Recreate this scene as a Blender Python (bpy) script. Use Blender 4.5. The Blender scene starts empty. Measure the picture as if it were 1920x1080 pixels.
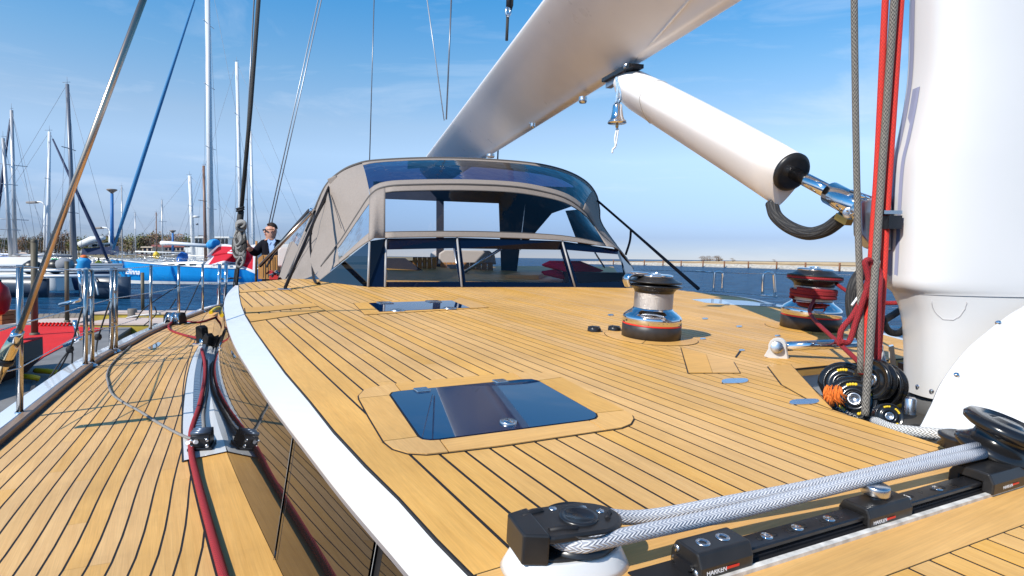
import bpy, bmesh, math, random
from mathutils import Vector, Matrix
random.seed(7)
S = bpy.context.scene
COL = S.collection
R = math.radians
V = Vector

# ------------------------------------------------------------------ camera, world, sun, exposure
F_PX = 1100.0                      # focal length in pixels of the 1920-wide photograph
CAM = V((0, 0, 2.6))               # 2.6 m above the water
PITCH, ROLL = math.atan(57 / F_PX), R(0.7)
Fw = V((0, math.cos(PITCH), -math.sin(PITCH)))
R0 = V((1, 0, 0)); U0 = R0.cross(Fw)
Rt = R0 * math.cos(ROLL) + U0 * math.sin(ROLL)
Up = U0 * math.cos(ROLL) - R0 * math.sin(ROLL)
cd = bpy.data.cameras.new('camera'); cam = bpy.data.objects.new('camera', cd); COL.objects.link(cam)
cd.sensor_width = 36; cd.lens = 36 * F_PX / 1920; cd.clip_start = 0.05; cd.clip_end = 9000
m = Matrix((Rt, Up, -Fw)).transposed().to_4x4(); m.translation = CAM
cam.matrix_world = m
S.camera = cam

SUN_EL = R(41)
SH = V((0.70, 0.71, 0)).normalized()          # direction in which shadows fall
TO_SUN = (-SH * math.cos(SUN_EL) + V((0, 0, math.sin(SUN_EL)))).normalized()
sd_ = bpy.data.lights.new('sun', 'SUN'); sd_.energy = 4.3; sd_.angle = R(0.5); sd_.color = (1.0, 0.95, 0.86)
so = bpy.data.objects.new('sun', sd_); COL.objects.link(so); so.location = (-20, -20, 30)
so.rotation_euler = (-TO_SUN).to_track_quat('-Z', 'Y').to_euler()
W = bpy.data.worlds.new('World'); S.world = W; W.use_nodes = True
nt = W.node_tree; nt.nodes.clear()
wo = nt.nodes.new('ShaderNodeOutputWorld'); bg = nt.nodes.new('ShaderNodeBackground')
sky = nt.nodes.new('ShaderNodeTexSky'); sky.sky_type = 'NISHITA'; sky.sun_disc = False
sky.sun_elevation = SUN_EL; sky.sun_rotation = math.atan2(TO_SUN.x, TO_SUN.y)
sky.air_density = 0.6; sky.dust_density = 0.0; sky.ozone_density = 2.0; sky.altitude = 0
# thin high cirrus mixed into the sky
tc = nt.nodes.new('ShaderNodeTexCoord'); mp = nt.nodes.new('ShaderNodeMapping')
mp.inputs['Rotation'].default_value = (0.2, 0.15, 0.5); mp.inputs['Scale'].default_value = (1.2, 3.5, 9)
nz = nt.nodes.new('ShaderNodeTexNoise'); nz.inputs['Scale'].default_value = 1.6; nz.inputs['Detail'].default_value = 7
nz.inputs['Roughness'].default_value = 0.62; nz.inputs['Distortion'].default_value = 0.6
rp = nt.nodes.new('ShaderNodeValToRGB'); rp.color_ramp.elements[0].position = 0.52; rp.color_ramp.elements[1].position = 0.95
rp.color_ramp.elements[1].color = (0.42, 0.42, 0.42, 1)
mx = nt.nodes.new('ShaderNodeMix'); mx.data_type = 'RGBA'; mx.inputs['B'].default_value = (5.2, 5.5, 6.0, 1)
hs = nt.nodes.new('ShaderNodeMix'); hs.data_type = 'RGBA'; hs.blend_type = 'MULTIPLY'; hs.inputs['Factor'].default_value = 1.0
sxyz = nt.nodes.new('ShaderNodeSeparateXYZ'); gr = nt.nodes.new('ShaderNodeValToRGB')   # colour grade of the whole sky dome by height
nt.links.new(tc.outputs['Generated'], sxyz.inputs[0]); nt.links.new(sxyz.outputs[2], gr.inputs['Fac'])
GR = [(0.0, (.335, .335, .425)), (0.035, (.355, .36, .455)), (0.10, (.78, .74, .73)), (0.16, (1.25, 1.12, .96)), (0.21, (1.30, 1.20, 1.0)), (0.29, (.95, 1.25, 1.16)), (0.41, (.40, 1.24, 1.42)), (1.0, (.30, 1.05, 1.36))]
while len(gr.color_ramp.elements) < len(GR): gr.color_ramp.elements.new(0.5)
for e, (p_, c_) in zip(gr.color_ramp.elements, GR): e.position = p_; e.color = (*c_, 1)
L = nt.links.new
L(tc.outputs['Generated'], mp.inputs['Vector']); L(mp.outputs[0], nz.inputs['Vector']); L(nz.outputs['Fac'], rp.inputs['Fac'])
L(rp.outputs[0], mx.inputs['Factor']); L(sky.outputs[0], hs.inputs['A']); L(gr.outputs[0], hs.inputs['B']); L(hs.outputs['Result'], mx.inputs['A'])
L(mx.outputs['Result'], bg.inputs['Color']); L(bg.outputs[0], wo.inputs['Surface'])
bg.inputs['Strength'].default_value = 0.15
S.view_settings.view_transform = 'Standard'; S.view_settings.look = 'None'
S.view_settings.exposure = 0.4; S.view_settings.gamma = 1.0; S.view_settings.use_curve_mapping = False
S.render.engine = 'CYCLES'
S.cycles.max_bounces = 10; S.cycles.transparent_max_bounces = 16; S.cycles.glossy_bounces = 5
S.cycles.use_denoising = True; S.cycles.caustics_reflective = False; S.cycles.caustics_refractive = False
S.cycles.sample_clamp_indirect = 8

# ------------------------------------------------------------------ measuring: a sight line met with a real surface
def ray(px, py): return Fw + Rt * ((px - 960) / F_PX) + Up * ((540 - py) / F_PX)
def at(px, py, Y):
    r = ray(px, py); return CAM + r * (Y / r.y)
def zp(px, py, z):
    r = ray(px, py); return CAM + r * ((z - CAM.z) / r.z)
AX = ray(290, 404).normalized()                     # along the boat, aft
DN = ray(2886, 545).cross(AX).normalized()
if DN.z < 0: DN = -DN
BX = AX.cross(DN).normalized()
if BX.x < 0: BX = -BX
DECK_D = 0.46
O_D = CAM - DN * DECK_D
def dk(px, py, h=0.0):                              # cabin top
    r = ray(px, py); return CAM + r * ((h - DECK_D) / r.dot(DN))
Z_SIDE = CAM.z - 0.80
def sdk(px, py, h=0.0): return zp(px, py, Z_SIDE + h)  # side deck
def dab(p): q = p - O_D; return q.dot(AX), q.dot(BX)
def dpt(a, b, h=0.0): return O_D + AX * a + BX * b + DN * h

# ------------------------------------------------------------------ materials
MATS = {}
def newmat(name):
    M = bpy.data.materials.new(name); M.use_nodes = True; MATS[name] = M
    return M, M.node_tree, M.node_tree.nodes['Principled BSDF']
def setp(b, **k):
    for n, v in k.items():
        n = n.replace('_', ' ')
        if n in b.inputs: b.inputs[n].default_value = v
def mat(name, col, rough=0.5, metal=0.0, var=0.0, vs=8.0, bump=0.0, bs=60.0, spec=0.5, coat=0.0, ior=1.45, stretch=(1, 1, 1)):
    if name in MATS: return MATS[name]
    M, t, b = newmat(name)
    setp(b, Base_Color=(*col, 1), Roughness=rough, Metallic=metal, IOR=ior, Coat_Weight=coat)
    b.inputs['Specular IOR Level'].default_value = spec
    if var or bump:
        c = t.nodes.new('ShaderNodeTexCoord'); mpn = t.nodes.new('ShaderNodeMapping'); mpn.inputs['Scale'].default_value = stretch
        t.links.new(c.outputs['Object'], mpn.inputs['Vector'])
    if var:
        n = t.nodes.new('ShaderNodeTexNoise'); n.inputs['Scale'].default_value = vs; n.inputs['Detail'].default_value = 6
        rr = t.nodes.new('ShaderNodeValToRGB'); rr.color_ramp.elements[0].position = 0.3; rr.color_ramp.elements[1].position = 0.7
        rr.color_ramp.elements[0].color = (*[x * (1 - var) for x in col], 1); rr.color_ramp.elements[1].color = (*[min(1, x * (1 + var)) for x in col], 1)
        t.links.new(mpn.outputs[0], n.inputs['Vector']); t.links.new(n.outputs['Fac'], rr.inputs['Fac']); t.links.new(rr.outputs[0], b.inputs['Base Color'])
        ra = t.nodes.new('ShaderNodeMapRange'); ra.inputs['To Min'].default_value = max(0, rough - 0.08); ra.inputs['To Max'].default_value = min(1, rough + 0.1)
        t.links.new(n.outputs['Fac'], ra.inputs['Value']); t.links.new(ra.outputs[0], b.inputs['Roughness'])
    if bump:
        n2 = t.nodes.new('ShaderNodeTexNoise'); n2.inputs['Scale'].default_value = bs; n2.inputs['Detail'].default_value = 4
        bp = t.nodes.new('ShaderNodeBump'); bp.inputs['Strength'].default_value = bump; bp.inputs['Distance'].default_value = 0.01
        t.links.new(mpn.outputs[0], n2.inputs['Vector']); t.links.new(n2.outputs['Fac'], bp.inputs['Height']); t.links.new(bp.outputs[0], b.inputs['Normal'])
    return M
def teak(name, light, dark, ang, rough=0.5):
    M, t, b = newmat(name); N = t.nodes.new; K = t.links.new
    c = N('ShaderNodeTexCoord'); mr = N('ShaderNodeMapping'); mr.inputs['Rotation'].default_value = (0, 0, ang)
    ms = N('ShaderNodeMapping'); ms.inputs['Scale'].default_value = (2.2, 55, 55)
    oi = N('ShaderNodeObjectInfo'); cb = N('ShaderNodeCombineXYZ'); mu = N('ShaderNodeMath'); mu.operation = 'MULTIPLY'; mu.inputs[1].default_value = 37
    ad = N('ShaderNodeVectorMath'); ad.operation = 'ADD'
    K(c.outputs['Object'], mr.inputs['Vector']); K(mr.outputs[0], ms.inputs['Vector']); K(oi.outputs['Random'], mu.inputs[0]); K(mu.outputs[0], cb.inputs[0]); K(mu.outputs[0], cb.inputs[2])
    K(ms.outputs[0], ad.inputs[0]); K(cb.outputs[0], ad.inputs[1])
    n1 = N('ShaderNodeTexNoise'); n1.inputs['Scale'].default_value = 1.0; n1.inputs['Detail'].default_value = 9; n1.inputs['Roughness'].default_value = 0.62; n1.inputs['Distortion'].default_value = 0.35
    K(ad.outputs[0], n1.inputs['Vector'])
    r1 = N('ShaderNodeValToRGB'); r1.color_ramp.elements[0].position = 0.28; r1.color_ramp.elements[1].position = 0.72
    r1.color_ramp.elements[0].color = (*dark, 1); r1.color_ramp.elements[1].color = (*light, 1); K(n1.outputs['Fac'], r1.inputs['Fac'])
    n2 = N('ShaderNodeTexNoise'); n2.inputs['Scale'].default_value = 2.3; n2.inputs['Detail'].default_value = 5; K(c.outputs['Object'], n2.inputs['Vector'])
    mr2 = N('ShaderNodeMapRange'); mr2.inputs['From Min'].default_value = 0.3; mr2.inputs['From Max'].default_value = 0.7; mr2.inputs['To Min'].default_value = 0.88; mr2.inputs['To Max'].default_value = 1.1
    K(n2.outputs['Fac'], mr2.inputs['Value'])
    mr3 = N('ShaderNodeMapRange'); mr3.inputs['To Min'].default_value = 0.95; mr3.inputs['To Max'].default_value = 1.04; K(oi.outputs['Random'], mr3.inputs['Value'])
    mm = N('ShaderNodeMath'); mm.operation = 'MULTIPLY'; K(mr2.outputs[0], mm.inputs[0]); K(mr3.outputs[0], mm.inputs[1])
    msf = N('ShaderNodeMapping'); msf.inputs['Scale'].default_value = (7, 300, 300); K(mr.outputs[0], msf.inputs['Vector'])
    n3 = N('ShaderNodeTexNoise'); n3.inputs['Scale'].default_value = 1.0; n3.inputs['Detail'].default_value = 4; K(msf.outputs[0], n3.inputs['Vector'])
    mr6 = N('ShaderNodeMapRange'); mr6.inputs['From Min'].default_value = 0.3; mr6.inputs['From Max'].default_value = 0.7; mr6.inputs['To Min'].default_value = 0.92; mr6.inputs['To Max'].default_value = 1.08; K(n3.outputs['Fac'], mr6.inputs['Value'])
    n4 = N('ShaderNodeTexNoise'); n4.inputs['Scale'].default_value = 11; n4.inputs['Detail'].default_value = 8; n4.inputs['Roughness'].default_value = 0.7; K(c.outputs['Object'], n4.inputs['Vector'])
    mr7 = N('ShaderNodeMapRange'); mr7.inputs['From Min'].default_value = 0.28; mr7.inputs['From Max'].default_value = 0.5; mr7.inputs['To Min'].default_value = 0.93; mr7.inputs['To Max'].default_value = 1.0; K(n4.outputs['Fac'], mr7.inputs['Value'])
    m8 = N('ShaderNodeMath'); m8.operation = 'MULTIPLY'; K(mr6.outputs[0], m8.inputs[0]); K(mr7.outputs[0], m8.inputs[1])
    m9 = N('ShaderNodeMath'); m9.operation = 'MULTIPLY'; K(mm.outputs[0], m9.inputs[0]); K(m8.outputs[0], m9.inputs[1]); mm = m9
    h = N('ShaderNodeHueSaturation'); K(r1.outputs[0], h.inputs['Color']); K(mm.outputs[0], h.inputs['Value'])
    mr4 = N('ShaderNodeMapRange'); mr4.inputs['To Min'].default_value = 0.92; mr4.inputs['To Max'].default_value = 1.04
    m5 = N('ShaderNodeMath'); m5.operation = 'FRACT'; m6 = N('ShaderNodeMath'); m6.operation = 'MULTIPLY'; m6.inputs[1].default_value = 7.3
    K(oi.outputs['Random'], m6.inputs[0]); K(m6.outputs[0], m5.inputs[0]); K(m5.outputs[0], mr4.inputs['Value']); K(mr4.outputs[0], h.inputs['Saturation'])
    K(h.outputs[0], b.inputs['Base Color'])
    bp = N('ShaderNodeBump'); bp.inputs['Strength'].default_value = 0.25; bp.inputs['Distance'].default_value = 0.002; K(n1.outputs['Fac'], bp.inputs['Height']); K(bp.outputs[0], b.inputs['Normal'])
    setp(b, Roughness=rough); b.inputs['Specular IOR Level'].default_value = 0.35
    return M
def rope_mat(name, c1, c2, per=90.0, fleck=0.5, along=1.0):
    """braided cover: strands crossing on the tube's own (round, along) coordinates"""
    M, t, b = newmat(name); N = t.nodes.new; K = t.links.new
    uv = N('ShaderNodeUVMap'); sx = N('ShaderNodeSeparateXYZ'); K(uv.outputs[0], sx.inputs[0])
    def math_(op, a, c=None):
        n = N('ShaderNodeMath'); n.operation = op
        for i, v in enumerate((a, c)):
            if v is None: continue
            if hasattr(v, 'links'): K(v, n.inputs[i])
            else: n.inputs[i].default_value = v
        return n.outputs[0]
    fr = math_('FRACT', math_('MULTIPLY', sx.outputs[0], 7)); tri = math_('MULTIPLY', math_('ABSOLUTE', math_('SUBTRACT', fr, 0.5)), 2.0)
    v = math_('MULTIPLY', sx.outputs[1], per * along)
    h1 = math_('SINE', math_('MULTIPLY', math_('ADD', v, math_('MULTIPLY', tri, 1.1)), 2 * math.pi))
    rr = N('ShaderNodeValToRGB'); rr.color_ramp.elements[0].position = fleck - 0.12; rr.color_ramp.elements[1].position = fleck + 0.12
    rr.color_ramp.elements[0].color = (*c2, 1); rr.color_ramp.elements[1].color = (*c1, 1)
    mrg = N('ShaderNodeMapRange'); mrg.inputs['From Min'].default_value = -1; K(h1, mrg.inputs['Value'])
    nn = N('ShaderNodeTexNoise'); nn.inputs['Scale'].default_value = 140; c = N('ShaderNodeTexCoord'); K(c.outputs['Object'], nn.inputs['Vector'])
    ad = math_('ADD', mrg.outputs[0], math_('MULTIPLY', math_('SUBTRACT', nn.outputs['Fac'], 0.5), 1.1))
    K(ad, rr.inputs['Fac']); K(rr.outputs[0], b.inputs['Base Color'])
    bp = N('ShaderNodeBump'); bp.inputs['Strength'].default_value = 0.7; bp.inputs['Distance'].default_value = 0.002; K(mrg.outputs[0], bp.inputs['Height']); K(bp.outputs[0], b.inputs['Normal'])
    setp(b, Roughness=0.75)
    return M
def glass(name, tint, refl=1.5, trans=0.85, rough=0.0, wav=0.0):
    """thin sheet: tinted see-through plus a mirror reflection that grows at grazing angles"""
    M = bpy.data.materials.new(name); M.use_nodes = True; MATS[name] = M; t = M.node_tree; t.nodes.clear(); N = t.nodes.new; K = t.links.new
    o = N('ShaderNodeOutputMaterial'); tr = N('ShaderNodeBsdfTransparent'); tr.inputs[0].default_value = (*tint, 1)
    gl = N('ShaderNodeBsdfGlossy'); gl.inputs['Roughness'].default_value = rough; gl.inputs[0].default_value = (1, 1, 1, 1)
    fr = N('ShaderNodeFresnel'); fr.inputs['IOR'].default_value = refl; mxn = N('ShaderNodeMixShader')
    K(fr.outputs[0], mxn.inputs[0]); K(tr.outputs[0], mxn.inputs[1]); K(gl.outputs[0], mxn.inputs[2]); K(mxn.outputs[0], o.inputs[0])
    if wav:
        c = N('ShaderNodeTexCoord'); n = N('ShaderNodeTexNoise'); n.inputs['Scale'].default_value = 7; K(c.outputs['Object'], n.inputs['Vector'])
        bp = N('ShaderNodeBump'); bp.inputs['Strength'].default_value = wav; bp.inputs['Distance'].default_value = 0.02; K(n.outputs['Fac'], bp.inputs['Height'])
        K(bp.outputs[0], gl.inputs['Normal']); K(bp.outputs[0], fr.inputs['Normal'])
    return M
ANG = -math.atan2(AX.y, AX.x)
M_TEAK = teak('teak_cabin_top', (0.73, 0.41, 0.115), (0.635, 0.335, 0.083), ANG)
M_TEAK2 = teak('teak_side_deck', (0.72, 0.42, 0.145), (0.62, 0.34, 0.105), ANG)
M_TEAKT = teak('teak_cross_grain', (0.73, 0.40, 0.105), (0.625, 0.325, 0.075), ANG + math.pi / 2)
M_TEAKD = teak('teak_dark_rail', (0.36, 0.235, 0.15), (0.24, 0.15, 0.09), ANG, 0.4)
M_CAULK = mat('black_caulking', (0.012, 0.011, 0.012), 0.6)
M_WHITE = mat('white_gelcoat', (0.68, 0.68, 0.675), 0.22, var=0.02, vs=3, coat=0.3)
M_RAILW = mat('glossy_white_bulwark', (0.78, 0.80, 0.82), 0.12, coat=0.6)
M_BOOMW = mat('pearl_white_paint', (0.88, 0.84, 0.815), 0.3, var=0.02, vs=4, coat=0.15)
M_MASTW = mat('white_mast_paint', (0.655, 0.645, 0.638), 0.38, var=0.015, vs=3, coat=0.2)
M_DGLASS = mat('dark_side_glass', (0.010, 0.009, 0.009), 0.015, ior=1.62, spec=0.5)
M_HGLASS = mat('hatch_glass_sky_tint', (0.001, 0.016, 0.062), 0.02, ior=1.85, spec=0.6)  # part of the sky reflection is painted in as blue base colour
M_FRIT = mat('black_glass_border', (0.002, 0.007, 0.026), 0.04, ior=1.4, spec=0.35)
M_CHROME = mat('polished_steel', (0.74, 0.73, 0.73), 0.07, 1.0)
M_STAN = mat('stanchion_steel', (0.50, 0.47, 0.44), 0.16, 1.0)
M_STEEL = mat('brushed_steel', (0.62, 0.62, 0.63), 0.26, 1.0, var=0.08, vs=30)
M_WARMROD = mat('polished_rod', (0.66, 0.47, 0.34), 0.28, 1.0)  # steel; warm reflection of the deck painted into the metal colour
M_DRUM = mat('pebbled_drum_alloy', (0.50, 0.46, 0.43), 0.42, 0.85, bump=0.5, bs=330)
M_BLACK = mat('black_anodised', (0.014, 0.014, 0.016), 0.28, var=0.3, vs=25, spec=0.6)
M_BLACKP = mat('black_plastic', (0.018, 0.017, 0.017), 0.34, var=0.25, vs=30)
M_BLACKG = mat('black_gloss', (0.010, 0.010, 0.011), 0.2, coat=0.25)
M_RUBBER = mat('winch_black_base', (0.030, 0.026, 0.025), 0.42, var=0.2, vs=40)
M_REDST = mat('red_stripe', (0.72, 0.03, 0.02), 0.35)
M_WSTRIP = mat('worn_white_strip', (0.62, 0.59, 0.54), 0.6, var=0.3, vs=45)
M_CANVAS = mat('taupe_canvas', (0.272, 0.230, 0.200), 0.85, var=0.07, vs=60, bump=0.35, bs=5)
M_CANVASD = mat('dark_taupe_piping', (0.10, 0.09, 0.085), 0.8)
M_WEB = mat('navy_webbing', (0.012, 0.013, 0.02), 0.7)
M_VINYL = glass('clear_vinyl_window', (0.84, 0.88, 0.94), 1.42, wav=0.35)
M_ROOFV = glass('tinted_roof_window', (0.06, 0.085, 0.20), 1.38, wav=0.3)
M_WIN = glass('tinted_windscreen', (0.84, 0.83, 0.85), 1.38)
M_WINB = glass('dark_side_pane', (0.05, 0.07, 0.12), 1.9)
M_YEL = mat('yellow_markings', (0.75, 0.50, 0.02), 0.5)
M_WPRINT = mat('white_print', (0.75, 0.76, 0.78), 0.5)
M_GREYROPE = rope_mat('silver_braid', (0.66, 0.66, 0.67), (0.34, 0.355, 0.41), 125, 0.40)
M_WROPE = rope_mat('white_braid', (0.74, 0.73, 0.70), (0.25, 0.24, 0.22), 95, 0.36)
M_HAL = rope_mat('grey_fleck_halyard', (0.30, 0.27, 0.23), (0.045, 0.04, 0.035), 75, 0.52)
M_REDR = rope_mat('red_halyard', (0.80, 0.040, 0.025), (0.46, 0.022, 0.016), 75, 0.42)
M_DRED = rope_mat('dark_red_sheet', (0.44, 0.018, 0.026), (0.14, 0.008, 0.012), 80, 0.5)
M_GRR = rope_mat('grey_line', (0.38, 0.37, 0.35), (0.15, 0.14, 0.13), 120, 0.45)
M_DKR = rope_mat('charcoal_line', (0.06, 0.055, 0.05), (0.02, 0.018, 0.016), 120, 0.5)
M_BLKR = mat('black_cord', (0.012, 0.012, 0.014), 0.7)
M_WIRE = mat('rigging_wire', (0.20, 0.21, 0.23), 0.35, 0.6)
M_LWIRE = mat('light_rigging_wire', (0.42, 0.43, 0.45), 0.4, 0.5)

# ------------------------------------------------------------------ objects
ORG = {}
def thing(name, label, cat, loc=(0, 0, 0), group=None, kind=None):
    o = bpy.data.objects.new(name, None); COL.objects.link(o); o.location = loc; o.empty_display_size = 0.1
    ORG[o.name] = V(loc); tag(o, label, cat, group, kind); return o
def tag(o, label=None, cat=None, group=None, kind=None):
    if label: o['label'] = label
    if cat: o['category'] = cat
    if group: o['group'] = group
    if kind: o['kind'] = kind
    return o
class MB:
    """collects world-space geometry for ONE mesh object"""
    def __init__(s): s.v = []; s.f = []; s.mi = []; s.uv = {}; s.cur = 0; s.sm = []; s.smooth = False
    def face(s, idx, smooth=None):
        s.f.append(tuple(idx)); s.mi.append(s.cur); s.sm.append(s.smooth if smooth is None else smooth); return len(s.f) - 1
    def add(s, pts): n = len(s.v); s.v += [V(p) for p in pts]; return list(range(n, n + len(pts)))
    def poly(s, pts): s.face(s.add(pts)); return s
    def prism(s, pts, d):
        """slab: the polygon plus the same polygon moved by d"""
        a = s.add(pts); b = s.add([V(p) + d for p in pts]); n = len(pts)
        s.face(a, False); s.face(b[::-1], False)
        for i in range(n): s.face((a[i], b[i], b[(i + 1) % n], a[(i + 1) % n]), False)
        return s
    def box(s, c, x, y, z):
        c, x, y, z = V(c), V(x), V(y), V(z)
        p = [c + x * i + y * j + z * k for k in (-1, 1) for j in (-1, 1) for i in (-1, 1)]
        q = s.add(p)
        for fa in ((0, 1, 3, 2), (4, 6, 7, 5), (0, 4, 5, 1), (2, 3, 7, 6), (0, 2, 6, 4), (1, 5, 7, 3)): s.face([q[i] for i in fa], False)
        return s
    def tube(s, pts, r, n=8, cap=True, closed=False, aspect=1.0):
        pts = [V(p) for p in pts]; m_ = len(pts); rr = r if isinstance(r, (list, tuple)) else [r] * m_
        t0 = (pts[1] - pts[0]).normalized(); up = V((0, 0, 1)) if abs(t0.z) < 0.9 else V((1, 0, 0))
        nrm = (up - t0 * up.dot(t0)).normalized(); rings = []; ln = 0; lens = []
        for i, p in enumerate(pts):
            if closed: t = (pts[(i + 1) % m_] - pts[i - 1]).normalized()
            else: t = (pts[min(i + 1, m_ - 1)] - pts[max(i - 1, 0)]).normalized()
            nrm = (nrm - t * nrm.dot(t)).normalized(); bi = t.cross(nrm)
            if i: ln += (p - pts[i - 1]).length
            lens.append(ln)
            rings.append(s.add([p + (nrm * math.cos(2 * math.pi * k / n) + bi * math.sin(2 * math.pi * k / n) * aspect) * rr[i] for k in range(n)]))
        for i in range(m_ if closed else m_ - 1):
            A, B = rings[i], rings[(i + 1) % m_]
            l2 = lens[i + 1] if i + 1 < m_ else ln + (pts[0] - pts[-1]).length
            for k in range(n):
                fi = s.face((A[k], A[(k + 1) % n], B[(k + 1) % n], B[k]), True)
                s.uv[fi] = ((k / n, lens[i]), ((k + 1) / n, lens[i]), ((k + 1) / n, l2), (k / n, l2))
        if cap and not closed: s.face(rings[0][::-1], False); s.face(rings[-1], False)
        return s
    def loft(s, rings, closed=True, cap=False, smooth=True):
        ids = [s.add(r) for r in rings]; n = len(ids[0])
        for A, B in zip(ids, ids[1:]):
            for k in range(n if closed else n - 1): s.face((A[k], A[(k + 1) % n], B[(k + 1) % n], B[k]), smooth)
        if cap: s.face(ids[0][::-1], False); s.face(ids[-1], False)
        return s
    def lathe(s, prof, c, ax, n=40, smooth=True):
        ax = V(ax).normalized(); u = ax.cross(V((0.3, 1, 0.1))).normalized(); w = ax.cross(u)
        return s.loft([[V(c) + ax * h + (u * math.cos(2 * math.pi * k / n) + w * math.sin(2 * math.pi * k / n)) * r for k in range(n)] for h, r in prof], True, False, smooth)
    def build(s, name, mats, parent=None, label=None, bevel=0.0, seg=2, auto=None):
        me = bpy.data.meshes.new(name); off = ORG.get(parent.name, V()) if parent else V()
        me.from_pydata([tuple(p - off) for p in s.v], [], s.f)
        for M in (mats if isinstance(mats, (list, tuple)) else [mats]): me.materials.append(M)
        me.polygons.foreach_set('material_index', s.mi); me.polygons.foreach_set('use_smooth', s.sm)
        if s.uv:
            ul = me.uv_layers.new(name='UVMap')
            for fi, c in s.uv.items():
                for li, q in zip(me.polygons[fi].loop_indices, c): ul.data[li].uv = q
        me.update()
        bm = bmesh.new(); bm.from_mesh(me); bmesh.ops.recalc_face_normals(bm, faces=bm.faces); bm.to_mesh(me); bm.free()
        o = bpy.data.objects.new(name, me); COL.objects.link(o)
        if parent: o.parent = parent; ORG[o.name] = off
        if label: o['label'] = label
        if bevel:
            bv = o.modifiers.new('bevel', 'BEVEL'); bv.width = bevel; bv.segments = seg; bv.limit_method = 'ANGLE'; bv.angle_limit = R(35)
        return o
def smooth_line(pts, k=6):
    """Catmull-Rom through the points"""
    pts = [V(p) for p in pts]; P = [pts[0] * 2 - pts[1]] + pts + [pts[-1] * 2 - pts[-2]]; out = []
    for i in range(1, len(P) - 2):
        a, b, c, d = P[i - 1:i + 3]
        for j in range(k):
            t = j / k
            out.append(0.5 * ((2 * b) + (c - a) * t + (2 * a - 5 * b + 4 * c - d) * t * t + (3 * b - a - 3 * c + d) * t ** 3))
    out.append(pts[-1]); return out
def resample(pts, n):
    pts = [V(p) for p in pts]; L_ = [0]
    for a, b in zip(pts, pts[1:]): L_.append(L_[-1] + (b - a).length)
    out = []; j = 0
    for i in range(n):
        d = L_[-1] * i / (n - 1)
        while j < len(pts) - 2 and L_[j + 1] < d: j += 1
        out.append(pts[j].lerp(pts[j + 1], (d - L_[j]) / max(1e-9, L_[j + 1] - L_[j])))
    return out
def cable(name, pts, r, M, label=None, cat=None, group=None, parent=None, n=8, k=6):
    o = MB().tube(smooth_line(pts, k) if k > 1 and len(pts) > 2 else pts, r, n).build(name, M, parent)
    if cat: tag(o, label, cat, group)
    return o
def text(s, size, M, o_, x_, n_, parent, name='lettering', shear=0.0, bold=0.0):
    cu = bpy.data.curves.new(name, 'FONT'); cu.body = s; cu.size = size; cu.extrude = size * 0.01; cu.shear = shear; cu.offset = bold
    tmp = bpy.data.objects.new('tmp_text', cu); COL.objects.link(tmp); bpy.context.view_layer.update()
    me = bpy.data.meshes.new_from_object(tmp.evaluated_get(bpy.context.evaluated_depsgraph_get())); bpy.data.objects.remove(tmp)
    me.materials.clear(); me.materials.append(M); ob = bpy.data.objects.new(name, me); COL.objects.link(ob)
    x_ = V(x_).normalized(); n_ = V(n_).normalized(); n_ = (n_ - x_ * n_.dot(x_)).normalized(); y_ = n_.cross(x_)
    mm = Matrix((x_, y_, n_)).transposed().to_4x4(); off = ORG.get(parent.name, V()) if parent else V(); mm.translation = V(o_) - off
    ob.parent = parent; ob.matrix_basis = mm; return ob
def copy_tree(o, parent=None):
    c = o.copy(); COL.objects.link(c); c.parent = parent
    for ch in list(o.children): copy_tree(ch, c)
    return c
def inset2(poly, e):
    """move every edge of a 2-D polygon inwards by e"""
    n = len(poly); ar = sum(poly[i][0] * poly[(i + 1) % n][1] - poly[(i + 1) % n][0] * poly[i][1] for i in range(n)); sg = 1 if ar > 0 else -1
    out = []
    for i in range(n):
        p0, p1, p2 = V(poly[i - 1]).to_2d(), V(poly[i]).to_2d(), V(poly[(i + 1) % n]).to_2d()
        d1 = (p1 - p0); d2 = (p2 - p1)
        if d1.length < 1e-7 or d2.length < 1e-7: out.append(tuple(p1)); continue
        d1.normalize(); d2.normalize(); n1 = V((-d1.y, d1.x)).to_2d() * sg; n2 = V((-d2.y, d2.x)).to_2d() * sg
        b = n1 + n2; k = max(0.35, 1 + n1.dot(n2)); out.append(tuple(p1 + b * (e / k)))
    return out
def clip_half(poly, ax, lim, keep_gt):
    out = []; n = len(poly)
    for i in range(n):
        p, q = poly[i], poly[(i + 1) % n]; ip = (p[ax] >= lim) == keep_gt; iq = (q[ax] >= lim) == keep_gt
        if ip: out.append(p)
        if ip != iq:
            t = (lim - p[ax]) / (q[ax] - p[ax]); out.append((p[0] + (q[0] - p[0]) * t, p[1] + (q[1] - p[1]) * t))
    return out
def clip_strip(poly, ax, lo, hi):
    p = clip_half(poly, ax, lo, True)
    return clip_half(p, ax, hi, False) if len(p) > 2 else []
def area2(p): return abs(sum(p[i][0] * p[(i + 1) % len(p)][1] - p[(i + 1) % len(p)][0] * p[i][1] for i in range(len(p)))) / 2

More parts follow.
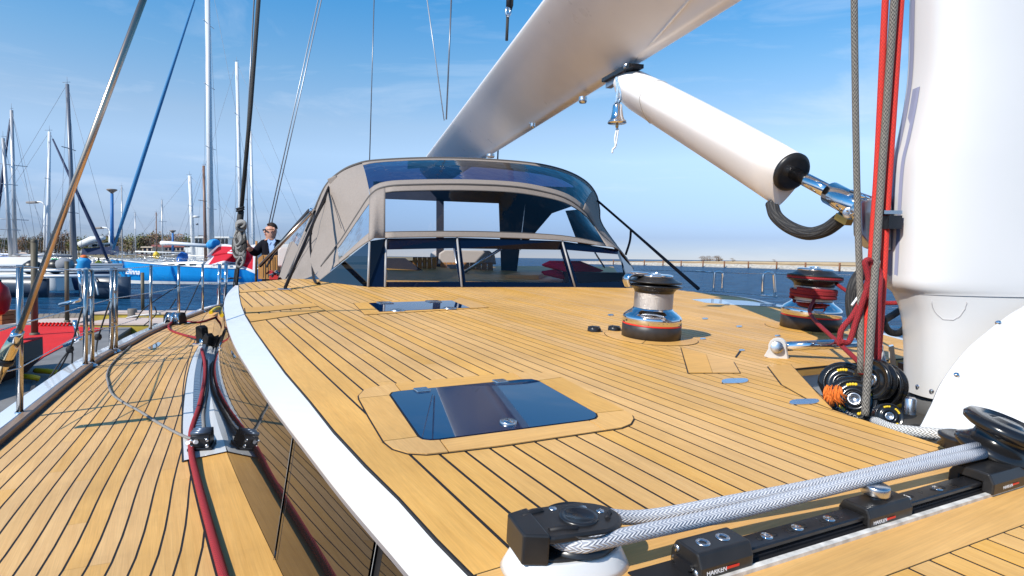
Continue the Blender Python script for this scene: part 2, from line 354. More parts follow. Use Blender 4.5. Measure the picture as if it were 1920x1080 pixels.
# ================================================================== WATER AND LAND (setting)
def water_mat():
    M, t, b = newmat('harbour_water'); N = t.nodes.new; K = t.links.new
    c = N('ShaderNodeTexCoord'); hsum = None
    bp = None
    for sc, st, dist, mpz in ((0.55, 0.8, 0.6, (1, 0.55, 1)), (2.1, 0.8, 0.22, (1, 0.6, 1)), (7.0, 0.5, 0.05, (1, 0.7, 1))):
        mpn = N('ShaderNodeMapping'); mpn.inputs['Scale'].default_value = mpz; mpn.inputs['Rotation'].default_value = (0, 0, 0.5 + sc * 0.1)
        n = N('ShaderNodeTexNoise'); n.inputs['Scale'].default_value = sc; n.inputs['Detail'].default_value = 5; n.inputs['Roughness'].default_value = 0.6
        K(c.outputs['Object'], mpn.inputs['Vector']); K(mpn.outputs[0], n.inputs['Vector'])
        q = N('ShaderNodeBump'); q.inputs['Strength'].default_value = st; q.inputs['Distance'].default_value = dist; K(n.outputs['Fac'], q.inputs['Height'])
        if bp: K(bp.outputs[0], q.inputs['Normal'])
        bp = q
    # open water: body colour with upper-sky blue and ripple tones painted in, plus sky reflection, limited because wave backs hide part of the sky
    t.nodes.remove(b); o = t.nodes['Material Output']; df = N('ShaderNodeBsdfDiffuse'); df.inputs[0].default_value = (0.008, 0.052, 0.125, 1); gl = N('ShaderNodeBsdfGlossy'); gl.inputs['Roughness'].default_value = 0.10
    gl.inputs[0].default_value = (0.9, 0.95, 1, 1); fr = N('ShaderNodeFresnel'); fr.inputs['IOR'].default_value = 1.33; mu = N('ShaderNodeMath'); mu.operation = 'MULTIPLY'; mu.inputs[1].default_value = 0.32; mi = N('ShaderNodeMixShader')
    mw = N('ShaderNodeMapping'); mw.inputs['Scale'].default_value = (0.5, 1.4, 1); mw.inputs['Rotation'].default_value = (0, 0, 0.3); nw = N('ShaderNodeTexNoise'); nw.inputs['Scale'].default_value = 0.9; nw.inputs['Detail'].default_value = 7; nw.inputs['Roughness'].default_value = 0.68
    K(c.outputs['Object'], mw.inputs['Vector']); K(mw.outputs[0], nw.inputs['Vector']); rw = N('ShaderNodeValToRGB'); rw.color_ramp.elements[0].position = 0.40; rw.color_ramp.elements[1].position = 0.62
    rw.color_ramp.elements[0].color = (0.004, 0.030, 0.075, 1); rw.color_ramp.elements[1].color = (0.020, 0.095, 0.195, 1); K(nw.outputs['Fac'], rw.inputs['Fac']); K(rw.outputs[0], df.inputs[0])  # light and dark of the ripples painted into the diffuse colour by noise
    for q in (df, gl, fr): K(bp.outputs[0], q.inputs['Normal'])
    K(fr.outputs[0], mu.inputs[0]); K(mu.outputs[0], mi.inputs[0]); K(df.outputs[0], mi.inputs[1]); K(gl.outputs[0], mi.inputs[2]); K(mi.outputs[0], o.inputs[0]); return M
MB().poly([(-5000, -300, 0), (5000, -300, 0), (5000, 7000, 0), (-5000, 7000, 0)]).build('water', water_mat())['kind'] = 'structure'
MB().poly([(-5000, -300, -3), (5000, -300, -3), (5000, 7000, -3), (-5000, 7000, -3)]).build('ground', mat('harbour_bed', (0.08, 0.07, 0.05), 0.9))['kind'] = 'structure'

# ================================================================== THE YACHT
yacht = thing('sailing_yacht', 'large sailing yacht with teak decks and white coaming filling the foreground', 'sailing yacht', (0, 0, 0))

# ---- cabin top: outline of the wood
WOOD_L = [(1010, 1190), (930, 1115), (889, 1077), (821, 1009), (750, 932), (687, 870), (628, 807), (581, 749), (536, 697), (505, 655), (479, 619), (461, 590), (453, 570), (449, 551), (448, 534)]
OUT_L = [(860, 1190), (812, 1120), (781, 1080), (722, 1018), (664, 962), (598, 872), (560, 824), (519, 771), (494, 738), (472, 699), (447, 663), (430, 624), (422, 593), (420, 566), (427, 549), (441, 535)]
NEAR = [(1004, 1042), (1150, 1000), (1500, 915), (1700, 860), (1775, 838)]
RIGHT = [(1775, 838), (1754, 832), (1639, 794), (1560, 768), (1541, 744), (1484, 691), (1716, 669), (1760, 650), (1690, 637)]
AFT = [(448, 534), (470, 529.5), (545, 522.5), (600, 524), (690, 535.5), (870, 535), (1080, 535), (1180, 537), (1240, 541), (1300, 547), (1400, 559), (1500, 588), (1600, 612)]
poly_px = WOOD_L[2:] + AFT[1:] + RIGHT[::-1] + NEAR[::-1][1:]
deck_ab = [dab(dk(*p)) for p in poly_px]
b_seam0 = (dab(dk(508, 607))[1] + dab(dk(767, 853))[1]) / 2
seams = [dab(dk(*p))[1] for p in ((508, 607), (530, 606), (554.6, 604.6), (576.7, 603.3), (600, 602), (622, 601))]
PW = (seams[-1] - seams[0]) / 5
print('plank width', PW, 'seams', seams)
cabin = MB()
cabin.prism([dpt(a, b, -0.0008) for a, b in inset2(deck_ab, -0.004)], -DN * 0.006)
cabin_top = cabin.build('cabin_top', M_CAULK, yacht)
GAP = 0.0036
def plank_prism(poly, h=0.0, d=0.006): return MB().prism([dpt(a, b, h) for a, b in poly], -DN * d)
bmin = min(b for a, b in deck_ab); bmax = max(b for a, b in deck_ab); amin = min(a for a, b in deck_ab); amax = max(a for a, b in deck_ab)
strips = [(bmin - 1, b_seam0)]
k = b_seam0
while k < bmax: strips.append((k, k + PW)); k += PW
rng = random.Random(3)
nplank = 0
for i, (lo, hi) in enumerate(strips):
    cuts = [amin - 1]; x = amin + rng.uniform(0.9, 3.0)
    if i > 0:
        while x < amax: cuts.append(x); x += rng.uniform(2.2, 3.4)
    cuts.append(amax + 1)
    for c0, c1 in zip(cuts, cuts[1:]):
        p = clip_strip(deck_ab, 1, lo + GAP, hi - GAP)
        if len(p) > 2: p = clip_strip(p, 0, c0 + 0.0008, c1 - 0.0008)
        if len(p) > 2 and area2(p) > 0.0015: plank_prism(p).build('plank', M_TEAK, cabin_top); nplank += 1
print('cabin planks', nplank)
# wide margin boards beside the track, and the planks nearest the bow
def board(px, M, parent, h=0.0, e=0.0025, name='margin_board', d=0.006):
    ab = inset2([dab(dk(*p)) for p in px], e); return plank_prism(ab, h, d).build(name, M, parent)
fb = [(1004, 1042), (1150, 1000), (1500, 915), (1775, 838), (2100, 752), (2100, 922), (1920, 985), (1665, 1080), (1440, 1178), (1010, 1190), (930, 1115), (889, 1077)]
MB().prism([dk(*p, -0.0011) for p in [(889, 1077), (1004, 1042), (1775, 838), (2200, 725), (2200, 1290), (1010, 1290), (930, 1115)]], -DN * 0.03).build('foredeck_base', M_CAULK, yacht)
cut1 = [(1004, 1042), (1150, 1000), (1500, 915), (1520, 1140), (1440, 1178), (1010, 1190), (930, 1115), (889, 1077)]
cut2 = [(1500, 915), (1775, 838), (2100, 752), (2100, 922), (1920, 985), (1665, 1080), (1520, 1140)]
board(fb, M_TEAKT, cabin_top)
fore = [dab(dk(*p)) for p in [(1440, 1178), (1665, 1080), (1920, 985), (2100, 922), (2200, 1290), (1300, 1290)]]
k = b_seam0
while k < 3:
    p = clip_strip(fore, 1, k + GAP, k + PW - GAP)
    if len(p) > 2 and area2(p) > 0.0008: plank_prism(p).build('plank', M_TEAK, cabin_top)
    k += PW

# ---- framed hatches let into the cabin top
def zz(pts, ox, oy, s): return [(ox + x * s, oy + y * s) for x, y in pts]
def hatch(pieces, inner, hinges, handles, label, hr=0.02, hw=0.03):
    in3 = [dab(dk(*p)) for p in inner]
    h = MB().prism([dpt(a, b, 0.0045) for a, b in inset2(in3, 0.004)], -DN * 0.012).build('hatch', M_HGLASS, yacht, label)
    allp = [p for pc in pieces for p in pc]
    for pc, M in zip(pieces, [M_TEAKT, M_TEAK, M_TEAK, M_TEAK, M_TEAKT, M_TEAK, M_TEAK, M_TEAK]):
        ab = [dab(dk(*p)) for p in pc]
        MB().prism([dpt(a, b, 0.0012) for a, b in inset2(ab, -0.0022)], -DN * 0.003).build('caulk_bed', M_CAULK, h)
        MB().prism([dpt(a, b, 0.0035) for a, b in inset2(ab, 0.0016)], -DN * 0.006).build('frame_board', M, h)
    MB().prism([dpt(a, b, 0.002) for a, b in inset2(in3, -0.001)], -DN * 0.006).build('hatch_gasket', M_CAULK, h)
    for px, py, sx in hinges:
        c = dk(px, py, 0.006); MB().box(c, BX * hw * sx, AX * hw * 0.8, DN * 0.004).build('hinge', M_STEEL, h, bevel=0.003)
    for px, py in handles:
        c = dk(px, py, 0.004)
        MB().lathe([(0, hr), (0.005, hr), (0.006, hr * 0.94), (0.0045, hr * 0.62), (0.0045, 0)], c, DN).build('latch', M_STEEL, h)
        MB().lathe([(0.0046, hr * 0.56), (0.0060, hr * 0.5), (0.0060, hr * 0.1), (0.004, 0)], c, DN).build('latch_key', M_CHROME, h)
    return h
Z8 = lambda p: zz(p, 660, 690, 0.28125)
pc1 = [Z8(p) for p in (
    [(285, 110), (640, 75), (1070, 37), (1135, 82), (325, 160)],
    [(1070, 37), (1200, 30), (1320, 42), (1400, 68), (1245, 90), (1200, 80), (1135, 82)],
    [(1400, 68), (1750, 250), (1815, 288), (1630, 308), (1245, 90)],
    [(1815, 288), (1870, 322), (1880, 345), (1860, 380), (1800, 405), (1685, 422), (1580, 358), (1625, 347), (1638, 330), (1630, 308)],
    [(1685, 422), (1000, 525), (645, 568), (585, 488), (1580, 358)],
    [(645, 568), (500, 583), (370, 575), (270, 545), (210, 497), (440, 467), (470, 485), (520, 491), (585, 488)],
    [(210, 497), (110, 330), (45, 210), (250, 188), (440, 467)],
    [(45, 210), (42, 190), (80, 150), (165, 128), (285, 110), (325, 160), (265, 170), (250, 188)])]
in1 = Z8([(250, 188), (265, 170), (325, 160), (1135, 82), (1200, 80), (1245, 90), (1630, 308), (1638, 330), (1625, 347), (1580, 358), (585, 488), (520, 491), (470, 485), (440, 467)])
hatch(pc1, in1, [(791, 731, 1), (938, 715, 1)], [(953, 793)], 'near hatch pane with one round latch and two steel hinges', 0.021, 0.021)
in2 = [(691, 569), (847, 564.3), (882, 578), (712, 585.8)]
o2 = [(663, 569), (863, 558.5), (916, 577), (684, 591)]
pc2 = [[o2[0], o2[1], in2[1], in2[0]], [o2[1], o2[2], in2[2], in2[1]], [o2[2], o2[3], in2[3], in2[2]], [o2[3], o2[0], in2[0], in2[3]]]
hatch(pc2, in2, [(722, 567.5, 1), (813, 565, 1)], [(745, 582.5), (843, 578.5)], 'far low hatch pane before the windscreen with two latches', 0.04, 0.045)

# ---- locker lids, cross boards and inlaid plates in the planking
def lid(px, M=M_TEAKT, name='locker_lid', parent=cabin_top, h=0.003):
    ab = [dab(dk(*p)) for p in px]
    MB().prism([dpt(a, b, 0.001) for a, b in inset2(ab, -0.004)], -DN * 0.004).build('caulk_bed', M_CAULK, parent)
    return MB().prism([dpt(a, b, h) for a, b in inset2(ab, 0.0008)], -DN * 0.006).build(name, M, parent)
lid([(1277, 652), (1324, 665), (1336, 700), (1291, 700)]); lid([(1324, 665), (1375, 679), (1387, 700), (1336, 700)])
lid([(1440, 688), (1482, 684), (1535, 742), (1560, 768), (1520, 752), (1466, 722)], M_TEAK)
for poly in ([(462, 592), (596, 578), (610, 583), (470, 604)], [(459, 578), (588, 569), (596, 575), (461, 588)], [(449, 545), (560, 537.5), (568, 540.5), (450, 549)]):
    lid(poly, M_TEAKT, 'cross_board')
def inlay(px, name='deck_plate', M=M_CHROME, h=0.0035, lab=None): return MB().prism([dk(*p, h) for p in px], -DN * 0.006).build(name, M, yacht, lab)
M_PLATE = mat('satin_steel_sky_tint', (0.55, 0.60, 0.70), 0.22, 1.0, var=0.2, vs=60)  # blue of the mirrored sky painted into the steel
def oval(cx, cy, rx, ry, tilt): return [(cx + rx * math.copysign(abs(math.cos(t)) ** 0.6, math.cos(t)), cy + ry * math.copysign(abs(math.sin(t)) ** 0.8, math.sin(t)) + tilt * math.cos(t)) for t in [2 * math.pi * k / 20 for k in range(20)]]
inlay(oval(1378, 713.5, 25, 4.6, -1.2), 'deck_plate', M_PLATE); inlay(oval(1508, 752.5, 28, 5, -1.5), 'deck_plate', M_PLATE)
inlay([(1297, 561), (1335, 560), (1400, 564), (1482, 573.5), (1470, 576), (1440, 574), (1380, 571.5), (1322, 567)], 'flush_hatch', mat('flush_hatch_sky_tint', (0.30, 0.36, 0.42), 0.08, spec=0.8, ior=1.9))  # sky reflection on the glass painted in as a pale base colour
for px, py in ((1322, 597), (1386, 611.5), (1318, 634.5), (1264, 587), (1458, 629), (1145, 590), (1391, 656)):
    inlay(oval(px, py, 5.5, 1.5, 0), 'deck_stud', M_STEEL, 0.004)
inlay([(1388, 655), (1392, 655.5), (1381, 670), (1378, 669)], 'deck_slot', M_CAULK, 0.0022)
# round wooden ring round the near winch
ring = []
def arc_board(c, r0, r1, a0, a1, n=14):
    p = [(c[0] + r1 * math.cos(a0 + (a1 - a0) * i / n), c[1] + r1 * math.sin(a0 + (a1 - a0) * i / n)) for i in range(n + 1)]
    q = [(c[0] + r0 * math.cos(a0 + (a1 - a0) * i / n), c[1] + r0 * math.sin(a0 + (a1 - a0) * i / n)) for i in range(n, -1, -1)]
    return p + q
W1C = dk(1220, 632); W2C = dk(1518, 616)
wr = 0.1415
for c3, rr in ((W1C, wr), (W2C, 0.165)):
    c = dab(c3)
    MB().prism([dpt(c[0] + (rr + 0.083) * math.cos(t), c[1] + (rr + 0.083) * math.sin(t), 0.0012) for t in [2 * math.pi * k / 48 for k in range(48)]], -DN * 0.003).build('caulk_bed', M_CAULK, cabin_top)
    for q in range(3):
        ab = arc_board(c, rr - 0.03, rr + 0.08, 2.0 + q * 2.094, 2.0 + (q + 1) * 2.094 - 0.02, 16)
        MB().prism([dpt(a, b, 0.003) for a, b in ab], -DN * 0.005).build('ring_board', M_TEAKT, cabin_top)

# ---- white coaming band along the cabin edge, and the dark glass below it
NB = 60
wl = resample(smooth_line([dk(*p) for p in WOOD_L], 4), NB)
ol = resample(smooth_line([dk(*p, -0.035) for p in OUT_L], 4), NB)
for _ in range(8): wl, ol = [[l[0]] + [l[i] * 0.5 + (l[i - 1] + l[i + 1]) * 0.25 for i in range(1, NB - 1)] + [l[-1]] for l in (wl, ol)]
def lower(p, d): return V((p.x, p.y, p.z - d))
cb = MB()
rings = []
for a, b in zip(wl, ol):
    a0 = a - DN * 0.004; rings.append([a0 + (a - b) * 0.2 - DN * 0.02, a0, b, lower(b, 0.004) - (a - b).normalized() * 0.001])
cb.loft(rings, closed=False, smooth=False); coam = cb.build('coaming', M_WHITE, yacht)
MB().loft([[lower(b, 0.004) - (a - b).normalized() * 0.001, lower(b, 0.014), lower(b, 0.016) + (a - b).normalized() * 0.13] for a, b in zip(wl, ol)], closed=False, smooth=False).build('coaming_edge', mat('grey_edge_trim', (0.22, 0.22, 0.24), 0.3), coam)
# thin black caulk between wood and coaming
MB().loft([[p - DN * 0.0015 - (p - q).normalized() * -0.002, p - DN * 0.0015 + (q - p).normalized() * 0.006] for p, q in zip(wl, ol)], closed=False).build('coaming_seam', M_CAULK, yacht)
BASE = [(900, 2000), (680, 1330), (600, 1200), (560, 1130), (525, 1080), (473, 969), (430, 869), (419, 838), (404, 790), (394, 740), (392, 716), (393, 680), (396, 635), (400, 612), (405, 598), (409, 586)]
import numpy as np
def along(p): return p.x * AX.x + p.y * AX.y
def fair(pts, deg, n):
    """fair a measured line: smooth sideways and height curves over the distance aft"""
    s = np.array([along(p) for p in pts]); l = np.array([p.x * BX.x + p.y * BX.y for p in pts]); z = np.array([p.z for p in pts])
    cl, cz = np.polyfit(s, l, deg), np.polyfit(s, z, min(deg, 3)); out = []
    ax2, bx2 = V((AX.x, AX.y)), V((BX.x, BX.y)); M_ = np.linalg.inv(np.array([[AX.x, AX.y], [BX.x, BX.y]]))
    for v in np.linspace(s.min(), s.max(), n):
        xy = M_ @ np.array([v, np.polyval(cl, v)]); out.append(V((xy[0], xy[1], np.polyval(cz, v))))
    return out
gb = fair(resample([sdk(*p) for p in BASE], 60), 5, 80)
topc = fair([lower(b, 0.010) + (a - b).normalized() * 0.115 for a, b in zip(wl, ol)], 6, 400)
def top_for(p):
    s = along(p)
    for q, r in zip(topc, topc[1:]):
        if (along(q) - s) * (along(r) - s) <= 0: return q.lerp(r, (s - along(q)) / (along(r) - along(q) + 1e-9))
    return min(topc, key=lambda q: abs(along(q) - s))
pairs = [(p, top_for(p)) for p in resample(gb, 400)]
joint1 = along(dk(664, 962, -0.03)); joint2 = along(dk(519, 771, -0.03))
def glass_run(s0, s1, name):
    pr = [(p, t) for p, t in pairs if s0 <= along(t) <= s1]
    if len(pr) < 2: return
    mb = MB()
    mb.loft([[p, p.lerp(t, 0.34), p.lerp(t, 0.67), t] for p, t in pr], closed=False); return mb.build(name, M_DGLASS, yacht)
smax = max(along(t) for p, t in pairs)
for s0, s1 in ((-9, joint1 - 0.002), (joint1 + 0.002, joint2 - 0.002), (joint2 + 0.002, 99)): glass_run(s0, s1, 'side_window')
MB().loft([[p + (BX * 0.012), t + (BX * 0.012)] for p, t in pairs], closed=False).build('window_backing', M_CAULK, yacht)
M_SEAL = mat('grey_sealant', (0.30, 0.29, 0.28), 0.6)
for jt in (joint1, joint2):
    p, t = min(pairs, key=lambda q: abs(along(q[1]) - jt)); MB().tube([p + V((-0.004, -0.003, 0)), t + V((-0.004, -0.003, 0))], 0.0007, 6).build('window_joint', M_SEAL, yacht)
# aft return of the cabin side round the corner
p0, t0 = pairs[-1]

# ---- side deck
RAIL = [(-2600, 2700), (-1100, 1650), (-420, 1190), (-150, 960), (-20, 853), (43, 800), (130, 725), (197, 673), (249, 647), (280, 629), (330, 606.5), (375, 589), (405, 577.5), (420, 573)]
rl = resample(smooth_line([sdk(*p) for p in RAIL], 4), 70)
def out_dir(i, line=rl):
    t = (line[min(i + 1, len(line) - 1)] - line[max(i - 1, 0)]); t.z = 0; t.normalize(); return V((-t.y, t.x, 0))  # to the left of the way aft = outboard
def offset_line(d, dz=0.0): return [p + out_dir(i) * d + V((0, 0, dz)) for i, p in enumerate(rl)]
MB().poly([p + V((0, 0, -0.0008)) for p in rl] + [p + V((0, 0, -0.0008)) for p in reversed(gb)]).build('side_deck', M_CAULK, yacht)
side_deck = bpy.data.objects['side_deck']
gl2 = [(p.x, p.y) for p in gb]; rl2 = [(p.x, p.y) for p in rl]
MARG = 0.135
def in_off(line, d):
    out = []
    for i, p in enumerate(line):
        t = (line[min(i + 1, len(line) - 1)] - line[max(i - 1, 0)]); t.z = 0; t.normalize(); out.append(p + V((-t.y, t.x, 0)) * d)
    return out
gm = in_off(gb, MARG)
# margin board along the glass, in lengths
for i0, i1 in ((0, 9), (9, 22), (22, 40), (40, 60), (60, 79)):
    a = [V(p) for p in gb[i0:i1 + 1]]; b = gm[i0:i1 + 1]
    MB().prism([p.lerp(q, 0.004) + V((0, 0, 0.0022)) for p, q in zip(a, b)] + [q.lerp(p, 0.02) + V((0, 0, 0.0022)) for p, q in zip(a, b)][::-1], V((0, 0, -0.007))).build('margin_board', M_TEAK2, side_deck)
MB().prism([p + V((0, 0, 0.001)) for p in gm] + [p + V((0, 0, 0.001)) for p in reversed(in_off(gb, MARG + 0.006))], V((0, 0, -0.003))).build('margin_seam', M_CAULK, side_deck)
deck_poly = [(p.x, p.y) for p in rl] + [(p.x, p.y) for p in reversed(gm)]
# planks follow the rail; each is clipped where it meets the margin board
from mathutils.geometry import intersect_line_line_2d
def side_of_gm(p):
    """positive = outboard of the margin board"""
    best = None
    for i in range(len(gm) - 1):
        a, b = gm[i].to_2d(), gm[i + 1].to_2d(); d = b - a; t = max(0, min(1, (p - a).dot(d) / d.length_squared)); q = a + d * t
        ds = (p - q).length
        if best is None or ds < best[0]: best = (ds, d.cross(p - a) if hasattr(d, 'cross') else d.x * (p - a).y - d.y * (p - a).x)
    return math.copysign(best[0], best[1])
SW = 0.052
rngs = random.Random(11)
for j in range(26):
    lo, hi = j * SW + 0.003, (j + 1) * SW - 0.003
    A = offset_line(-lo); B = offset_line(-hi)
    run = []; runs = []
    for i in range(len(rl)):
        pa, pb = A[i].to_2d(), B[i].to_2d(); sa, sb = side_of_gm(pa), side_of_gm(pb)
        if sa > -0.03: run.append((pa, pb))
        else:
            if len(run) > 1: runs.append(run)
            run = []
    if len(run) > 1: runs.append(run)
    for run in runs:
        i = 0; n = len(run); step = rngs.randint(6, 14)
        while i < n - 1:
            e = min(n - 1, i + step); seg = run[i:e + 1]
            if len(seg) > 1:
                l = [V((p.x, p.y, Z_SIDE)) for p, q in seg]; r_ = [V((q.x, q.y, Z_SIDE)) for p, q in seg]
                if e < n - 1:
                    l[-1] = l[-1].lerp(l[-2], 0.008); r_[-1] = r_[-1].lerp(r_[-2], 0.008)
                MB().prism(l + r_[::-1], V((0, 0, -0.006))).build('plank', M_TEAK2, side_deck)
            i = e; step = rngs.randint(10, 18)
# toe rail (teak), glossy bulwark outside it, and the hull
def strip(prof, name, M, bevel=0):
    rings = []
    for i, p in enumerate(rl):
        o = out_dir(i); rings.append([p + o * x + V((0, 0, z)) for x, z in prof])
    return MB().loft(rings, closed=False, smooth=False).build(name, M, yacht, bevel=bevel)
strip([(0.002, -0.004), (0.002, 0.022), (0.010, 0.030), (0.040, 0.032), (0.044, 0.028)], 'toe_rail', M_TEAKD)
strip([(0.044, 0.024), (0.05, 0.030), (0.155, 0.012), (0.170, 0.0), (0.175, -0.03), (0.178, -0.12)], 'bulwark', M_RAILW)
M_HULL = mat('dark_blue_hull', (0.02, 0.03, 0.06), 0.12, coat=0.5)
strip([(0.178, -0.12), (0.19, -0.6), (0.14, -1.5), (-0.1, -2.1)], 'hull', M_HULL)
strip([(-0.004, 0.0005), (-0.018, 0.0005)], 'rail_seam', M_CAULK)
# port side: shaded edge strip and hull below the far deck edge
pr = [dk(*p) for p in [(1180, 537), (1240, 541), (1300, 547), (1400, 559), (1500, 588), (1600, 612), (1690, 637), (1760, 650)]]
prs = resample(smooth_line(pr, 5), 40)
po = [p + BX * 0.14 - DN * 0.012 for p in prs]
MB().loft([[p, p + (q - p) * 0.5 + DN * 0.002, q, q - DN * 0.02, q + BX * 0.25 - V((0, 0, 0.45)), q + BX * 0.7 - V((0, 0, 0.45)), q + BX * 0.9 - V((0, 0, 2.6))] for p, q in zip(prs, po)], closed=False).build('port_coaming', M_WHITE, yacht)
# fairlead plate and small fittings on the side deck
MB().prism([sdk(*p, 0.004) for p in [(277, 652), (297, 641), (303, 643), (296, 650), (282, 655)]], V((0, 0, -0.008))).build('deck_plate', M_CHROME, yacht)

# ---- mast well
WF = -0.26
fl = [(1470, 700), (1730, 655), (2000, 690), (2050, 900), (1775, 850), (1560, 768)]
MB().poly([dk(*p) + DN * WF for p in fl]).build('mast_well_floor', M_WHITE, yacht)
rim = [dk(*p, -0.004) for p in RIGHT[:7]]
wl_ = MB()
for p, q in zip(rim, rim[1:]): wl_.poly([p, q, q + DN * WF, p + DN * WF])
wl_.build('mast_well_wall', M_WHITE, yacht)
# wooden lip on the aft edge of the well
MB().prism([dk(*p, 0.001) for p in [(1484, 691), (1716, 669), (1716, 663.5), (1482, 684)]], -DN * 0.035).build('well_lip', M_TEAKT, yacht)
# dark doorway on the port side of the well
MB().box(at(1717, 722, 2.25), V((0.06, 0, 0)), V((0, 0.02, 0)), V((0, 0, 0.085))).build('well_doorway', mat('dark_red_interior', (0.03, 0.006, 0.006), 0.5), yacht)

# ================================================================== SPRAYHOOD AND WINDSCREEN
def dY(px, py, dh=0.0): return dk(px, py, dh)
ws = thing('windscreen', 'raked dark glass windscreen under the canvas sprayhood on the cabin top', 'windscreen', tuple(dk(870, 538)))
Wb = [dk(597, 527.5), dk(690, 538), dk(722, 538.5), dk(866, 538.5), dk(1078, 538.5), dk(1174, 540), at(1190, 517, 6.5)]
Wt = [at(602, 521, 5.0), at(693, 452, 4.62), at(724, 447, 4.76), at(857, 445.5, 5.08), at(1054, 452, 5.60), at(1160, 468, 5.92), at(1186, 503, 6.5)]
def quadpt(bl, br, tr, tl, u, v): return (bl.lerp(br, u)).lerp(tl.lerp(tr, u), v)
def pane(i, aper=None):
    bl, br, tl, tr = Wb[i], Wb[i + 1], Wt[i], Wt[i + 1]
    if aper is None:
        MB().poly([bl, br, tr, tl]).build('window_pane', M_FRIT if i != 0 else M_WINB, ws); return
    # black border with a clear opening given by four pixel corners, found on the pane's own plane
    n = (br - bl).cross(tl - bl).normalized()
    def on(px, py): r = ray(px, py); return CAM + r * ((bl - CAM).dot(n) / r.dot(n))
    A = [on(*p) for p in aper]
    mb = MB(); o = mb.add([bl, br, tr, tl]); q = mb.add(A)
    for j in range(4): mb.face((o[j], o[(j + 1) % 4], q[(j + 1) % 4], q[j]))
    f = mb.build('window_pane', M_FRIT, ws)
    MB().poly([p + n * 0.0 for p in A]).build('glazing', M_WIN, f)
pane(0); pane(1)
pane(2, [(720, 529), (861.5, 528.5), (850, 465.5), (723.5, 468)])
pane(3, [(873, 528), (1069, 530), (1051, 468.5), (865, 466)])
pane(4, [(1084, 531), (1178, 527), (1158, 477), (1063, 468.5)])
pane(5)
for i in (1, 2, 3, 4):
    d = (CAM - Wb[i]).normalized() * 0.006
    MB().tube([Wb[i] + d, Wt[i] + d], 0.009, 8).build('post', mat('pale_grey_post', (0.36, 0.36, 0.37), 0.35), ws)
# silver inner edges of the openings
for pts, Y in (([(720, 530), (862, 529.5), (851, 466)], 5.0), ([(1070, 531), (1052, 469)], 5.75)):
    MB().tube([at(*p, Y) for p in pts], 0.007, 6).build('opening_trim', M_STEEL, ws)

hood = thing('sprayhood', 'taupe canvas sprayhood with clear vinyl windows and a dark roof window', 'sprayhood', tuple(dk(870, 535)))
ARC_A = smooth_line([at(600, 524, 4.98), at(640, 490, 4.8), at(693, 451, 4.6), at(724, 446, 4.74), at(857, 444.5, 5.06), at(960, 446.5, 5.33), at(1054, 451, 5.58), at(1120, 460, 5.78), at(1160, 468, 5.90), at(1186, 503, 6.5)], 8)
ARC_B = smooth_line([at(592, 516, 5.25), at(612, 487, 5.2), at(640, 450, 5.2), at(672, 400, 5.2), at(697, 364, 5.2), at(722, 351, 5.2), at(770, 347, 5.25), at(870, 346, 5.45), at(960, 350, 5.7), at(1020, 360, 5.9), at(1064, 374, 6.05), at(1098, 400, 6.2), at(1122, 435, 6.35), at(1150, 461, 6.45), at(1188, 505, 6.6)], 6)
ARC_C = smooth_line([at(533, 532, 6.2), at(552, 487, 6.15), at(572, 440, 6.1), at(590, 395, 6.05), at(612, 348, 6.0), at(640, 322, 6.0), at(670, 308, 6.0), at(705, 301.5, 6.05), at(800, 297, 6.25), at(900, 299, 6.5), at(1000, 307, 6.75), at(1060, 321, 6.95), at(1098, 341, 7.1), at(1117, 365, 7.15), at(1123, 392, 7.15), at(1130, 425, 7.1), at(1188, 503, 7.0)], 6)
NA = 91
A_, B_, C_ = resample(ARC_A, NA), resample(ARC_B, NA), resample(ARC_C, NA)
def px_of(p):
    d = p - CAM; z = d.dot(Fw); return 960 + F_PX * d.dot(Rt) / z, 540 - F_PX * d.dot(Up) / z
def arc_at_x(arc, x):
    best = min(range(len(arc)), key=lambda i: abs(px_of(arc[i])[0] - x) + (0 if i > 0 else 0)); return best
def patch(i0, i1, lo, hi, v0, v1, name, M, bulge=0.0, parent=hood, nv=6, solid=0.0):
    rings = []
    for i in range(i0, i1 + 1):
        a, b = lo[i], hi[i]; rr = []
        for j in range(nv + 1):
            v = v0 + (v1 - v0) * j / nv; p = a.lerp(b, v)
            rr.append(p + (CAM - p).normalized() * (bulge * math.sin(math.pi * v)))
        rings.append(rr)
    o = MB().loft(rings, closed=False).build(name, M, parent)
    if solid:
        md = o.modifiers.new('thickness', 'SOLIDIFY'); md.thickness = solid; md.offset = 0
    return o
# front panel between windscreen top (A) and front bow (B); the window is framed by canvas on every side
def idx_for(lo, hi, v, x):
    return min(range(NA), key=lambda i: abs(px_of(lo[i].lerp(hi[i], v))[0] - x))
# build the front as: canvas with openings = strips; A/B share an even parameter so rungs run roughly upright
A2 = resample(ARC_A, 400); B2 = resample(ARC_B, 400)
def pick(arc, x, first=True):
    return min(arc, key=lambda p: abs(px_of(p)[0] - x))
xs = [600, 618, 636, 660, 680, 694, 700, 716, 726, 760, 800, 850, 900, 950, 1000, 1040, 1070, 1095, 1115, 1135, 1150, 1165, 1182]
def rung(x):
    a = pick(A2, x); bx = x if x > 694 else 600 + (x - 600) * (700 - 600) / 94 * 0.93
    if x > 1000: bx = 1000 + (x - 1000) * (1150 - 1000) / 182
    if x <= 694: bx = 592 + (x - 600) * 1.1
    return a, pick(B2, bx)
def wrinkle(o, amp, sc):
    tx = bpy.data.textures.new('wrinkle', 'CLOUDS'); tx.noise_scale = sc
    md = o.modifiers.new('sub', 'SUBSURF'); md.subdivision_type = 'SIMPLE'; md.levels = 2; md.render_levels = 2
    d = o.modifiers.new('wrinkle', 'DISPLACE'); d.texture = tx; d.strength = amp; d.texture_coords = 'GLOBAL'
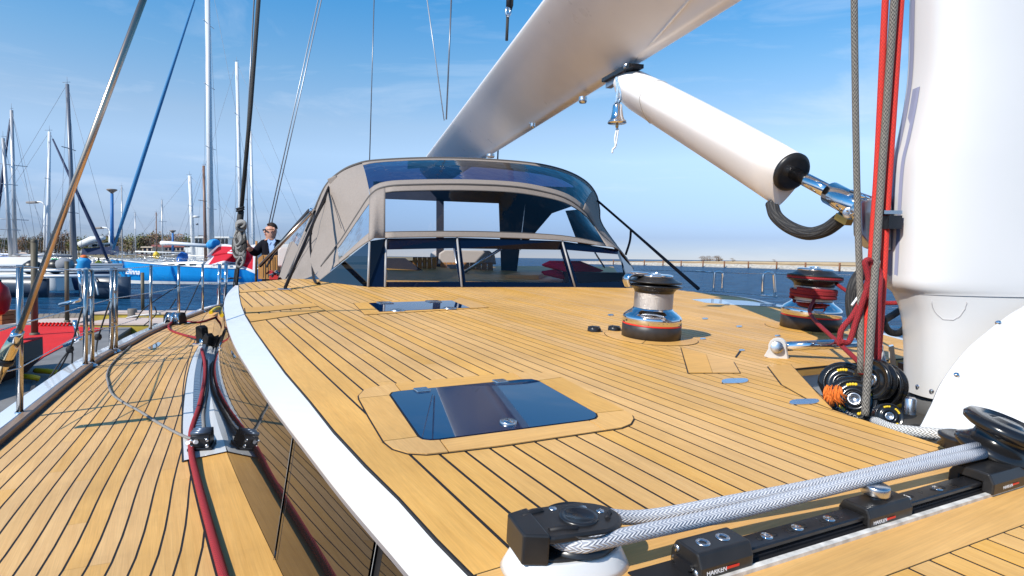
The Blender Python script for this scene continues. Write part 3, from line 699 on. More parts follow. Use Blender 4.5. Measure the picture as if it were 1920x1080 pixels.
def front_patch(x0, x1, v0, v1, name, M, n=24, bulge=0.0, solid=0.0):
    rings = []
    for i in range(n + 1):
        a, b = rung(x0 + (x1 - x0) * i / n)
        rings.append([a.lerp(b, v0 + (v1 - v0) * j / 6) + (CAM - a).normalized() * bulge * math.sin(math.pi * (v0 + (v1 - v0) * j / 6)) for j in range(7)])
    o = MB().loft(rings, closed=False).build(name, M, hood)
    if solid: md = o.modifiers.new('thickness', 'SOLIDIFY'); md.thickness = solid; md.offset = 0
    return o
wrinkle(front_patch(600, 636, 0, 1, 'canvas_panel', M_CANVAS, n=8), 0.02, 0.15)
front_patch(636, 692, 0, 0.16, 'canvas_panel', M_CANVAS, solid=0.006)
front_patch(636, 692, 0.82, 1, 'canvas_panel', M_CANVAS, solid=0.006)
front_patch(636, 692, 0.16, 0.82, 'corner_window', M_VINYL, bulge=0.01)
front_patch(692, 722, 0, 1, 'canvas_panel', M_CANVAS, solid=0.006, n=8)
front_patch(722, 1136, 0, 0.10, 'canvas_panel', M_CANVAS, solid=0.006)
front_patch(722, 1136, 0.88, 1.0, 'canvas_panel', M_CANVAS, solid=0.006)
front_patch(722, 1136, 0.10, 0.88, 'front_window', M_VINYL, bulge=0.015)
front_patch(1136, 1182, 0, 1, 'canvas_panel', M_CANVAS, solid=0.006, n=8)
# dark turned-in hem round the clear window
hem = [rung(722 + (1136 - 722) * i / 30) for i in range(31)]
MB().tube([a.lerp(b, 0.10) for a, b in hem], 0.006, 6).build('window_hem', M_CANVASD, hood)
MB().tube([a.lerp(b, 0.88) for a, b in hem], 0.006, 6).build('window_hem', M_CANVASD, hood)
# roof panel between front bow (B) and the top bow (C)
B3 = resample(ARC_B, 160); C3 = resample(ARC_C, 160)
B5 = resample(ARC_B, 900); C5 = resample(ARC_C, 900)
def cut(arc, x): return min(range(len(arc)), key=lambda i: abs(px_of(arc[i])[0] - x))
ib0, ib1, ic0, ic1 = cut(B5, 694), cut(B5, 1092), cut(C5, 679), cut(C5, 1112)
def roof_patch(part, v0, v1, name, M, n=40, solid=0.0, bulge=0.03, nv=5):
    """part 0: left of the roof window, 1: the window bay, 2: right of it"""
    b = [B5[:ib0 + 1], B5[ib0:ib1 + 1], B5[ib1:]][part]; c = [C5[:ic0 + 1], C5[ic0:ic1 + 1], C5[ic1:]][part]
    b, c = resample(b, n + 1), resample(c, n + 1); rings = []
    for i in range(n + 1):
        e = min(1, 5 * i / n) if part == 0 else (min(1, 5 * (n - i) / n) if part == 2 else 1)
        rings.append([b[i].lerp(c[i], v0 + (v1 - v0) * k / nv) + V((0, 0, bulge * e * math.sin(math.pi * (v0 + (v1 - v0) * k / nv)))) for k in range(nv + 1)])
    o = MB().loft(rings, closed=False).build(name, M, hood)
    if solid: md = o.modifiers.new('thickness', 'SOLIDIFY'); md.thickness = solid; md.offset = 0
    return o
def wrinkle(o, amp, sc):
    tx = bpy.data.textures.new('wrinkle', 'CLOUDS'); tx.noise_scale = sc
    md = o.modifiers.new('sub', 'SUBSURF'); md.subdivision_type = 'SIMPLE'; md.levels = 2; md.render_levels = 2
    d = o.modifiers.new('wrinkle', 'DISPLACE'); d.texture = tx; d.strength = amp; d.texture_coords = 'GLOBAL'
o = roof_patch(0, 0, 1, 'canvas_panel', M_CANVAS); wrinkle(o, 0.035, 0.28)
roof_patch(1, 0, 0.13, 'canvas_panel', M_CANVAS, solid=0.004)
roof_patch(1, 0.88, 1, 'canvas_panel', M_CANVAS, solid=0.004)
roof_patch(1, 0.13, 0.88, 'roof_window', M_ROOFV)
roof_patch(2, 0, 1, 'canvas_panel', M_CANVAS, solid=0.004)
MB().tube(C3[18:150], 0.016, 8).build('piping', M_CANVASD, hood)
MB().tube(B3[4:150], 0.012, 8).build('piping', M_CANVASD, hood)
# aft roof of the tent: falls away behind the top bow, closed by dark canvas with two clear aft windows
DA = resample(smooth_line([at(520, 524, 7.4), at(548, 440, 7.6), at(575, 392, 7.7), at(620, 352, 7.8), at(700, 325, 8.0), at(850, 312, 8.4), at(980, 322, 8.7), at(1060, 340, 8.9), at(1100, 380, 9.0), at(1120, 440, 8.9), at(1185, 500, 8.6)], 6), 160)
def aft_patch(i0, i1, v0, v1, name, M, lo=C3, hi=DA, n=None):
    rings = []
    for i in range(i0, i1 + 1, 2): rings.append([lo[i].lerp(hi[i], v0 + (v1 - v0) * k / 4) + V((0, 0, 0.05 * math.sin(math.pi * (v0 + (v1 - v0) * k / 4)))) for k in range(5)])
    return MB().loft(rings, closed=False).build(name, M, hood)
aft_patch(44, 156, 0, 0.4, 'canvas_roof', M_CANVAS); aft_patch(60, 132, 0.4, 1.0, 'canvas_roof', M_CANVAS)
aft_patch(0, 12, 0, 1, 'canvas_panel', M_CANVAS)
aft_patch(12, 36, 0.0, 0.12, 'canvas_panel', M_CANVAS)
aft_patch(12, 36, 0.12, 1.0, 'side_window', M_VINYL)
aft_patch(36, 44, 0, 1, 'canvas_panel', M_CANVAS)
# aft screen: mullions around openings, seen through the front window
def arc_y(px, py, Y): return at(px, py, Y)
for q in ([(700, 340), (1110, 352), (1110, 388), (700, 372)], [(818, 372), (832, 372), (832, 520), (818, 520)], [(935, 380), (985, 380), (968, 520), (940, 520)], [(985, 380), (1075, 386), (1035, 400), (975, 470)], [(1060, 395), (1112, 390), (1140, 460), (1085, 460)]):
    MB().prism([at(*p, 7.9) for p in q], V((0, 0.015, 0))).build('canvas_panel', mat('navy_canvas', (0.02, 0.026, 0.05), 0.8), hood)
# straps, struts and lashings
def strap(pts, w, M=M_WEB, par=hood, name='strap', d=0.006):
    mb = MB()
    pts = [V(p) for p in pts]
    mb.tube(pts, w, 6, aspect=0.35); return mb.build(name, M, par)
strap([at(616, 352, 5.9), dk(534, 541, 0.01)], 0.024)
strap(smooth_line([at(620, 356, 5.88), at(584, 430, 5.7), at(586, 500, 5.5), dk(590, 528, 0.01), dk(600, 531, 0.01)]), 0.013)
strap([at(585, 437, 5.7), at(560, 487, 5.9), at(536, 522, 6.1)], 0.010)
strap([at(618, 356, 5.88), at(640, 428, 5.2)], 0.005)
MB().box(dk(533, 542.5, 0.006), BX * 0.04, AX * 0.03, DN * 0.006).build('strap_foot', M_CHROME, hood, bevel=0.004)
strap([at(579, 394, 6.6), at(528, 452, 7.0), at(500, 500, 7.4)], 0.02)
MB().box(at(626, 339, 5.95), V((0.045, 0.0, 0.02)), V((0, 0.02, 0)), V((-0.02, 0, 0.035))).build('strap_flap', M_CANVAS, hood, bevel=0.01)
MB().tube([at(487, 499, 6.1), at(583, 399, 6.0)], 0.019, 10).build('strut', M_WARMROD, hood)
MB().tube([at(583, 399, 6.0), at(586, 391, 6.0)], 0.025, 8).build('strut_joint', M_CHROME, hood)

# what stands in the cockpit behind the glass
M_WOODP = mat('warm_cabinet_wood', (0.42, 0.20, 0.055), 0.4, var=0.25, vs=9, stretch=(8, 8, 0.6))
cp = thing('cockpit', 'open cockpit behind the windscreen with wooden cabinets, red cushions and white console', 'cockpit', tuple(dk(870, 520)))
MB().poly([dk(600, 523.2, -0.02), dk(690, 534, -0.02), dk(1175, 537, -0.02), dk(1150, 500, -0.02), dk(640, 496, -0.02)]).build('cockpit_sole', M_TEAKT, cp)
def slab(pts, d, name, M, par=cp, bevel=0.0): return MB().prism(pts, d).build(name, M, par, bevel=bevel)
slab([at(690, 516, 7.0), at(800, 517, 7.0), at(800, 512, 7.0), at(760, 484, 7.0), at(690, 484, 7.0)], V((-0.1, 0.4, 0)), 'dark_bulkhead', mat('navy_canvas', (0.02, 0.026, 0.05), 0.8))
for x0 in range(774, 818, 9): slab([at(x0, 517, 7.4), at(x0 + 8, 517, 7.4), at(x0 + 8, 482, 7.4), at(x0, 482, 7.4)], V((0, 0.02, 0)), 'cabinet_panel', M_WOODP)
for x0 in range(826, 916, 11): slab([at(x0, 511, 7.8), at(x0 + 10, 511, 7.8), at(x0 + 10, 492, 7.8), at(x0, 492, 7.8)], V((0, 0.02, 0)), 'cabinet_panel', M_WOODP)
slab([at(823, 495, 7.85), at(931, 496, 7.85), at(928, 478, 7.85), at(918, 470, 7.85), at(834, 469, 7.85), at(825, 475, 7.85)], V((-0.2, 0.5, 0)), 'console', mat('cream_console', (0.5, 0.46, 0.43), 0.5), bevel=0.01)
slab([at(838, 513, 7.7), at(866, 513, 7.7), at(866, 496, 7.7), at(838, 496, 7.7)], V((0, 0.05, 0)), 'vent_grille', mat('grey_grille', (0.4, 0.4, 0.42), 0.4))
M_CUSH = mat('crimson_cushion', (0.80, 0.012, 0.07), 0.75, bump=0.2, bs=4)
def cushion(pts, d, name='cushion'):
    o = MB().prism(pts, d).build(name, M_CUSH, cp, bevel=0.035, seg=3); return o
cushion([at(1012, 497, 6.5), at(1030, 488.5, 6.5), at(1088, 489, 6.6), at(1135, 508, 6.6), at(1100, 512, 6.6), at(1062, 510, 6.5)], V((0.05, 0.5, -0.02)))
cushion([at(1012, 509, 6.2), at(1030, 506, 6.2), at(1062, 518, 6.2), at(1062, 526, 6.2), at(1020, 516, 6.2)], V((0.1, 0.5, 0)))
slab([at(1060, 534, 6.1), at(1180, 532, 6.2), at(1180, 512, 6.2), at(1060, 510, 6.1)], V((0.0, 0.3, 0)), 'seat_box', mat('plum_seat_box', (0.05, 0.012, 0.022), 0.5))
slab([at(946, 526, 6.6), at(1010, 526, 6.6), at(1010, 516, 6.6), at(948, 516, 6.6)], V((0.2, 1.0, 0.03)), 'cockpit_table', M_TEAKT)
MB().tube([at(870, 511, 7.0), at(940, 466, 6.9)], 0.018, 8).build('strut', M_STEEL, cp)
MB().tube([at(1115, 473, 6.4), at(1134, 502, 6.4)], 0.009, 8).build('gas_strut', M_CHROME, cp)
# helm pedestal and coaming seen left of the tent, beside the man
slab([at(484, 523, 7.9), at(520, 523, 7.9), at(520, 480, 7.9), at(492, 478, 7.9), at(484, 484, 7.9)], V((0.1, 0.6, 0)), 'helm_seat', M_WOODP)
for x0 in (494, 503, 512): MB().box(at(x0, 500, 7.88), V((0.004, 0, 0)), V((0, 0.004, 0)), V((0, 0, 0.15))).build('panel_groove', M_CAULK, cp)
slab([at(520, 500, 7.6), at(545, 500, 7.6), at(545, 462, 7.6), at(526, 462, 7.6), at(520, 468, 7.6)], V((0.1, 0.5, 0)), 'console', mat('cream_console2', (0.62, 0.55, 0.52), 0.5), bevel=0.02)
slab([at(516, 463.5, 7.6), at(548, 463.5, 7.6), at(548, 458, 7.6), at(522, 457, 7.6)], V((0.1, 0.5, 0)), 'console_top', M_WHITE)
slab([at(505, 524, 7.4), at(530, 524, 7.4), at(530, 509, 7.4), at(505, 509, 7.4)], V((0, 0.2, 0)), 'red_cover', mat('red_cover', (0.5, 0.02, 0.02), 0.6))
for k in range(5):
    MB().tube(smooth_line([at(500 + 5 * k, 513 + k % 3 * 3, 7.3), at(508 + 5 * k, 508 + k % 2 * 5, 7.25), at(516 + 4 * k, 515 - k % 2 * 4, 7.2)]), 0.012, 6).build('cockpit_line', [M_DRED, M_CHROME, M_GRR, M_CHROME, M_DKR][k], cp)

# ================================================================== WINCHES
def winch(label, c, rad, ang, line=False):
    t = thing('deck_winch', label, 'winch', tuple(c), 'deck winches')
    P = lambda *h: [(z * rad, r * rad) for z, r in h]
    MB().lathe(P((0, 0.99), (0.0, 1.0), (0.45, 1.0), (0.46, 0.985)), c, DN, 56).build('base', M_RUBBER, t)
    MB().lathe(P((0.455, 0.985), (0.46, 0.998), (0.505, 0.998), (0.51, 0.98)), c, DN, 56).build('stripe', M_REDST, t)
    MB().lathe(P((0.508, 0.98), (0.512, 1.0), (0.70, 1.0), (0.74, 0.985), (0.80, 0.93), (0.88, 0.82), (0.95, 0.72), (1.0, 0.675), (1.03, 0.665), (1.03, 0.64)), c, DN, 64).build('skirt', M_CHROME, t)
    MB().lathe(P((1.02, 0.655), (1.55, 0.655)), c, DN, 56).build('drum', M_DRUM, t)
    MB().lathe(P((1.55, 0.655), (1.553, 0.66), (1.60, 0.67), (1.68, 0.73), (1.74, 0.84), (1.765, 0.90), (1.775, 0.925), (1.81, 0.925), (1.82, 0.90), (1.84, 0.70), (1.845, 0.5)), c, DN, 56).build('lower_jaw', M_BLACK, t)
    MB().lathe(P((1.86, 0.5), (1.88, 0.76), (1.90, 0.90), (1.93, 0.915), (1.95, 0.90), (1.97, 0.80), (2.03, 0.68), (2.08, 0.62), (2.10, 0.58), (2.10, 0.3)), c, DN, 56).build('upper_jaw', M_BLACKP, t)
    MB().lathe(P((2.09, 0.58), (2.13, 0.60), (2.165, 0.585), (2.18, 0.54), (2.185, 0.30), (2.185, 0.20)), c, DN, 48).build('top_cap', M_CHROME, t)
    MB().lathe(P((2.18, 0.17), (2.22, 0.165), (2.225, 0.1), (2.2, 0.09), (2.19, 0.0)), c, DN, 12, False).build('handle_socket', M_STEEL, t)
    u = (BX * math.cos(ang) + AX * math.sin(ang)); w = DN.cross(u)
    arm = [c + DN * (2.14 * rad) + u * (0.3 * rad), c + DN * (2.16 * rad) + u * (0.75 * rad), c + DN * (2.13 * rad) + u * (1.0 * rad), c + DN * (2.0 * rad) + u * (1.12 * rad), c + DN * (1.86 * rad) + u * (1.08 * rad), c + DN * (1.76 * rad) + u * (1.03 * rad)]
    MB().tube(smooth_line(arm, 5), 0.09 * rad, 10, aspect=2.4).build('feeder_arm', M_CHROME, t)
    # oval window in the chrome skirt, facing the camera
    f = (CAM - c); f -= DN * f.dot(DN); f.normalize(); s = DN.cross(f)
    pts = [c + DN * (0.83 * rad + 0.055 * rad * math.sin(q)) + (f * math.cos(0.42 * math.cos(q)) + s * math.sin(0.42 * math.cos(q))) * (0.915 * rad - 0.075 * rad * math.sin(q)) for q in [2 * math.pi * k / 28 for k in range(28)]]
    if not line: MB().tube(pts, 0.016 * rad, 6, closed=True).build('skirt_recess', M_STEEL, t)
    if not line: MB().poly(pts).build('skirt_plate', M_STEEL, t)
    return t
winch('black and polished deck winch with a bare pebbled drum, standing alone on the teak', W1C, wr, math.pi * 0.93)
winch('deck winch with dark red rope wound round its drum, behind the mast ropes', W2C, 0.165, math.pi * 0.2, True)
# red line on the second winch
r2 = 0.165
helix = []
for i in range(0, 4 * 20):
    a = -2 * math.pi * i / 20 + 2.6; h = (1.10 + 0.115 * min(i / 20, 2.2) + (0.10 if i > 60 else 0) * (i - 60) / 20) * r2
    helix.append(W2C + DN * h + (BX * math.cos(a) + AX * math.sin(a)) * (0.655 * r2 + 0.011))
cable('winch_rope', helix, 0.0105, M_DRED, 'dark red rope wrapped in turns round the second winch drum', 'rope', k=1, n=8)
top = [W2C + DN * 1.85 * r2 + (BX * math.cos(a) + AX * math.sin(a)) * (0.86 * r2) for a in [2 * math.pi * k / 40 for k in range(40)]]
tb = MB().tube(top, 0.0105, 8, closed=True).build('winch_rope', M_DRED); tag(tb, 'dark red rope held in the jaws at the top of the winch', 'rope')
cable('rope_tail', [W2C + DN * 1.85 * r2 + BX * 0.86 * r2, at(1588, 546, 3.2), at(1620, 560, 3.0), at(1660, 568, 2.7), at(1720, 565, 2.6)], 0.010, M_DRED, 'dark red rope running from the wound winch away behind the mast', 'rope')
p_in = W2C + DN * 1.12 * r2 - BX * 0.60 * r2 - AX * 0.42 * r2
cable('red_sheet', [p_in, at(1520, 590, 3.0), at(1580, 650, 2.4), at(1652, 717, 1.98)], 0.0095, M_DRED, 'dark red rope leading down from the wound winch to the black mast blocks', 'rope')
# two small black deck buttons left of the near winch
for px, py in ((1114, 618), (1152, 617)):
    c = dk(px, py + 3); t = thing('foot_switch', 'small round black foot switch on the teak, %s' % ('further from the winch' if px < 1130 else 'nearer to the winch'), 'foot switch', tuple(c), 'foot switches')
    MB().lathe([(0, 0.034), (0.012, 0.034), (0.018, 0.031)], c, DN, 28).build('base_ring', M_BLACK, t)
    MB().lathe([(0.016, 0.031), (0.024, 0.026), (0.026, 0.012), (0.026, 0)], c, DN, 28).build('cover', M_BLACKP, t)
    for k in range(5):
        q = c + (BX * math.cos(k * 1.2566) + AX * math.sin(k * 1.2566)) * 0.028
        MB().lathe([(0.018, 0.005), (0.024, 0.004), (0.024, 0)], q, DN, 8).build('lug', M_BLACK, t)
# polished bar with white cheeks on the aft edge of the well
bar = thing('roller_bar', 'polished steel bar between white triangular cheeks beside the mast well', 'deck bar', tuple(dk(1462, 672)))
def cheek(cx, cy, Y, base_l, base_r, apex_r):
    pts = [base_l, base_r]
    for k in range(9):
        a = -0.25 + math.pi * 1.15 * k / 8
        pts.append((cx + apex_r * math.cos(a), cy - apex_r * math.sin(a)))
    return MB().prism([at(x, y, Y) for x, y in pts], V((0.012, 0.012, 0.0))).build('cheek', M_WHITE, bar, bevel=0.002)
Yb = dk(1462, 672).y
cheek(1457, 650, Yb, (1432, 668), (1479, 684), 17)
cheek(1640, 652, Yb - 0.1, (1617, 668), (1664, 690), 15)
MB().tube([at(1459, 650, Yb + 0.03), at(1636, 642, Yb + 0.02)], 0.0205, 20).build('bar', M_CHROME, bar)
MB().lathe([(0, 0.026), (0.008, 0.026), (0.011, 0.021), (0.011, 0.0)], at(1456, 651, Yb), V((-0.35, -0.9, 0.15)), 24).build('end_cap', M_STEEL, bar)

# ================================================================== MAST, BOOM, VANG
mast = thing('mast', 'broad white mast with grey edge stripes and screwed foot fairing at the right', 'mast', tuple(at(1800, 790, 1.95)))
MY = 2.0
prof_px = [(1716, -700), (1708, -120), (1705, 0), (1702, 120), (1694, 190), (1681, 258), (1670, 310), (1664, 400), (1660, 480), (1658, 520)]
rings = []
def mring(px, py, hw=0.50, hy=0.17, Y=MY, n=72, dx=0.0):
    """one level of the mast, shifted so that its outline as seen from the deck passes the measured point"""
    p = at(px, py, Y); off = 0.0
    for it in range(4):
        c = p + V((hw + dx + off, 0, 0)); out = []
        for k in range(n):
            a = math.pi + 2 * math.pi * k / n; ca, sa = math.cos(a), math.sin(a)
            out.append(c + V((hw * math.copysign(abs(ca) ** 0.7, ca), hy * math.copysign(abs(sa) ** 0.62, sa), 0)))
        xm = min(px_of(q)[0] for q in out); off += (px - xm) / F_PX * Y
    return out
pp = smooth_line([V((x, y, 0)) for x, y in prof_px], 5)
MB().loft([mring(p.x, p.y) for p in pp]).build('mast_tube', M_MASTW, mast)
# grey stripes down the after edge
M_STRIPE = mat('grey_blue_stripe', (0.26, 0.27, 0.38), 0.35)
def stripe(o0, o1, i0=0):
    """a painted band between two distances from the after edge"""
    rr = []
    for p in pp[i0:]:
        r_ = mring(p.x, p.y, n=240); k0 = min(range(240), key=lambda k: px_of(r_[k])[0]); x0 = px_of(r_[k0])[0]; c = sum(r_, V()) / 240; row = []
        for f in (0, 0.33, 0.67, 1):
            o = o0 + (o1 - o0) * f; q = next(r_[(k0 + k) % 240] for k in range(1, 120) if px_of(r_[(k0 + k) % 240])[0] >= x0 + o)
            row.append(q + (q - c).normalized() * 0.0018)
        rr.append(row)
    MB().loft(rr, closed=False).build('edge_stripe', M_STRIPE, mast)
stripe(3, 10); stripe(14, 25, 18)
# shrink-wrapped hem and the smooth skirt below it
hem = []
for q, (px, py, hw) in enumerate([(1657, 515, 0.50), (1656, 525, 0.502), (1657, 532, 0.501), (1660, 538, 0.501), (1664, 543, 0.50), (1669, 546, 0.499), (1671, 549, 0.494)]): hem.append(mring(px, py, hw, 0.172))
MB().loft(hem).build('wrap_hem', M_MASTW, mast)
sk = [mring(px, py, 0.49, 0.168) for px, py in [(1672, 549), (1684, 575), (1691, 610), (1694, 660), (1694, 720), (1693, 738)]]
MB().loft(sk).build('skirt', M_MASTW, mast)
MB().loft([mring(1702, 735, 0.47, 0.155), mring(1702, 800, 0.47, 0.155)], cap=True).build('mast_step', mat('grey_step', (0.12, 0.12, 0.12), 0.4), mast)
MB().box(at(1790, 800, 1.95), V((0.30, 0, 0)), V((0, 0.30, 0)), V((0, 0, 0.035))).build('step_plate', mat('dark_step_plate', (0.06, 0.055, 0.05), 0.35), mast, bevel=0.006)
MB().box(at(1760, 812, 1.72), V((0.2, 0.06, 0)), V((0, 0.012, 0)), V((0, 0, 0.004))).build('yellow_shim', M_YEL, mast)
MB().lathe([(0, 0.016), (0.045, 0.016), (0.05, 0.012), (0.05, 0)], at(1706, 776, 1.75), (0, 0, 1), 20).build('bolt', M_STEEL, mast)
def dome(px, py, Y, r, name='screw', M=M_CHROME, par=mast):
    p = at(px, py, Y); MB().lathe([(-0.004, r), (0.002, r), (0.005, r * 0.7), (0.006, 0.0)], p, (CAM - p), 14).build(name, M, par)
# half-round cover line on the skirt
# flared foot fairing in front
left = [at(1945, 552, 1.79), at(1920, 573, 1.76), at(1892, 590, 1.74), at(1853, 620, 1.71), at(1818, 650, 1.68), at(1788, 685, 1.66), at(1764, 721, 1.64), at(1750, 753, 1.63), at(1738, 777, 1.62), at(1727, 798, 1.61)]
right = [at(2250, y + 12 + k * 3, 1.70 - 0.022 * k) for k, y in enumerate((552, 573, 590, 620, 650, 685, 721, 753, 777, 798))]
rr = []
for a, b in zip(smooth_line(left, 5), smooth_line(right, 5)):
    rr.append([a.lerp(b, t) + V((0, -0.07 * math.sin(math.pi * t) ** 2, 0)) for t in [k / 14 for k in range(15)]])
# bottom dips in a shallow curve
lastrow = rr[-1]; rr.append([p + V((0, 0, -0.03 * math.sin(math.pi * min(1, 0.1 + k / 14)))) for k, p in enumerate(lastrow)])
o = MB().loft(rr, closed=False).build('foot_fairing', M_WHITE, mast); md = o.modifiers.new('thickness', 'SOLIDIFY'); md.thickness = 0.008
def snap(px, py, pts):
    ok = sorted(pts, key=lambda p: math.hypot(px_of(p)[0] - px, px_of(p)[1] - py))[:6]; return min(ok, key=lambda p: (p - CAM).length)
def dense(rows, k=6):
    out = []
    for a, b in zip(rows, rows[1:]):
        for i in range(k):
            r_ = [p.lerp(q, i / k) for p, q in zip(a, b)]
            for p, q in zip(r_, r_[1:]): out += [p.lerp(q, j / k) for j in range(k)]
    return out
fd = dense(rr); skd = [p for p in dense(sk, 8) if p.y < 1.99]
def dome_at(p, r, par=mast): MB().lathe([(-0.004, r), (0.002, r), (0.005, r * 0.7), (0.006, 0.0)], p, (CAM - p), 14).build('screw', M_CHROME, par)
for px, py in ((1794, 700), (1873, 600)): dome_at(snap(px, py, fd), 0.008)
for px, py in ((1702, 723), (1746, 735)): dome_at(snap(px, py, skd), 0.008)
MB().tube([snap(1780 + 34 * math.cos(t), 566 + 37 * math.sin(t), skd) + V((-0.0003, -0.0006, 0)) for t in [math.pi * k / 20 for k in range(21)]], 0.0012, 5).build('cover_seam', mat('seam_grey', (0.45, 0.43, 0.43), 0.5), mast)
# vang bracket on the mast
M_CAST = mat('cast_alloy', (0.42, 0.43, 0.46), 0.32, 0.9, var=0.15, vs=20)
br = [(1612, 378), (1637, 372), (1672, 365), (1674, 470), (1640, 466), (1633, 463), (1614, 440)]
MB().prism([at(x, y, 2.02) for x, y in br], V((0.02, 0.08, 0))).build('vang_bracket', M_CAST, mast, bevel=0.006)
MB().box(at(1657, 400, 2.0), V((0.03, 0, 0)), V((0, 0.05, 0)), V((0, 0, 0.006))).build('bracket_web', M_STEEL, mast)
MB().box(at(1661, 418, 2.0), V((0.022, 0, 0)), V((0, 0.05, 0)), V((0, 0, 0.022))).build('bracket_recess', M_BLACK, mast)
MB().tube([at(1596, 360, 2.1), at(1634, 373, 2.02)], 0.009, 8).build('bracket_pin', M_CHROME, mast)

boom = thing('boom', 'huge pearl white V-shaped boom overhead, running aft above the sprayhood', 'boom', tuple(at(1300, 60, 2.9)))
def boom_sec(Y):
    """cross-section at distance Y: keel on the photograph's lower edge line, near shoulder on the upper one"""
    def vp_pt(px0, py0, Y0):   # slide along the boom direction (vanishing point 698,428) from a point known at Y0
        p = at(px0, py0, Y0); d = ray(698, 428); return p + d * ((Y - Y0) / d.y)
    B = vp_pt(1165, 135, 4.0); T = vp_pt(1015, -0.2, 4.0)
    return B, T
BD = ray(698, 428).normalized(); side = BD.cross(V((0, 0, 1))).normalized(); side = -side if side.x > 0 else side   # to the left
rings = []
YS = [1.95, 2.4, 2.8, 3.3, 3.8, 4.4, 5.2, 6.2, 7.4, 8.8, 10.5, 13.0, 16.0]
for Y in YS:
    B, T = boom_sec(Y)
    upv = side.cross(BD); upv = upv if upv.z > 0 else -upv
    cx = side * 0.42 + upv * 0.48                       # keel -> left shoulder (for reference)
    h = T - B; c = B - side * 0.0
    right = T - side * (2 * (T - B).dot(side))
    keel_r = 0.05
    out = []
    l2 = B.lerp(T, 0.10) + side * 0.012; r2_ = B.lerp(right, 0.10) - side * 0.012
    mid = B.lerp(T, 0.55) + (side * 0.75 - V((0, 0, 0.6))) * 0.035; midr = B.lerp(right, 0.55) + (-side * 0.75 - V((0, 0, 0.6))) * 0.035
    base = [B + V((0, 0, -0.0)), B + side * 0.05 + V((0, 0, 0.006)), l2, B.lerp(T, 0.3) + (side * 0.75 - V((0, 0, 0.6))) * 0.025, mid, B.lerp(T, 0.8) + (side * 0.75 - V((0, 0, 0.6))) * 0.022, T, T + V((0, 0, 0.02)) - side * 0.01,
            right + V((0, 0, 0.02)) + side * 0.01, right, B.lerp(right, 0.8) + (-side * 0.75 - V((0, 0, 0.6))) * 0.022, midr, B.lerp(right, 0.3) + (-side * 0.75 - V((0, 0, 0.6))) * 0.025, r2_, B - side * 0.05 + V((0, 0, 0.006))]
    rings.append(base)
o = MB().loft(rings, cap=True).build('boom_body', M_BOOMW, boom)
bev = o.modifiers.new('sub', 'SUBSURF'); bev.levels = 1; bev.render_levels = 2
cr = o.data
B4, T4 = boom_sec(4.0)
def on_boom(px, py, off=0.006):   # meet the keel-to-shoulder flank
    n = (T4 - B4).cross(BD).normalized(); r = ray(px, py); p = CAM + r * ((B4 - CAM).dot(n) / r.dot(n)); return p + (CAM - p).normalized() * off
# crease from the vang fitting up and forward
MB().tube([on_boom(1187, 116, 0.02), on_boom(1240, 60, 0.035), on_boom(1292, 0, 0.03), on_boom(1330, -46, 0.03)], 0.006, 8).build('panel_seam', M_BOOMW, boom)
M_SEAM = mat('soft_grey_seam', (0.62, 0.58, 0.56), 0.5)
fitp = [at(1139, 150, 4.0), at(1190, 122, 3.75), at(1190, 128, 3.75), at(1147, 152, 4.0)]
MB().box(at(1166, 138, 3.86), (at(1192, 121, 3.7) - at(1140, 150, 4.02)) * 0.5, side * 0.05, V((0, 0, 0.012))).build('vang_plate', M_BLACK, boom)
MB().box(at(1158, 147, 3.9), (at(1186, 133, 3.75) - at(1146, 157, 4.0)) * 0.45, side * 0.02, V((0, 0, 0.03))).build('vang_lug', M_CAST, boom)
MB().lathe([(-0.05, 0.018), (0.05, 0.018), (0.05, 0)], at(1184, 125, 3.75), side, 16).build('lug_pin', M_STEEL, boom)
for px, py, Y, r in ((1093, 182, 4.55, 0.032), (999, 231, 5.6, 0.022), (920, 289, 7.4, 0.05)):
    c = at(px, py, Y); MB().lathe([(0, r), (0.02, r), (0.028, r * 1.05), (0.045, r * 0.8), (0.05, 0)], c, V((0, 0, -1)), 20).build('sheave_fitting', M_STEEL, boom)
c = on_boom(999, 231, 0.012); MB().lathe([(0, 0.035), (0.006, 0.03), (0.006, 0)], c, CAM - c, 20).build('padeye', M_STEEL, boom)

vang = thing('boom_vang', 'white teardrop boom vang with polished piston rod, slanting up to the boom', 'boom vang', tuple(at(1480, 330, 2.45)))
def vY(px): t = (px - 1165) / (1640 - 1165); return 1 / (1 / 4.0 + t * (1 / 2.05 - 1 / 4.0))
def vP(px): return at(px, 152 + (px - 1165) * 0.535, vY(px))
va = (vP(1480) - vP(1180)).normalized(); vs_ = va.cross(V((0, 0, 1))).normalized(); vu = vs_.cross(va).normalized(); vu = vu if vu.z > 0 else -vu
rings = []
for px, r_, tail in ((1169, 0.035, 0.05), (1170.5, 0.075, 0.10), (1176, 0.10, 0.125), (1190, 0.108, 0.135), (1230, 0.107, 0.14), (1300, 0.101, 0.145), (1380, 0.093, 0.15), (1440, 0.086, 0.155), (1482, 0.079, 0.158)):
    c = vP(px); ring = []
    for k in range(40):
        a = 2 * math.pi * k / 40; s, u = math.cos(a), math.sin(a)
        if u < 0:
            w = (1 - abs(u) ** 1.3) ** 0.8; ring.append(c + vs_ * (math.copysign(w, s) * r_ if abs(s) > 1e-6 else 0) + vu * (u * tail))
        else: ring.append(c + vs_ * (s * r_) + vu * (u * r_))
    rings.append(ring)
MB().loft(rings, cap=True).build('vang_housing', M_BOOMW, vang)
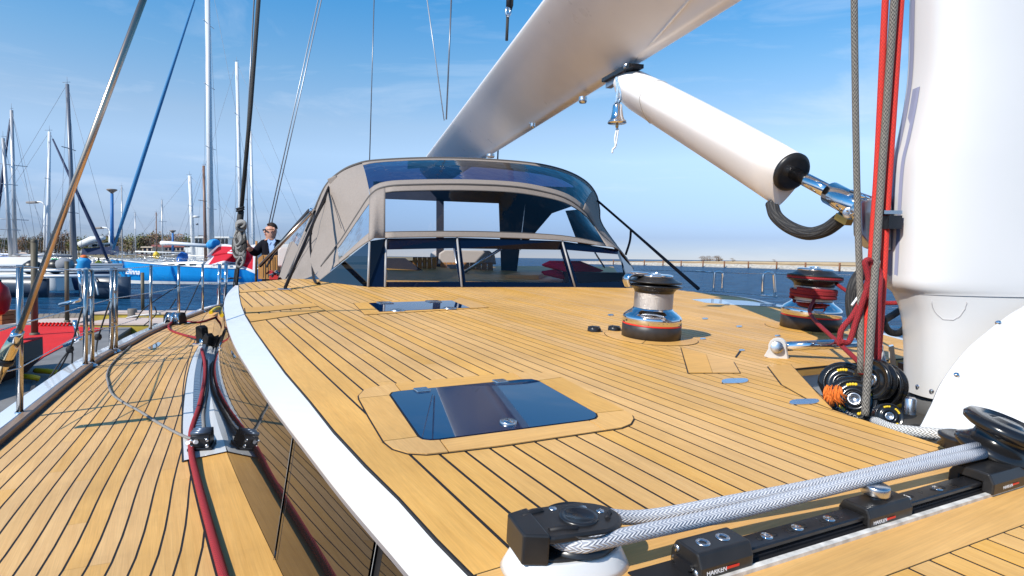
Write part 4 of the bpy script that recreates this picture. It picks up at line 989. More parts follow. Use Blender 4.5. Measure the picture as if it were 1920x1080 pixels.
# thin joint ring
cj = vP(1232); jr = [c + (c - cj).normalized() * 0.0015 for c in rings[4]]
MB().tube(jr, 0.0022, 5, closed=True).build('housing_joint', mat('joint_grey', (0.5, 0.5, 0.5), 0.5), vang)
ec = vP(1484)
MB().lathe([(-0.004, 0.081), (0.004, 0.081), (0.012, 0.076), (0.016, 0.06), (0.016, 0.0)], ec, va, 40).build('end_cap', M_BLACKP, vang)
MB().tube([vP(1478), vP(1570)], 0.0265, 24).build('piston_rod', M_CHROME, vang)
MB().lathe([(0, 0.034), (0.006, 0.043), (0.16, 0.043), (0.166, 0.036), (0.166, 0)], vP(1556), va, 32).build('rod_sleeve', M_CHROME, vang)
MB().lathe([(0, 0.0), (0, 0.04), (0.03, 0.046), (0.085, 0.046), (0.11, 0.03), (0.115, 0)], vP(1606), va, 28).build('rod_eye', M_CHROME, vang)
p = at(1592, 399, vY(1592) - 0.05); MB().lathe([(0, 0.021), (0.006, 0.021), (0.008, 0.017), (0.008, 0)], p, CAM - p, 24).build('eye_pin', M_STEEL, vang)
for dx, dy in ((-3, -4), (3, 2)): dome(1592 + dx, 399 + dy, vY(1592) - 0.06, 0.0045, 'pin_screw', M_CHROME, vang)
MB().box(at(1582, 411, 2.2), va * 0.03, vs_ * 0.015, vu * 0.012).build('hose_clamp', mat('brass_clamp', (0.5, 0.3, 0.08), 0.3, 0.9), vang)
p = vP(1447); pe = at(1447, 381, 2.52); MB().lathe([(0, 0.014), (0.004, 0.013), (0.004, 0)], pe, CAM - pe, 16).build('hose_grommet', M_BLACK, vang)
M_HOSE = rope_mat('black_hose_sleeve', (0.016, 0.016, 0.018), (0.05, 0.048, 0.046), 22, 0.2, 0.4)
cable('hydraulic_hose', [at(1447, 381, 2.54), at(1455, 405, 2.5), at(1480, 426, 2.44), at(1515, 438, 2.36), at(1548, 431, 2.3), at(1575, 412, 2.24), at(1588, 404, 2.22)], 0.0265, M_HOSE, 'black sleeved hose sagging between the vang housing and its polished rod', 'hose', n=12)
cable('hydraulic_hose', [at(1652, 462, 2.1), at(1632, 495, 2.08), at(1606, 525, 2.05), at(1597, 560, 2.05), at(1602, 600, 2.05), at(1622, 640, 2.05), at(1645, 662, 2.05)], 0.021, M_HOSE, 'thick black sleeved hose looping down behind the halyards beside the mast', 'hose', n=12)
cable('hose_tie', [at(1620, 500, 1.98), at(1612, 548, 1.96), at(1597, 573, 1.95)], 0.004, M_WPRINT, 'thin white cord hanging along the black hose', 'cord', n=6)
cable('strop_loop', [at(1655, 602, 2.0), at(1672, 592, 2.1), at(1702, 575, 2.2), at(1712, 590, 2.2), at(1690, 622, 2.1), at(1668, 622, 2.05), at(1655, 602, 2.0)], 0.012, M_BLKR, 'flat black strop looped at the mast foot', 'strop')

# bell hanging from the vang end of the boom
bell = thing('ship_bell', 'polished ship bell hanging on a blue cord under the boom', 'bell', tuple(at(1157, 230, 3.55)))
bc = at(1157, 231, 3.55); k_ = 0.0032
MB().lathe([(0, 0.001), (0.0, 0.056), (0.008, 0.055), (0.015, 0.046), (0.035, 0.037), (0.07, 0.031), (0.10, 0.028), (0.108, 0.025), (0.113, 0.015), (0.114, 0)], bc, (0, 0, 1), 40).build('bell_body', M_CHROME, bell)
MB().lathe([(0.010, 0.0535), (0.014, 0.0515)], bc, (0, 0, 1), 40).build('bell_rim_line', M_STEEL, bell)
MB().tube([bc + V((0.0, 0, 0.112)), bc + V((0, 0, 0.14)), bc + V((0.008, 0, 0.148)), bc + V((0.014, 0, 0.135)), bc + V((0.008, 0, 0.112))], 0.004, 8).build('bell_loop', M_STEEL, bell)
MB().lathe([(-0.03, 0.0), (-0.028, 0.007), (-0.018, 0.010), (-0.008, 0.008), (0.02, 0.003)], bc, (0, 0, 1), 16).build('clapper', mat('brass', (0.5, 0.33, 0.14), 0.3, 0.9), bell)
M_BLUEC = rope_mat('blue_white_cord', (0.03, 0.25, 0.60), (0.65, 0.75, 0.8), 24, 0.5)
cable('blue_cord', [at(1156, 146, 3.62), at(1158, 170, 3.56), at(1155, 194, 3.55)], 0.0085, M_BLUEC, parent=bell)
cable('blue_cord', [at(1157, 150, 3.60), at(1163, 172, 3.52), at(1164, 186, 3.52), at(1161, 192, 3.55)], 0.006, M_BLUEC, parent=bell)
cable('clapper_rope', [bc + V((0, 0, -0.03)), at(1153, 260, 3.55), at(1154, 274, 3.55), at(1149, 280, 3.55), at(1148, 287, 3.55)], 0.0055, M_WPRINT, parent=bell)
cable('clapper_rope', [bc + V((0.004, 0, -0.03)), at(1159, 246, 3.54), at(1155, 273, 3.54)], 0.004, M_WPRINT, parent=bell)

# ================================================================== HALYARDS AND MAST BLOCKS
def line(name, pts, r, M, label, cat='rope', group=None, **k): return cable(name, [at(*p) for p in pts], r, M, label, cat, group, **k)
line('halyard', [(1601, -60, 1.98), (1604, 200, 1.98), (1608, 400, 1.98), (1613, 560, 1.95), (1614, 700, 1.90)], 0.0104, M_HAL, 'single grey flecked halyard left of the red one, hanging clear of the mast', n=12)
line('halyard', [(1664, -60, 2.0), (1660, 0, 2.0), (1645.5, 300, 2.0), (1637, 430, 1.98), (1626, 590, 1.94), (1616, 702, 1.90)], 0.0104, M_REDR, 'bright red halyard left of the thick grey pair', n=12)
line('halyard', [(1681, -60, 1.98), (1677, 0, 1.98), (1655, 300, 1.98), (1646, 430, 1.95), (1635, 590, 1.88), (1626, 720, 1.84), (1622, 780, 1.82)], 0.0118, M_HAL, 'thick grey flecked halyard between the two red ones, reaching the lowest block', n=12)
line('halyard', [(1693, -60, 2.0), (1689, 0, 2.0), (1669, 300, 2.0), (1661, 430, 1.98), (1654, 560, 1.94), (1644, 690, 1.90)], 0.0108, M_REDR, 'bright red halyard nearest the mast', n=12)
line('halyard_tail', [(1574, 648, 1.95), (1578, 618, 1.95), (1600, 590, 1.95), (1622, 545, 1.95), (1632, 500, 1.93), (1630, 488, 1.92), (1622, 492, 1.92), (1628, 520, 1.92), (1631, 560, 1.92)], 0.0092, M_DRED, 'red rope bight looped up and tied beside the halyards', n=10)
line('halyard_tail', [(1576, 640, 1.93), (1592, 640, 1.93), (1606, 600, 1.93), (1630, 530, 1.92), (1642, 506, 1.92), (1650, 515, 1.92), (1648, 560, 1.9), (1645, 690, 1.9)], 0.0092, M_DRED, 'second red rope bight falling beside the halyards to the blocks', n=10)
def block(label, px, py, Y, rad, nrm, thick=0.026, marks=True, txt=None, full=True):
    c = at(px, py, Y); nrm = V(nrm).normalized(); t = thing('sheave_block', label, 'block', tuple(c), 'black sheave blocks in the mast well')
    u = nrm.cross(V((0, 0, 1))).normalized(); w = u.cross(nrm).normalized(); w = w if w.z > 0 else -w; u = w.cross(nrm)
    cir = lambda r, h, a: c + nrm * h + (u * math.cos(a) + w * math.sin(a)) * r
    MB().lathe([(-thick, rad * 0.5), (-thick, rad * 0.97), (-thick * 0.7, rad), (-thick * 0.35, rad * 0.98), (0, rad * 0.82), (thick * 0.35, rad * 0.98), (thick * 0.7, rad), (thick, rad * 0.96), (thick * 1.02, rad * 0.90), (thick * 0.9, rad * 0.86), (thick * 0.9, rad * 0.60), (thick * 1.05, rad * 0.56), (thick * 1.05, rad * 0.40), (thick * 0.6, rad * 0.38), (thick * 0.6, 0)], c, nrm, 44).build('sheave', M_BLACKG, t)
    MB().lathe([(thick * 0.6, rad * 0.33), (thick * 1.08, rad * 0.31), (thick * 1.1, rad * 0.22), (thick * 0.8, rad * 0.2), (thick * 0.8, 0)], c, nrm, 28).build('hub', M_STEEL, t)
    if marks:
        for a0 in (0.4, 1.5, 3.6, 5.0):
            for q in range(4):
                a = a0 + q * 0.16; MB().lathe([(0, rad * 0.075), (0.002, rad * 0.07), (0.002, 0)], cir(rad * 0.73, thick * 0.9, a), nrm, 10).build('yellow_mark', M_YEL, t)
    # strap-like cheek
    if full:
        MB().tube([cir(rad * 1.05, 0, a) for a in [0.2 + k * 0.22 for k in range(14)]] + [c - w * rad * 1.5 + u * (-rad * 0.3)], rad * 0.10, 8, aspect=2.2).build('cheek_strap', M_BLACKG, t)
    if txt: text(txt, rad * 0.30, mat('dull_print', (0.32, 0.31, 0.30), 0.6), cir(rad * 0.98, thick * 1.06, 3.75), (u + w * -0.55), nrm, t)
    return t
nf = (-0.45, -0.82, 0.35)
block('upper black sheave block lying back against the white well wall', 1583, 722, 2.02, 0.068, nf)
block('black sheave block with orange frayed rope in front of its hub', 1601, 750, 1.90, 0.066, nf, txt='HARKEN')
block('tall black sheave block seen edge on under the halyards', 1641, 712, 1.88, 0.066, (-0.93, -0.3, 0.1), 0.02, False, None, False)
block('second tall black sheave block, right of the halyards and nearest the mast', 1661, 722, 1.90, 0.068, (-0.93, -0.3, 0.1), 0.018, False, None, False)
block('small black sheave block with yellow marks beside the mast foot', 1664, 781, 1.70, 0.038, (-0.25, -0.9, 0.3), 0.018, True, None, False)
tf = MB(); rg = random.Random(5)
for k in range(46):
    x, y = rg.gauss(1558, 8), 722 + abs(rg.gauss(0, 6)); a = rg.uniform(-0.6, 0.6)
    tf.tube(smooth_line([at(x, y, 1.84 + rg.uniform(-0.02, 0.02)), at(x + a * 8, y + 12, 1.82), at(x + a * 22 + rg.uniform(-5, 5) + 5, y + rg.uniform(18, 34), 1.83)], 3), 0.0022, 5)
tag(tf.build('frayed_tassel', mat('orange_fibre', (0.75, 0.17, 0.02), 0.8)), 'bright orange frayed rope end on the lower mast block', 'tassel')
well = thing('stay_bracket', 'polished steel bracket standing in the mast well behind the blocks', 'bracket', tuple(at(1675, 740, 1.98)))
MB().prism([at(x, y, 1.98) for x, y in [(1668, 650), (1676, 648), (1690, 760), (1672, 760)]], V((0.015, 0.03, 0))).build('plate', M_CHROME, well)
MB().prism([at(x, y, 1.9) for x, y in [(1668, 762), (1690, 752), (1691, 772), (1672, 776)]], V((0.01, 0.05, 0))).build('base', M_CHROME, well)
# white rope in the well running to the flat pulley
line('white_sheet', [(1640, 790, 1.70), (1672, 803, 1.60), (1720, 810, 1.52), (1775, 816, 1.45), (1800, 826, 1.42)], 0.0145, M_WROPE, 'white flecked rope at the deck edge leading to the flat black pulley', n=12)
fp = thing('flat_pulley', 'flat black deck pulley behind the large dark footblock at right', 'pulley', tuple(dk(1805, 832)))
fc = at(1812, 824, 1.36)
MB().lathe([(-0.022, 0.05), (-0.02, 0.056), (-0.008, 0.048), (0, 0.055), (0.006, 0.056), (0.010, 0.048), (0.006, 0.028), (0.009, 0.014), (0.009, 0)], fc, DN, 36).build('sheave', M_BLACK, fp)
MB().lathe([(-0.05, 0.03), (-0.02, 0.03)], fc, DN, 20).build('pedestal', M_STEEL, fp)

# ================================================================== TRAVELLER TRACK, CARS, FOOTBLOCKS (foreground, right)
tk0, tk1 = dk(1372, 1050), dk(1822, 917)
TX = (tk1 - tk0).normalized(); TYv = DN.cross(TX).normalized(); TYv = TYv if TYv.y > 0 else -TYv   # TYv points away from the camera
trk = thing('jib_track', 'black traveller track with round screw heads on the teak foredeck', 'track', tuple(tk0))
T = lambda s, y, h: tk0 + TX * s + TYv * y + DN * h
LEN = (tk1 - tk0).length
MB().prism([T(-0.17, -0.034, 0.002), T(LEN + 0.45, -0.034, 0.002), T(LEN + 0.45, 0.03, 0.002), T(-0.17, 0.03, 0.002)], DN * 0.002).build('sealant_bed', M_CAULK, trk)
MB().prism([T(-0.17, -0.036, 0.0), T(LEN + 0.45, -0.036, 0.0), T(LEN + 0.45, -0.0265, 0.0), T(-0.17, -0.0265, 0.0)][::-1], DN * 0.006).build('white_strip', M_WSTRIP, trk)
sec = [(-0.017, 0.003), (-0.017, 0.008), (-0.011, 0.011), (-0.0175, 0.015), (-0.0175, 0.020), (-0.015, 0.022), (0.015, 0.022), (0.0175, 0.020), (0.0175, 0.015), (0.011, 0.011), (0.017, 0.008), (0.017, 0.003)]
MB().loft([[T(s, y, h) for y, h in sec] for s in (-0.1, LEN + 0.4)], cap=True, smooth=False).build('rail', M_BLACK, trk)
def s_of(px, py): return (dk(px, py, 0.022) - tk0).dot(TX)
for px, py in ((1447, 1011), (1503, 994), (1563, 977), (1711, 938), (1769, 920), (1389, 1029)):
    c = T(s_of(px, py), 0, 0.0222)
    MB().lathe([(0, 0.0092), (0.0012, 0.0088), (0.0012, 0.004), (0.0004, 0.003), (0.0002, 0)], c, DN, 22).build('screw', M_CHROME, trk)
    for dx in (-0.016, 0.016): MB().lathe([(0.0001, 0.0055), (0.0003, 0.0055), (0.0003, 0)], c + TX * dx, DN, 14).build('pin_hole', M_CAULK, trk)
def car(label, s0, s1, hgt, wid, txt_s, knob=False, end=False, grp='track cars'):
    t = thing('track_car' if not end else 'track_end_stop', label, 'track car' if not end else 'end stop', tuple(T(s0, 0, 0.003)))
    h0 = 0.004
    sec = [(-wid, h0), (-wid, hgt * 0.55), (-wid * 0.72, hgt), (wid * 0.72, hgt), (wid, hgt * 0.6), (wid, h0)]
    if not end: sec = [(-wid, h0), (-wid, hgt * 0.6), (-wid * 0.75, hgt), (wid * 0.75, hgt), (wid, hgt * 0.6), (wid, h0), (0.0195, h0), (0.0195, 0.024), (-0.0195, 0.024), (-0.0195, h0)]
    MB().loft([[T(s, y, h) for y, h in sec] for s in (s0, s1)], cap=True, smooth=False).build('car_body', M_BLACKP, t, bevel=0.0035, seg=3)
    x = s0 + txt_s * (s1 - s0)
    slope_n = (-TYv * 0.99 + DN * 0.12)
    oy = -wid - 0.0006
    text('HARKEN', 0.0098, M_WPRINT, T(x, oy, hgt * 0.28), TX, slope_n, t, bold=0.0002)
    MB().prism([T(x + 0.038, oy, hgt * 0.33), T(x + 0.062, oy, hgt * 0.33), T(x + 0.062, oy, hgt * 0.33 + 0.0035), T(x + 0.038, oy, hgt * 0.33 + 0.0035)], -TYv * 0.0006).build('red_bar', M_REDST, t)
    if knob:
        c = T(s0 + 0.5 * (s1 - s0), 0.004, hgt); MB().lathe([(0, 0.009), (0.006, 0.009), (0.006, 0.0215), (0.008, 0.0228), (0.020, 0.0228), (0.0225, 0.0215), (0.0225, 0)], c, DN, 32).build('plunger_knob', M_STEEL, t)
    return t
sA0, sA1 = s_of(1302, 1060), s_of(1396, 1029)
e = car('black end stop with two large flush screws at the near end of the track', sA0, sA1, 0.040, 0.030, 0.10, end=True)
for f in (0.3, 0.68):
    c = T(sA0 + f * (sA1 - sA0), 0, 0.0402); MB().lathe([(0, 0.0105), (0.0012, 0.010), (0.001, 0.0058), (-0.001, 0.005), (-0.002, 0)], c, DN, 26).build('screw', M_STEEL, e)
for y, h in ((-0.020, 0.012), (0.020, 0.012), (0.018, 0.029)):
    MB().lathe([(0, 0.0055), (0.0015, 0.005), (0.0015, 0)], T(sA0 - 0.0005, y, h), -TX, 16).build('end_screw', M_STEEL, e)
sB0, sB1 = s_of(1606, 962), s_of(1684, 938)
car('middle black track car with a round steel plunger knob', sB0, sB1, 0.036, 0.028, 0.08, knob=True)
sC0 = s_of(1815, 897)
fb_ = car('large black track car carrying the dark footblock at the far right', sC0, sC0 + 0.17, 0.044, 0.040, 0.22)
# footblock on that car
fbk = thing('footblock', 'large dark glossy sheave block standing on the right hand track car', 'block', tuple(T(sC0 + 0.1, 0, 0.052)))
cc = T(sC0 + 0.165, 0.022, 0.084); tn = (DN * 0.94 - TYv * 0.26 + TX * 0.12).normalized()
MB().lathe([(-0.050, 0.03), (-0.048, 0.062), (-0.040, 0.074), (-0.030, 0.074), (-0.020, 0.060), (-0.010, 0.050), (0.006, 0.048), (0.014, 0.056)], cc, tn, 48).build('sheave', M_BLACKG, fbk)
MB().lathe([(0.010, 0.048), (0.008, 0.070), (0.013, 0.079), (0.022, 0.081), (0.032, 0.074), (0.037, 0.056), (0.030, 0.050), (0.030, 0.030), (0.036, 0.022), (0.036, 0.0)], cc, tn, 48).build('cheek', M_BLACKG, fbk)
MB().lathe([(-0.055, 0.048), (-0.040, 0.054), (-0.03, 0.03)], cc, DN, 32).build('swivel_base', M_BLACKP, fbk)
# turning block at the near left on its white pedestal
tb_ = thing('turning_block', 'black turning block on white pedestal holding the two silver ropes', 'block', tuple(dk(1065, 1065)))
tc_ = dk(1060, 1056); ru = (dk(1160, 1045) - dk(960, 1078)).normalized(); rv = DN.cross(ru); rv = rv if rv.y > 0 else -rv
K = lambda a, b, h: tc_ + ru * (a * 0.90) + rv * (b * 0.82) + DN * (h * 0.74)
def ell(cx, rx, ry, h, n=36, sq=0.8): return [K(cx + rx * math.copysign(abs(math.cos(q)) ** sq, math.cos(q)), ry * math.copysign(abs(math.sin(q)) ** sq, math.sin(q)), h) for q in [2 * math.pi * k / n for k in range(n)]]
MB().loft([ell(0.0, 0.105, 0.072, 0.0), ell(0.0, 0.100, 0.068, 0.010), ell(0.0, 0.090, 0.060, 0.034), ell(0.0, 0.087, 0.057, 0.037)], cap=True).build('pedestal', M_WHITE, tb_)
MB().loft([ell(0.0, 0.088, 0.052, 0.036, sq=0.9), ell(0.0, 0.088, 0.052, 0.044, sq=0.9)], cap=True, smooth=False).build('lower_cheek', M_BLACKP, tb_, bevel=0.002)
MB().lathe([(0, 0.052), (0.006, 0.05), (0.013, 0.036), (0.021, 0.036), (0.028, 0.05), (0.032, 0.052)], K(0.018, 0, 0.044), DN, 40).build('sheave', M_BLACK, tb_)
def outl(h, sh=0.0):
    L_ = [(-0.088, -0.038), (-0.045, -0.053)] + [(0.025 + 0.066 * math.cos(t), 0.056 * math.sin(t)) for t in [-1.3 + 2.6 * k / 16 for k in range(17)]] + [(-0.045, 0.053), (-0.088, 0.036)]
    return [K(a * (1 - sh), b * (1 - sh), h) for a, b in L_]
MB().loft([outl(0.077), outl(0.086), outl(0.090, 0.06)], cap=True, smooth=False).build('upper_cheek', M_BLACKP, tb_, bevel=0.002)
MB().prism([K(-0.09, -0.039, 0.036), K(-0.052, -0.053, 0.036), K(-0.052, 0.05, 0.036), K(-0.09, 0.037, 0.036)], DN * 0.043).build('end_body', M_BLACKP, tb_, bevel=0.003)
for a, b, r_ in ((0.018, 0.0, 0.028),): MB().lathe([(0, r_), (0.003, r_), (0.003, r_ * 0.75), (0.001, r_ * 0.7), (0.001, 0)], K(a, b, 0.0895), DN, 30).build('axle_cap', M_BLACK, tb_)
for a, b in ((-0.07, -0.03), (0.062, 0.01), (0.04, 0.03), (-0.01, 0.04)): MB().lathe([(0, 0.006), (0.0015, 0.0055), (0.0015, 0)], K(a, b, 0.0892), DN, 14).build('rivet', M_STEEL, tb_)
for a0, b0, a1, b1 in ((-0.07, 0.022, -0.03, 0.036), (-0.045, -0.03, 0.0, -0.036), (0.06, -0.02, 0.074, 0.0)):
    MB().tube([K(a0, b0, 0.0893), K((a0 + a1) / 2, (b0 + b1) / 2 + 0.004, 0.0895), K(a1, b1, 0.0893)], 0.0045, 6).build('lightening_slot', M_CAULK, tb_)
# the silver rope: out round the block and back
ra = [at(1832, 838, 1.235), at(1600, 895, 1.06), at(1350, 945, 0.945), at(1200, 970, 0.905)]
rb = [at(1842, 850, 1.21), at(1650, 893, 1.035), at(1400, 955, 0.915)]
hr = 0.0645
bend = [K(0.05, -0.049, hr + 0.004), K(0.0, -0.047, hr), K(-0.025, -0.026, hr), K(-0.030, 0.0, hr), K(-0.022, 0.030, hr), K(0.01, 0.049, hr), K(0.06, 0.05, hr)]
cable('silver_sheet', rb + bend + ra[::-1], 0.0112, M_GREYROPE, 'silver braided rope doubled round the near turning block, running to the right hand footblock', 'rope', n=14)

# ================================================================== GUARDRAILS
gr = thing('guardrail', 'polished stanchions and wires along the side deck rail on the left', 'guardrail', tuple(sdk(175, 683)))
def post(bx, by, tx, ty, r=0.0125, h=0.012, name='stanchion'):
    b = sdk(bx, by, h); Y = b.y; t = at(tx, ty, Y)
    MB().tube([b, t], r, 12).build(name, M_STAN, gr)
    MB().lathe([(0, r * 2.6), (0.010, r * 2.2), (0.016, r * 1.5), (0.03, r * 1.25)], b - V((0, 0, 0.008)), (0, 0, 1), 18).build('stanchion_foot', M_CHROME, gr)
    return b, t
P_ = []
for a in ((37, 780, 37, 497, 0.014), (160, 688, 161, 505, 0.0145), (173, 684, 172, 507, 0.0135), (208, 660, 210, 503, 0.015), (217, 657, 217, 503, 0.015), (282, 621, 283, 497, 0.0145), (335, 601, 335, 496, 0.015), (380, 584, 380, 494, 0.0155)):
    P_.append(post(*a))
for i, j in ((1, 2), (3, 4)):
    b0, t0 = P_[i]; b1, t1 = P_[j]
    for f in (0.35, 0.72): MB().tube([b0.lerp(t0, f), b1.lerp(t1, f)], 0.012, 8).build('gate_brace', M_STAN, gr)
    MB().tube([t0, t1], 0.012, 8).build('gate_brace', M_STAN, gr)
# turnbuckles on the gate wires
for (x0, y0), (x1, y1), Y in (((156, 632), (120, 648), 4.2), ((150, 562), (112, 572), 4.2), ((140, 600), (146, 632), 4.2), ((148, 505), (156, 560), 4.2)):
    MB().tube([at(x0, y0, Y), at(x1, y1, Y)], 0.014, 8).build('turnbuckle', M_CHROME, gr)
def wire(pts, r=0.0035, M=M_STEEL, par=gr, name='lifeline'): return MB().tube([at(*p) for p in pts], r, 6).build(name, M, par)
wire([(-60, 500, 2.4), (37, 500, 2.75), (160, 508, 4.1), (210, 506, 4.55), (283, 499, 5.9), (335, 498, 6.8), (380, 496, 7.8), (440, 497, 9.0)])
wire([(-60, 640, 2.4), (37, 608, 2.75), (160, 574, 4.1), (210, 560, 4.55), (283, 549, 5.9), (335, 540, 6.8), (380, 533, 7.8), (440, 528, 9.0)])
wire([(-60, 716, 2.4), (37, 690, 2.75), (160, 622, 4.1), (214, 612, 4.55), (283, 590, 5.9), (335, 575, 6.8)], 0.003)
# aft gate hoop with the bright post
for x, y0, y1 in ((412, 572, 495), (424, 570, 495)): MB().tube([at(x - 2, y0, 9.0), at(x, y1, 9.0)], 0.026, 10).build('stanchion', M_CHROME, gr)
for y in (495, 523, 551): MB().tube([at(408, y, 9.0), at(452, y - 2, 9.2)], 0.015, 8).build('gate_brace', M_STAN, gr)
# loops on the far (port) rail
loops = thing('port_guardrail', 'two polished steel gate loops and thin wires on the far side of the deck', 'guardrail', tuple(at(1348, 543, 5.6)))
def loop(pts, Y, r): MB().tube(smooth_line([at(x, y, Y) for x, y in pts], 5), r, 10).build('gate_loop', M_CHROME, loops)
loop([(1338, 546), (1340, 515), (1342, 510), (1348, 509), (1353, 511), (1355, 516), (1354, 546)], 5.9, 0.012)
loop([(1430, 553), (1431, 520), (1434, 512), (1441, 510), (1449, 513), (1451, 520), (1453, 555)], 5.2, 0.012)
MB().tube([at(1428, 553, 5.2), at(1456, 556, 5.2)], 0.012, 8).build('gate_foot', M_CHROME, loops)
for pts in ([(1200, 506, 7.0), (1310, 509, 6.2), (1340, 511, 5.9), (1430, 513, 5.2), (1455, 513, 5.15), (1720, 517, 3.7)], [(1310, 545, 6.1), (1354, 547, 5.8), (1453, 556, 5.15), (1720, 580, 3.7)]):
    wire(pts, 0.0035, M_STEEL, loops)
MB().tube([at(1305, 508.5, 6.2), at(1335, 510, 6.0)], 0.008, 8).build('turnbuckle', M_CHROME, loops)
MB().tube([at(1455, 513, 5.15), at(1496, 514.5, 5.0)], 0.008, 8).build('turnbuckle', M_CHROME, loops)
# black lashings on the stanchions, mooring tails
for i, pts in enumerate(([(100, 712, 4.2), (131, 655, 4.15), (155, 575, 4.2)], [(75, 735, 4.0), (131, 657, 4.15), (134, 700, 4.1)], [(180, 660, 4.6), (185, 630, 4.5), (206, 565, 4.55)], [(255, 600, 6.2), (275, 575, 6.1), (335, 535, 6.8)], [(330, 560, 6.6), (318, 580, 6.6)], [(345, 590, 7.2), (360, 560, 7.4), (378, 520, 7.8)], [(270, 610, 6.2), (292, 590, 6.1), (290, 575, 6.0)])):
    cable('lashing', [at(*p) for p in pts], 0.006, M_BLKR, ['black cord slanting up over the nearer knot to the double gate posts', 'black cord forking down from the nearer knot to the rail', 'black cord with a knot hanging from the second pair of gate posts', 'black cord slanting up to the thin stanchion beside the rail block', 'short black cord end by the rail block', 'black cord slanting up to the last stanchion by the blue hull', 'small curl of black cord at the stanchion foot before the rail block'][i], 'cord', 'black lashings on the guardrail', n=6)
for x, y, Y in ((131, 655, 4.15), (184, 632, 4.5)):
    k_ = MB().lathe([(-0.03, 0), (-0.02, 0.02), (0, 0.026), (0.02, 0.02), (0.03, 0)], at(x, y, Y), (0.2, 0, 1), 10).build('rope_knot', M_BLKR); tag(k_, 'small black knot in the lashings, %s' % ('nearer the camera' if x < 150 else 'farther along the rail'), 'knot')

# ================================================================== STANDING RIGGING SEEN AGAINST THE SKY
def stay(label, pts, r, M=M_WIRE, cat='stay', group=None, name='stay', n=8): return cable(name, [at(*p) for p in pts], r, M, label, cat, group, n=n, k=1)
sh = thing('shroud', 'thick polished rod shroud slanting across the upper left with its turnbuckle at the deck edge', 'shroud', tuple(at(0, 690, 2.4)))
MB().tube([at(33, 630, 2.45), at(275, -18, 2.42)], 0.0125, 14).build('rod', M_WARMROD, sh)
MB().tube([at(-14, 715, 2.45), at(18, 655, 2.45), at(36, 620, 2.45)], [0.028, 0.028, 0.020], 16).build('turnbuckle', mat('gilt_turnbuckle', (0.72, 0.60, 0.38), 0.14, 1.0), sh)
MB().lathe([(-0.012, 0.03), (-0.006, 0.034), (0.006, 0.034), (0.012, 0.03)], at(8, 677, 2.45), at(36, 620, 2.45) - at(-14, 715, 2.45), 20).build('locknut', M_BLACKP, sh)
MB().tube([at(24, 640, 2.42), at(33, 622, 2.42)], 0.019, 10).build('collar', M_CHROME, sh)
rb_ = thing('running_backstay', 'dark running backstay with a coiled grey rope lashed to its foot', 'stay', tuple(at(445, 560, 7.2)))
MB().tube([at(487, -30, 7.0), at(470, 200, 7.0), at(452, 400, 7.0)], 0.024, 10).build('stay_rope', M_DKR, rb_)
MB().tube([at(478, -30, 7.05), at(455, 400, 7.05)], 0.009, 6).build('stay_wire', M_WIRE, rb_)
MB().tube([at(452, 395, 7.0), at(449, 420, 7.0), at(446, 500, 7.05), at(441, 560, 7.1)], [0.035, 0.04, 0.022, 0.016], 10).build('stay_foot', M_DKR, rb_)
for y in (388, 392): MB().tube([at(443, y + 4, 6.95), at(458, y, 6.95)], 0.012, 6).build('whipping', M_BLKR, rb_)
coil = thing('rope_coil', 'coil of grey rope hanging knotted on the dark running backstay', 'rope coil', tuple(at(452, 460, 6.9)))
rg = random.Random(9)
for k in range(13):
    x0 = 448 + rg.uniform(-3, 8); w_ = rg.uniform(5, 14); lo = rg.uniform(455, 496)
    MB().tube(smooth_line([at(x0, 428, 6.9), at(x0 - w_ * 0.8, 446, 6.88), at(x0 - w_, lo - 12, 6.88), at(x0 - w_ * 0.4, lo, 6.86), at(x0 + w_ * 0.6, lo - 6, 6.86), at(x0 + w_ * 0.7, 446, 6.88), at(x0 + 2, 428, 6.9)], 5), 0.016, 7).build('rope_loop', M_GRR if k % 3 else M_DKR, coil)
for k in range(4):
    MB().tube([at(452 + 8 * math.cos(t), 420 + k * 2 + 6 * math.sin(t), 6.86 - 0.03 * math.cos(t + k)) for t in [2 * math.pi * q / 16 for q in range(16)]], 0.018, 7, closed=True).build('rope_wrap', M_GRR, coil)
MB().tube(smooth_line([at(452, 480, 6.84), at(444, 494, 6.84), at(450, 501, 6.84), at(457, 490, 6.84), at(453, 480, 6.84)], 5), 0.014, 7).build('rope_loop', M_GRR, coil)
for x0, x1 in ((441, 436), (446, 441)): MB().tube([at(x0, 505, 7.0), at(x1, 556, 7.1)], 0.008, 6).build('rope_tail', M_DKR, coil)
stay('left one of two pale parallel stays running down behind the man', [(601, -20, 9.5), (503, 425, 9.3)], 0.0095, M_LWIRE, group='twin pale stays')
stay('right one of two pale parallel stays running down behind the man', [(607, -20, 9.5), (508, 425, 9.3)], 0.0095, M_LWIRE, group='twin pale stays')
stay('thin dark vertical wire dropping to the sprayhood roof', [(702, -20, 7.6), (693, 300, 7.6)], 0.0065, M_WIRE)
stay('pale thin line left of the boom shoulder', [(798, -20, 9.0), (833, 226, 9.0)], 0.008, M_LWIRE)
stay('dark thin line beside the pale one left of the boom', [(847, -20, 9.0), (837, 224, 9.0)], 0.012, M_WIRE)
stay('black thin line showing below the boom end above the sprayhood', [(934, 280, 9.4), (933, 302, 9.4)], 0.012, M_WIRE)
tl = thing('topping_lift', 'black topping lift with shackle ending on the boom shoulder at top', 'topping lift', tuple(at(952, 72, 6.4)))
MB().tube([at(955, -20, 6.4), at(954, 14, 6.4)], 0.030, 8).build('rope', M_BLKR, tl)
MB().tube([at(961, -20, 6.4), at(960, 10, 6.4), at(956, 22, 6.4)], 0.014, 8).build('tail', M_BLKR, tl)
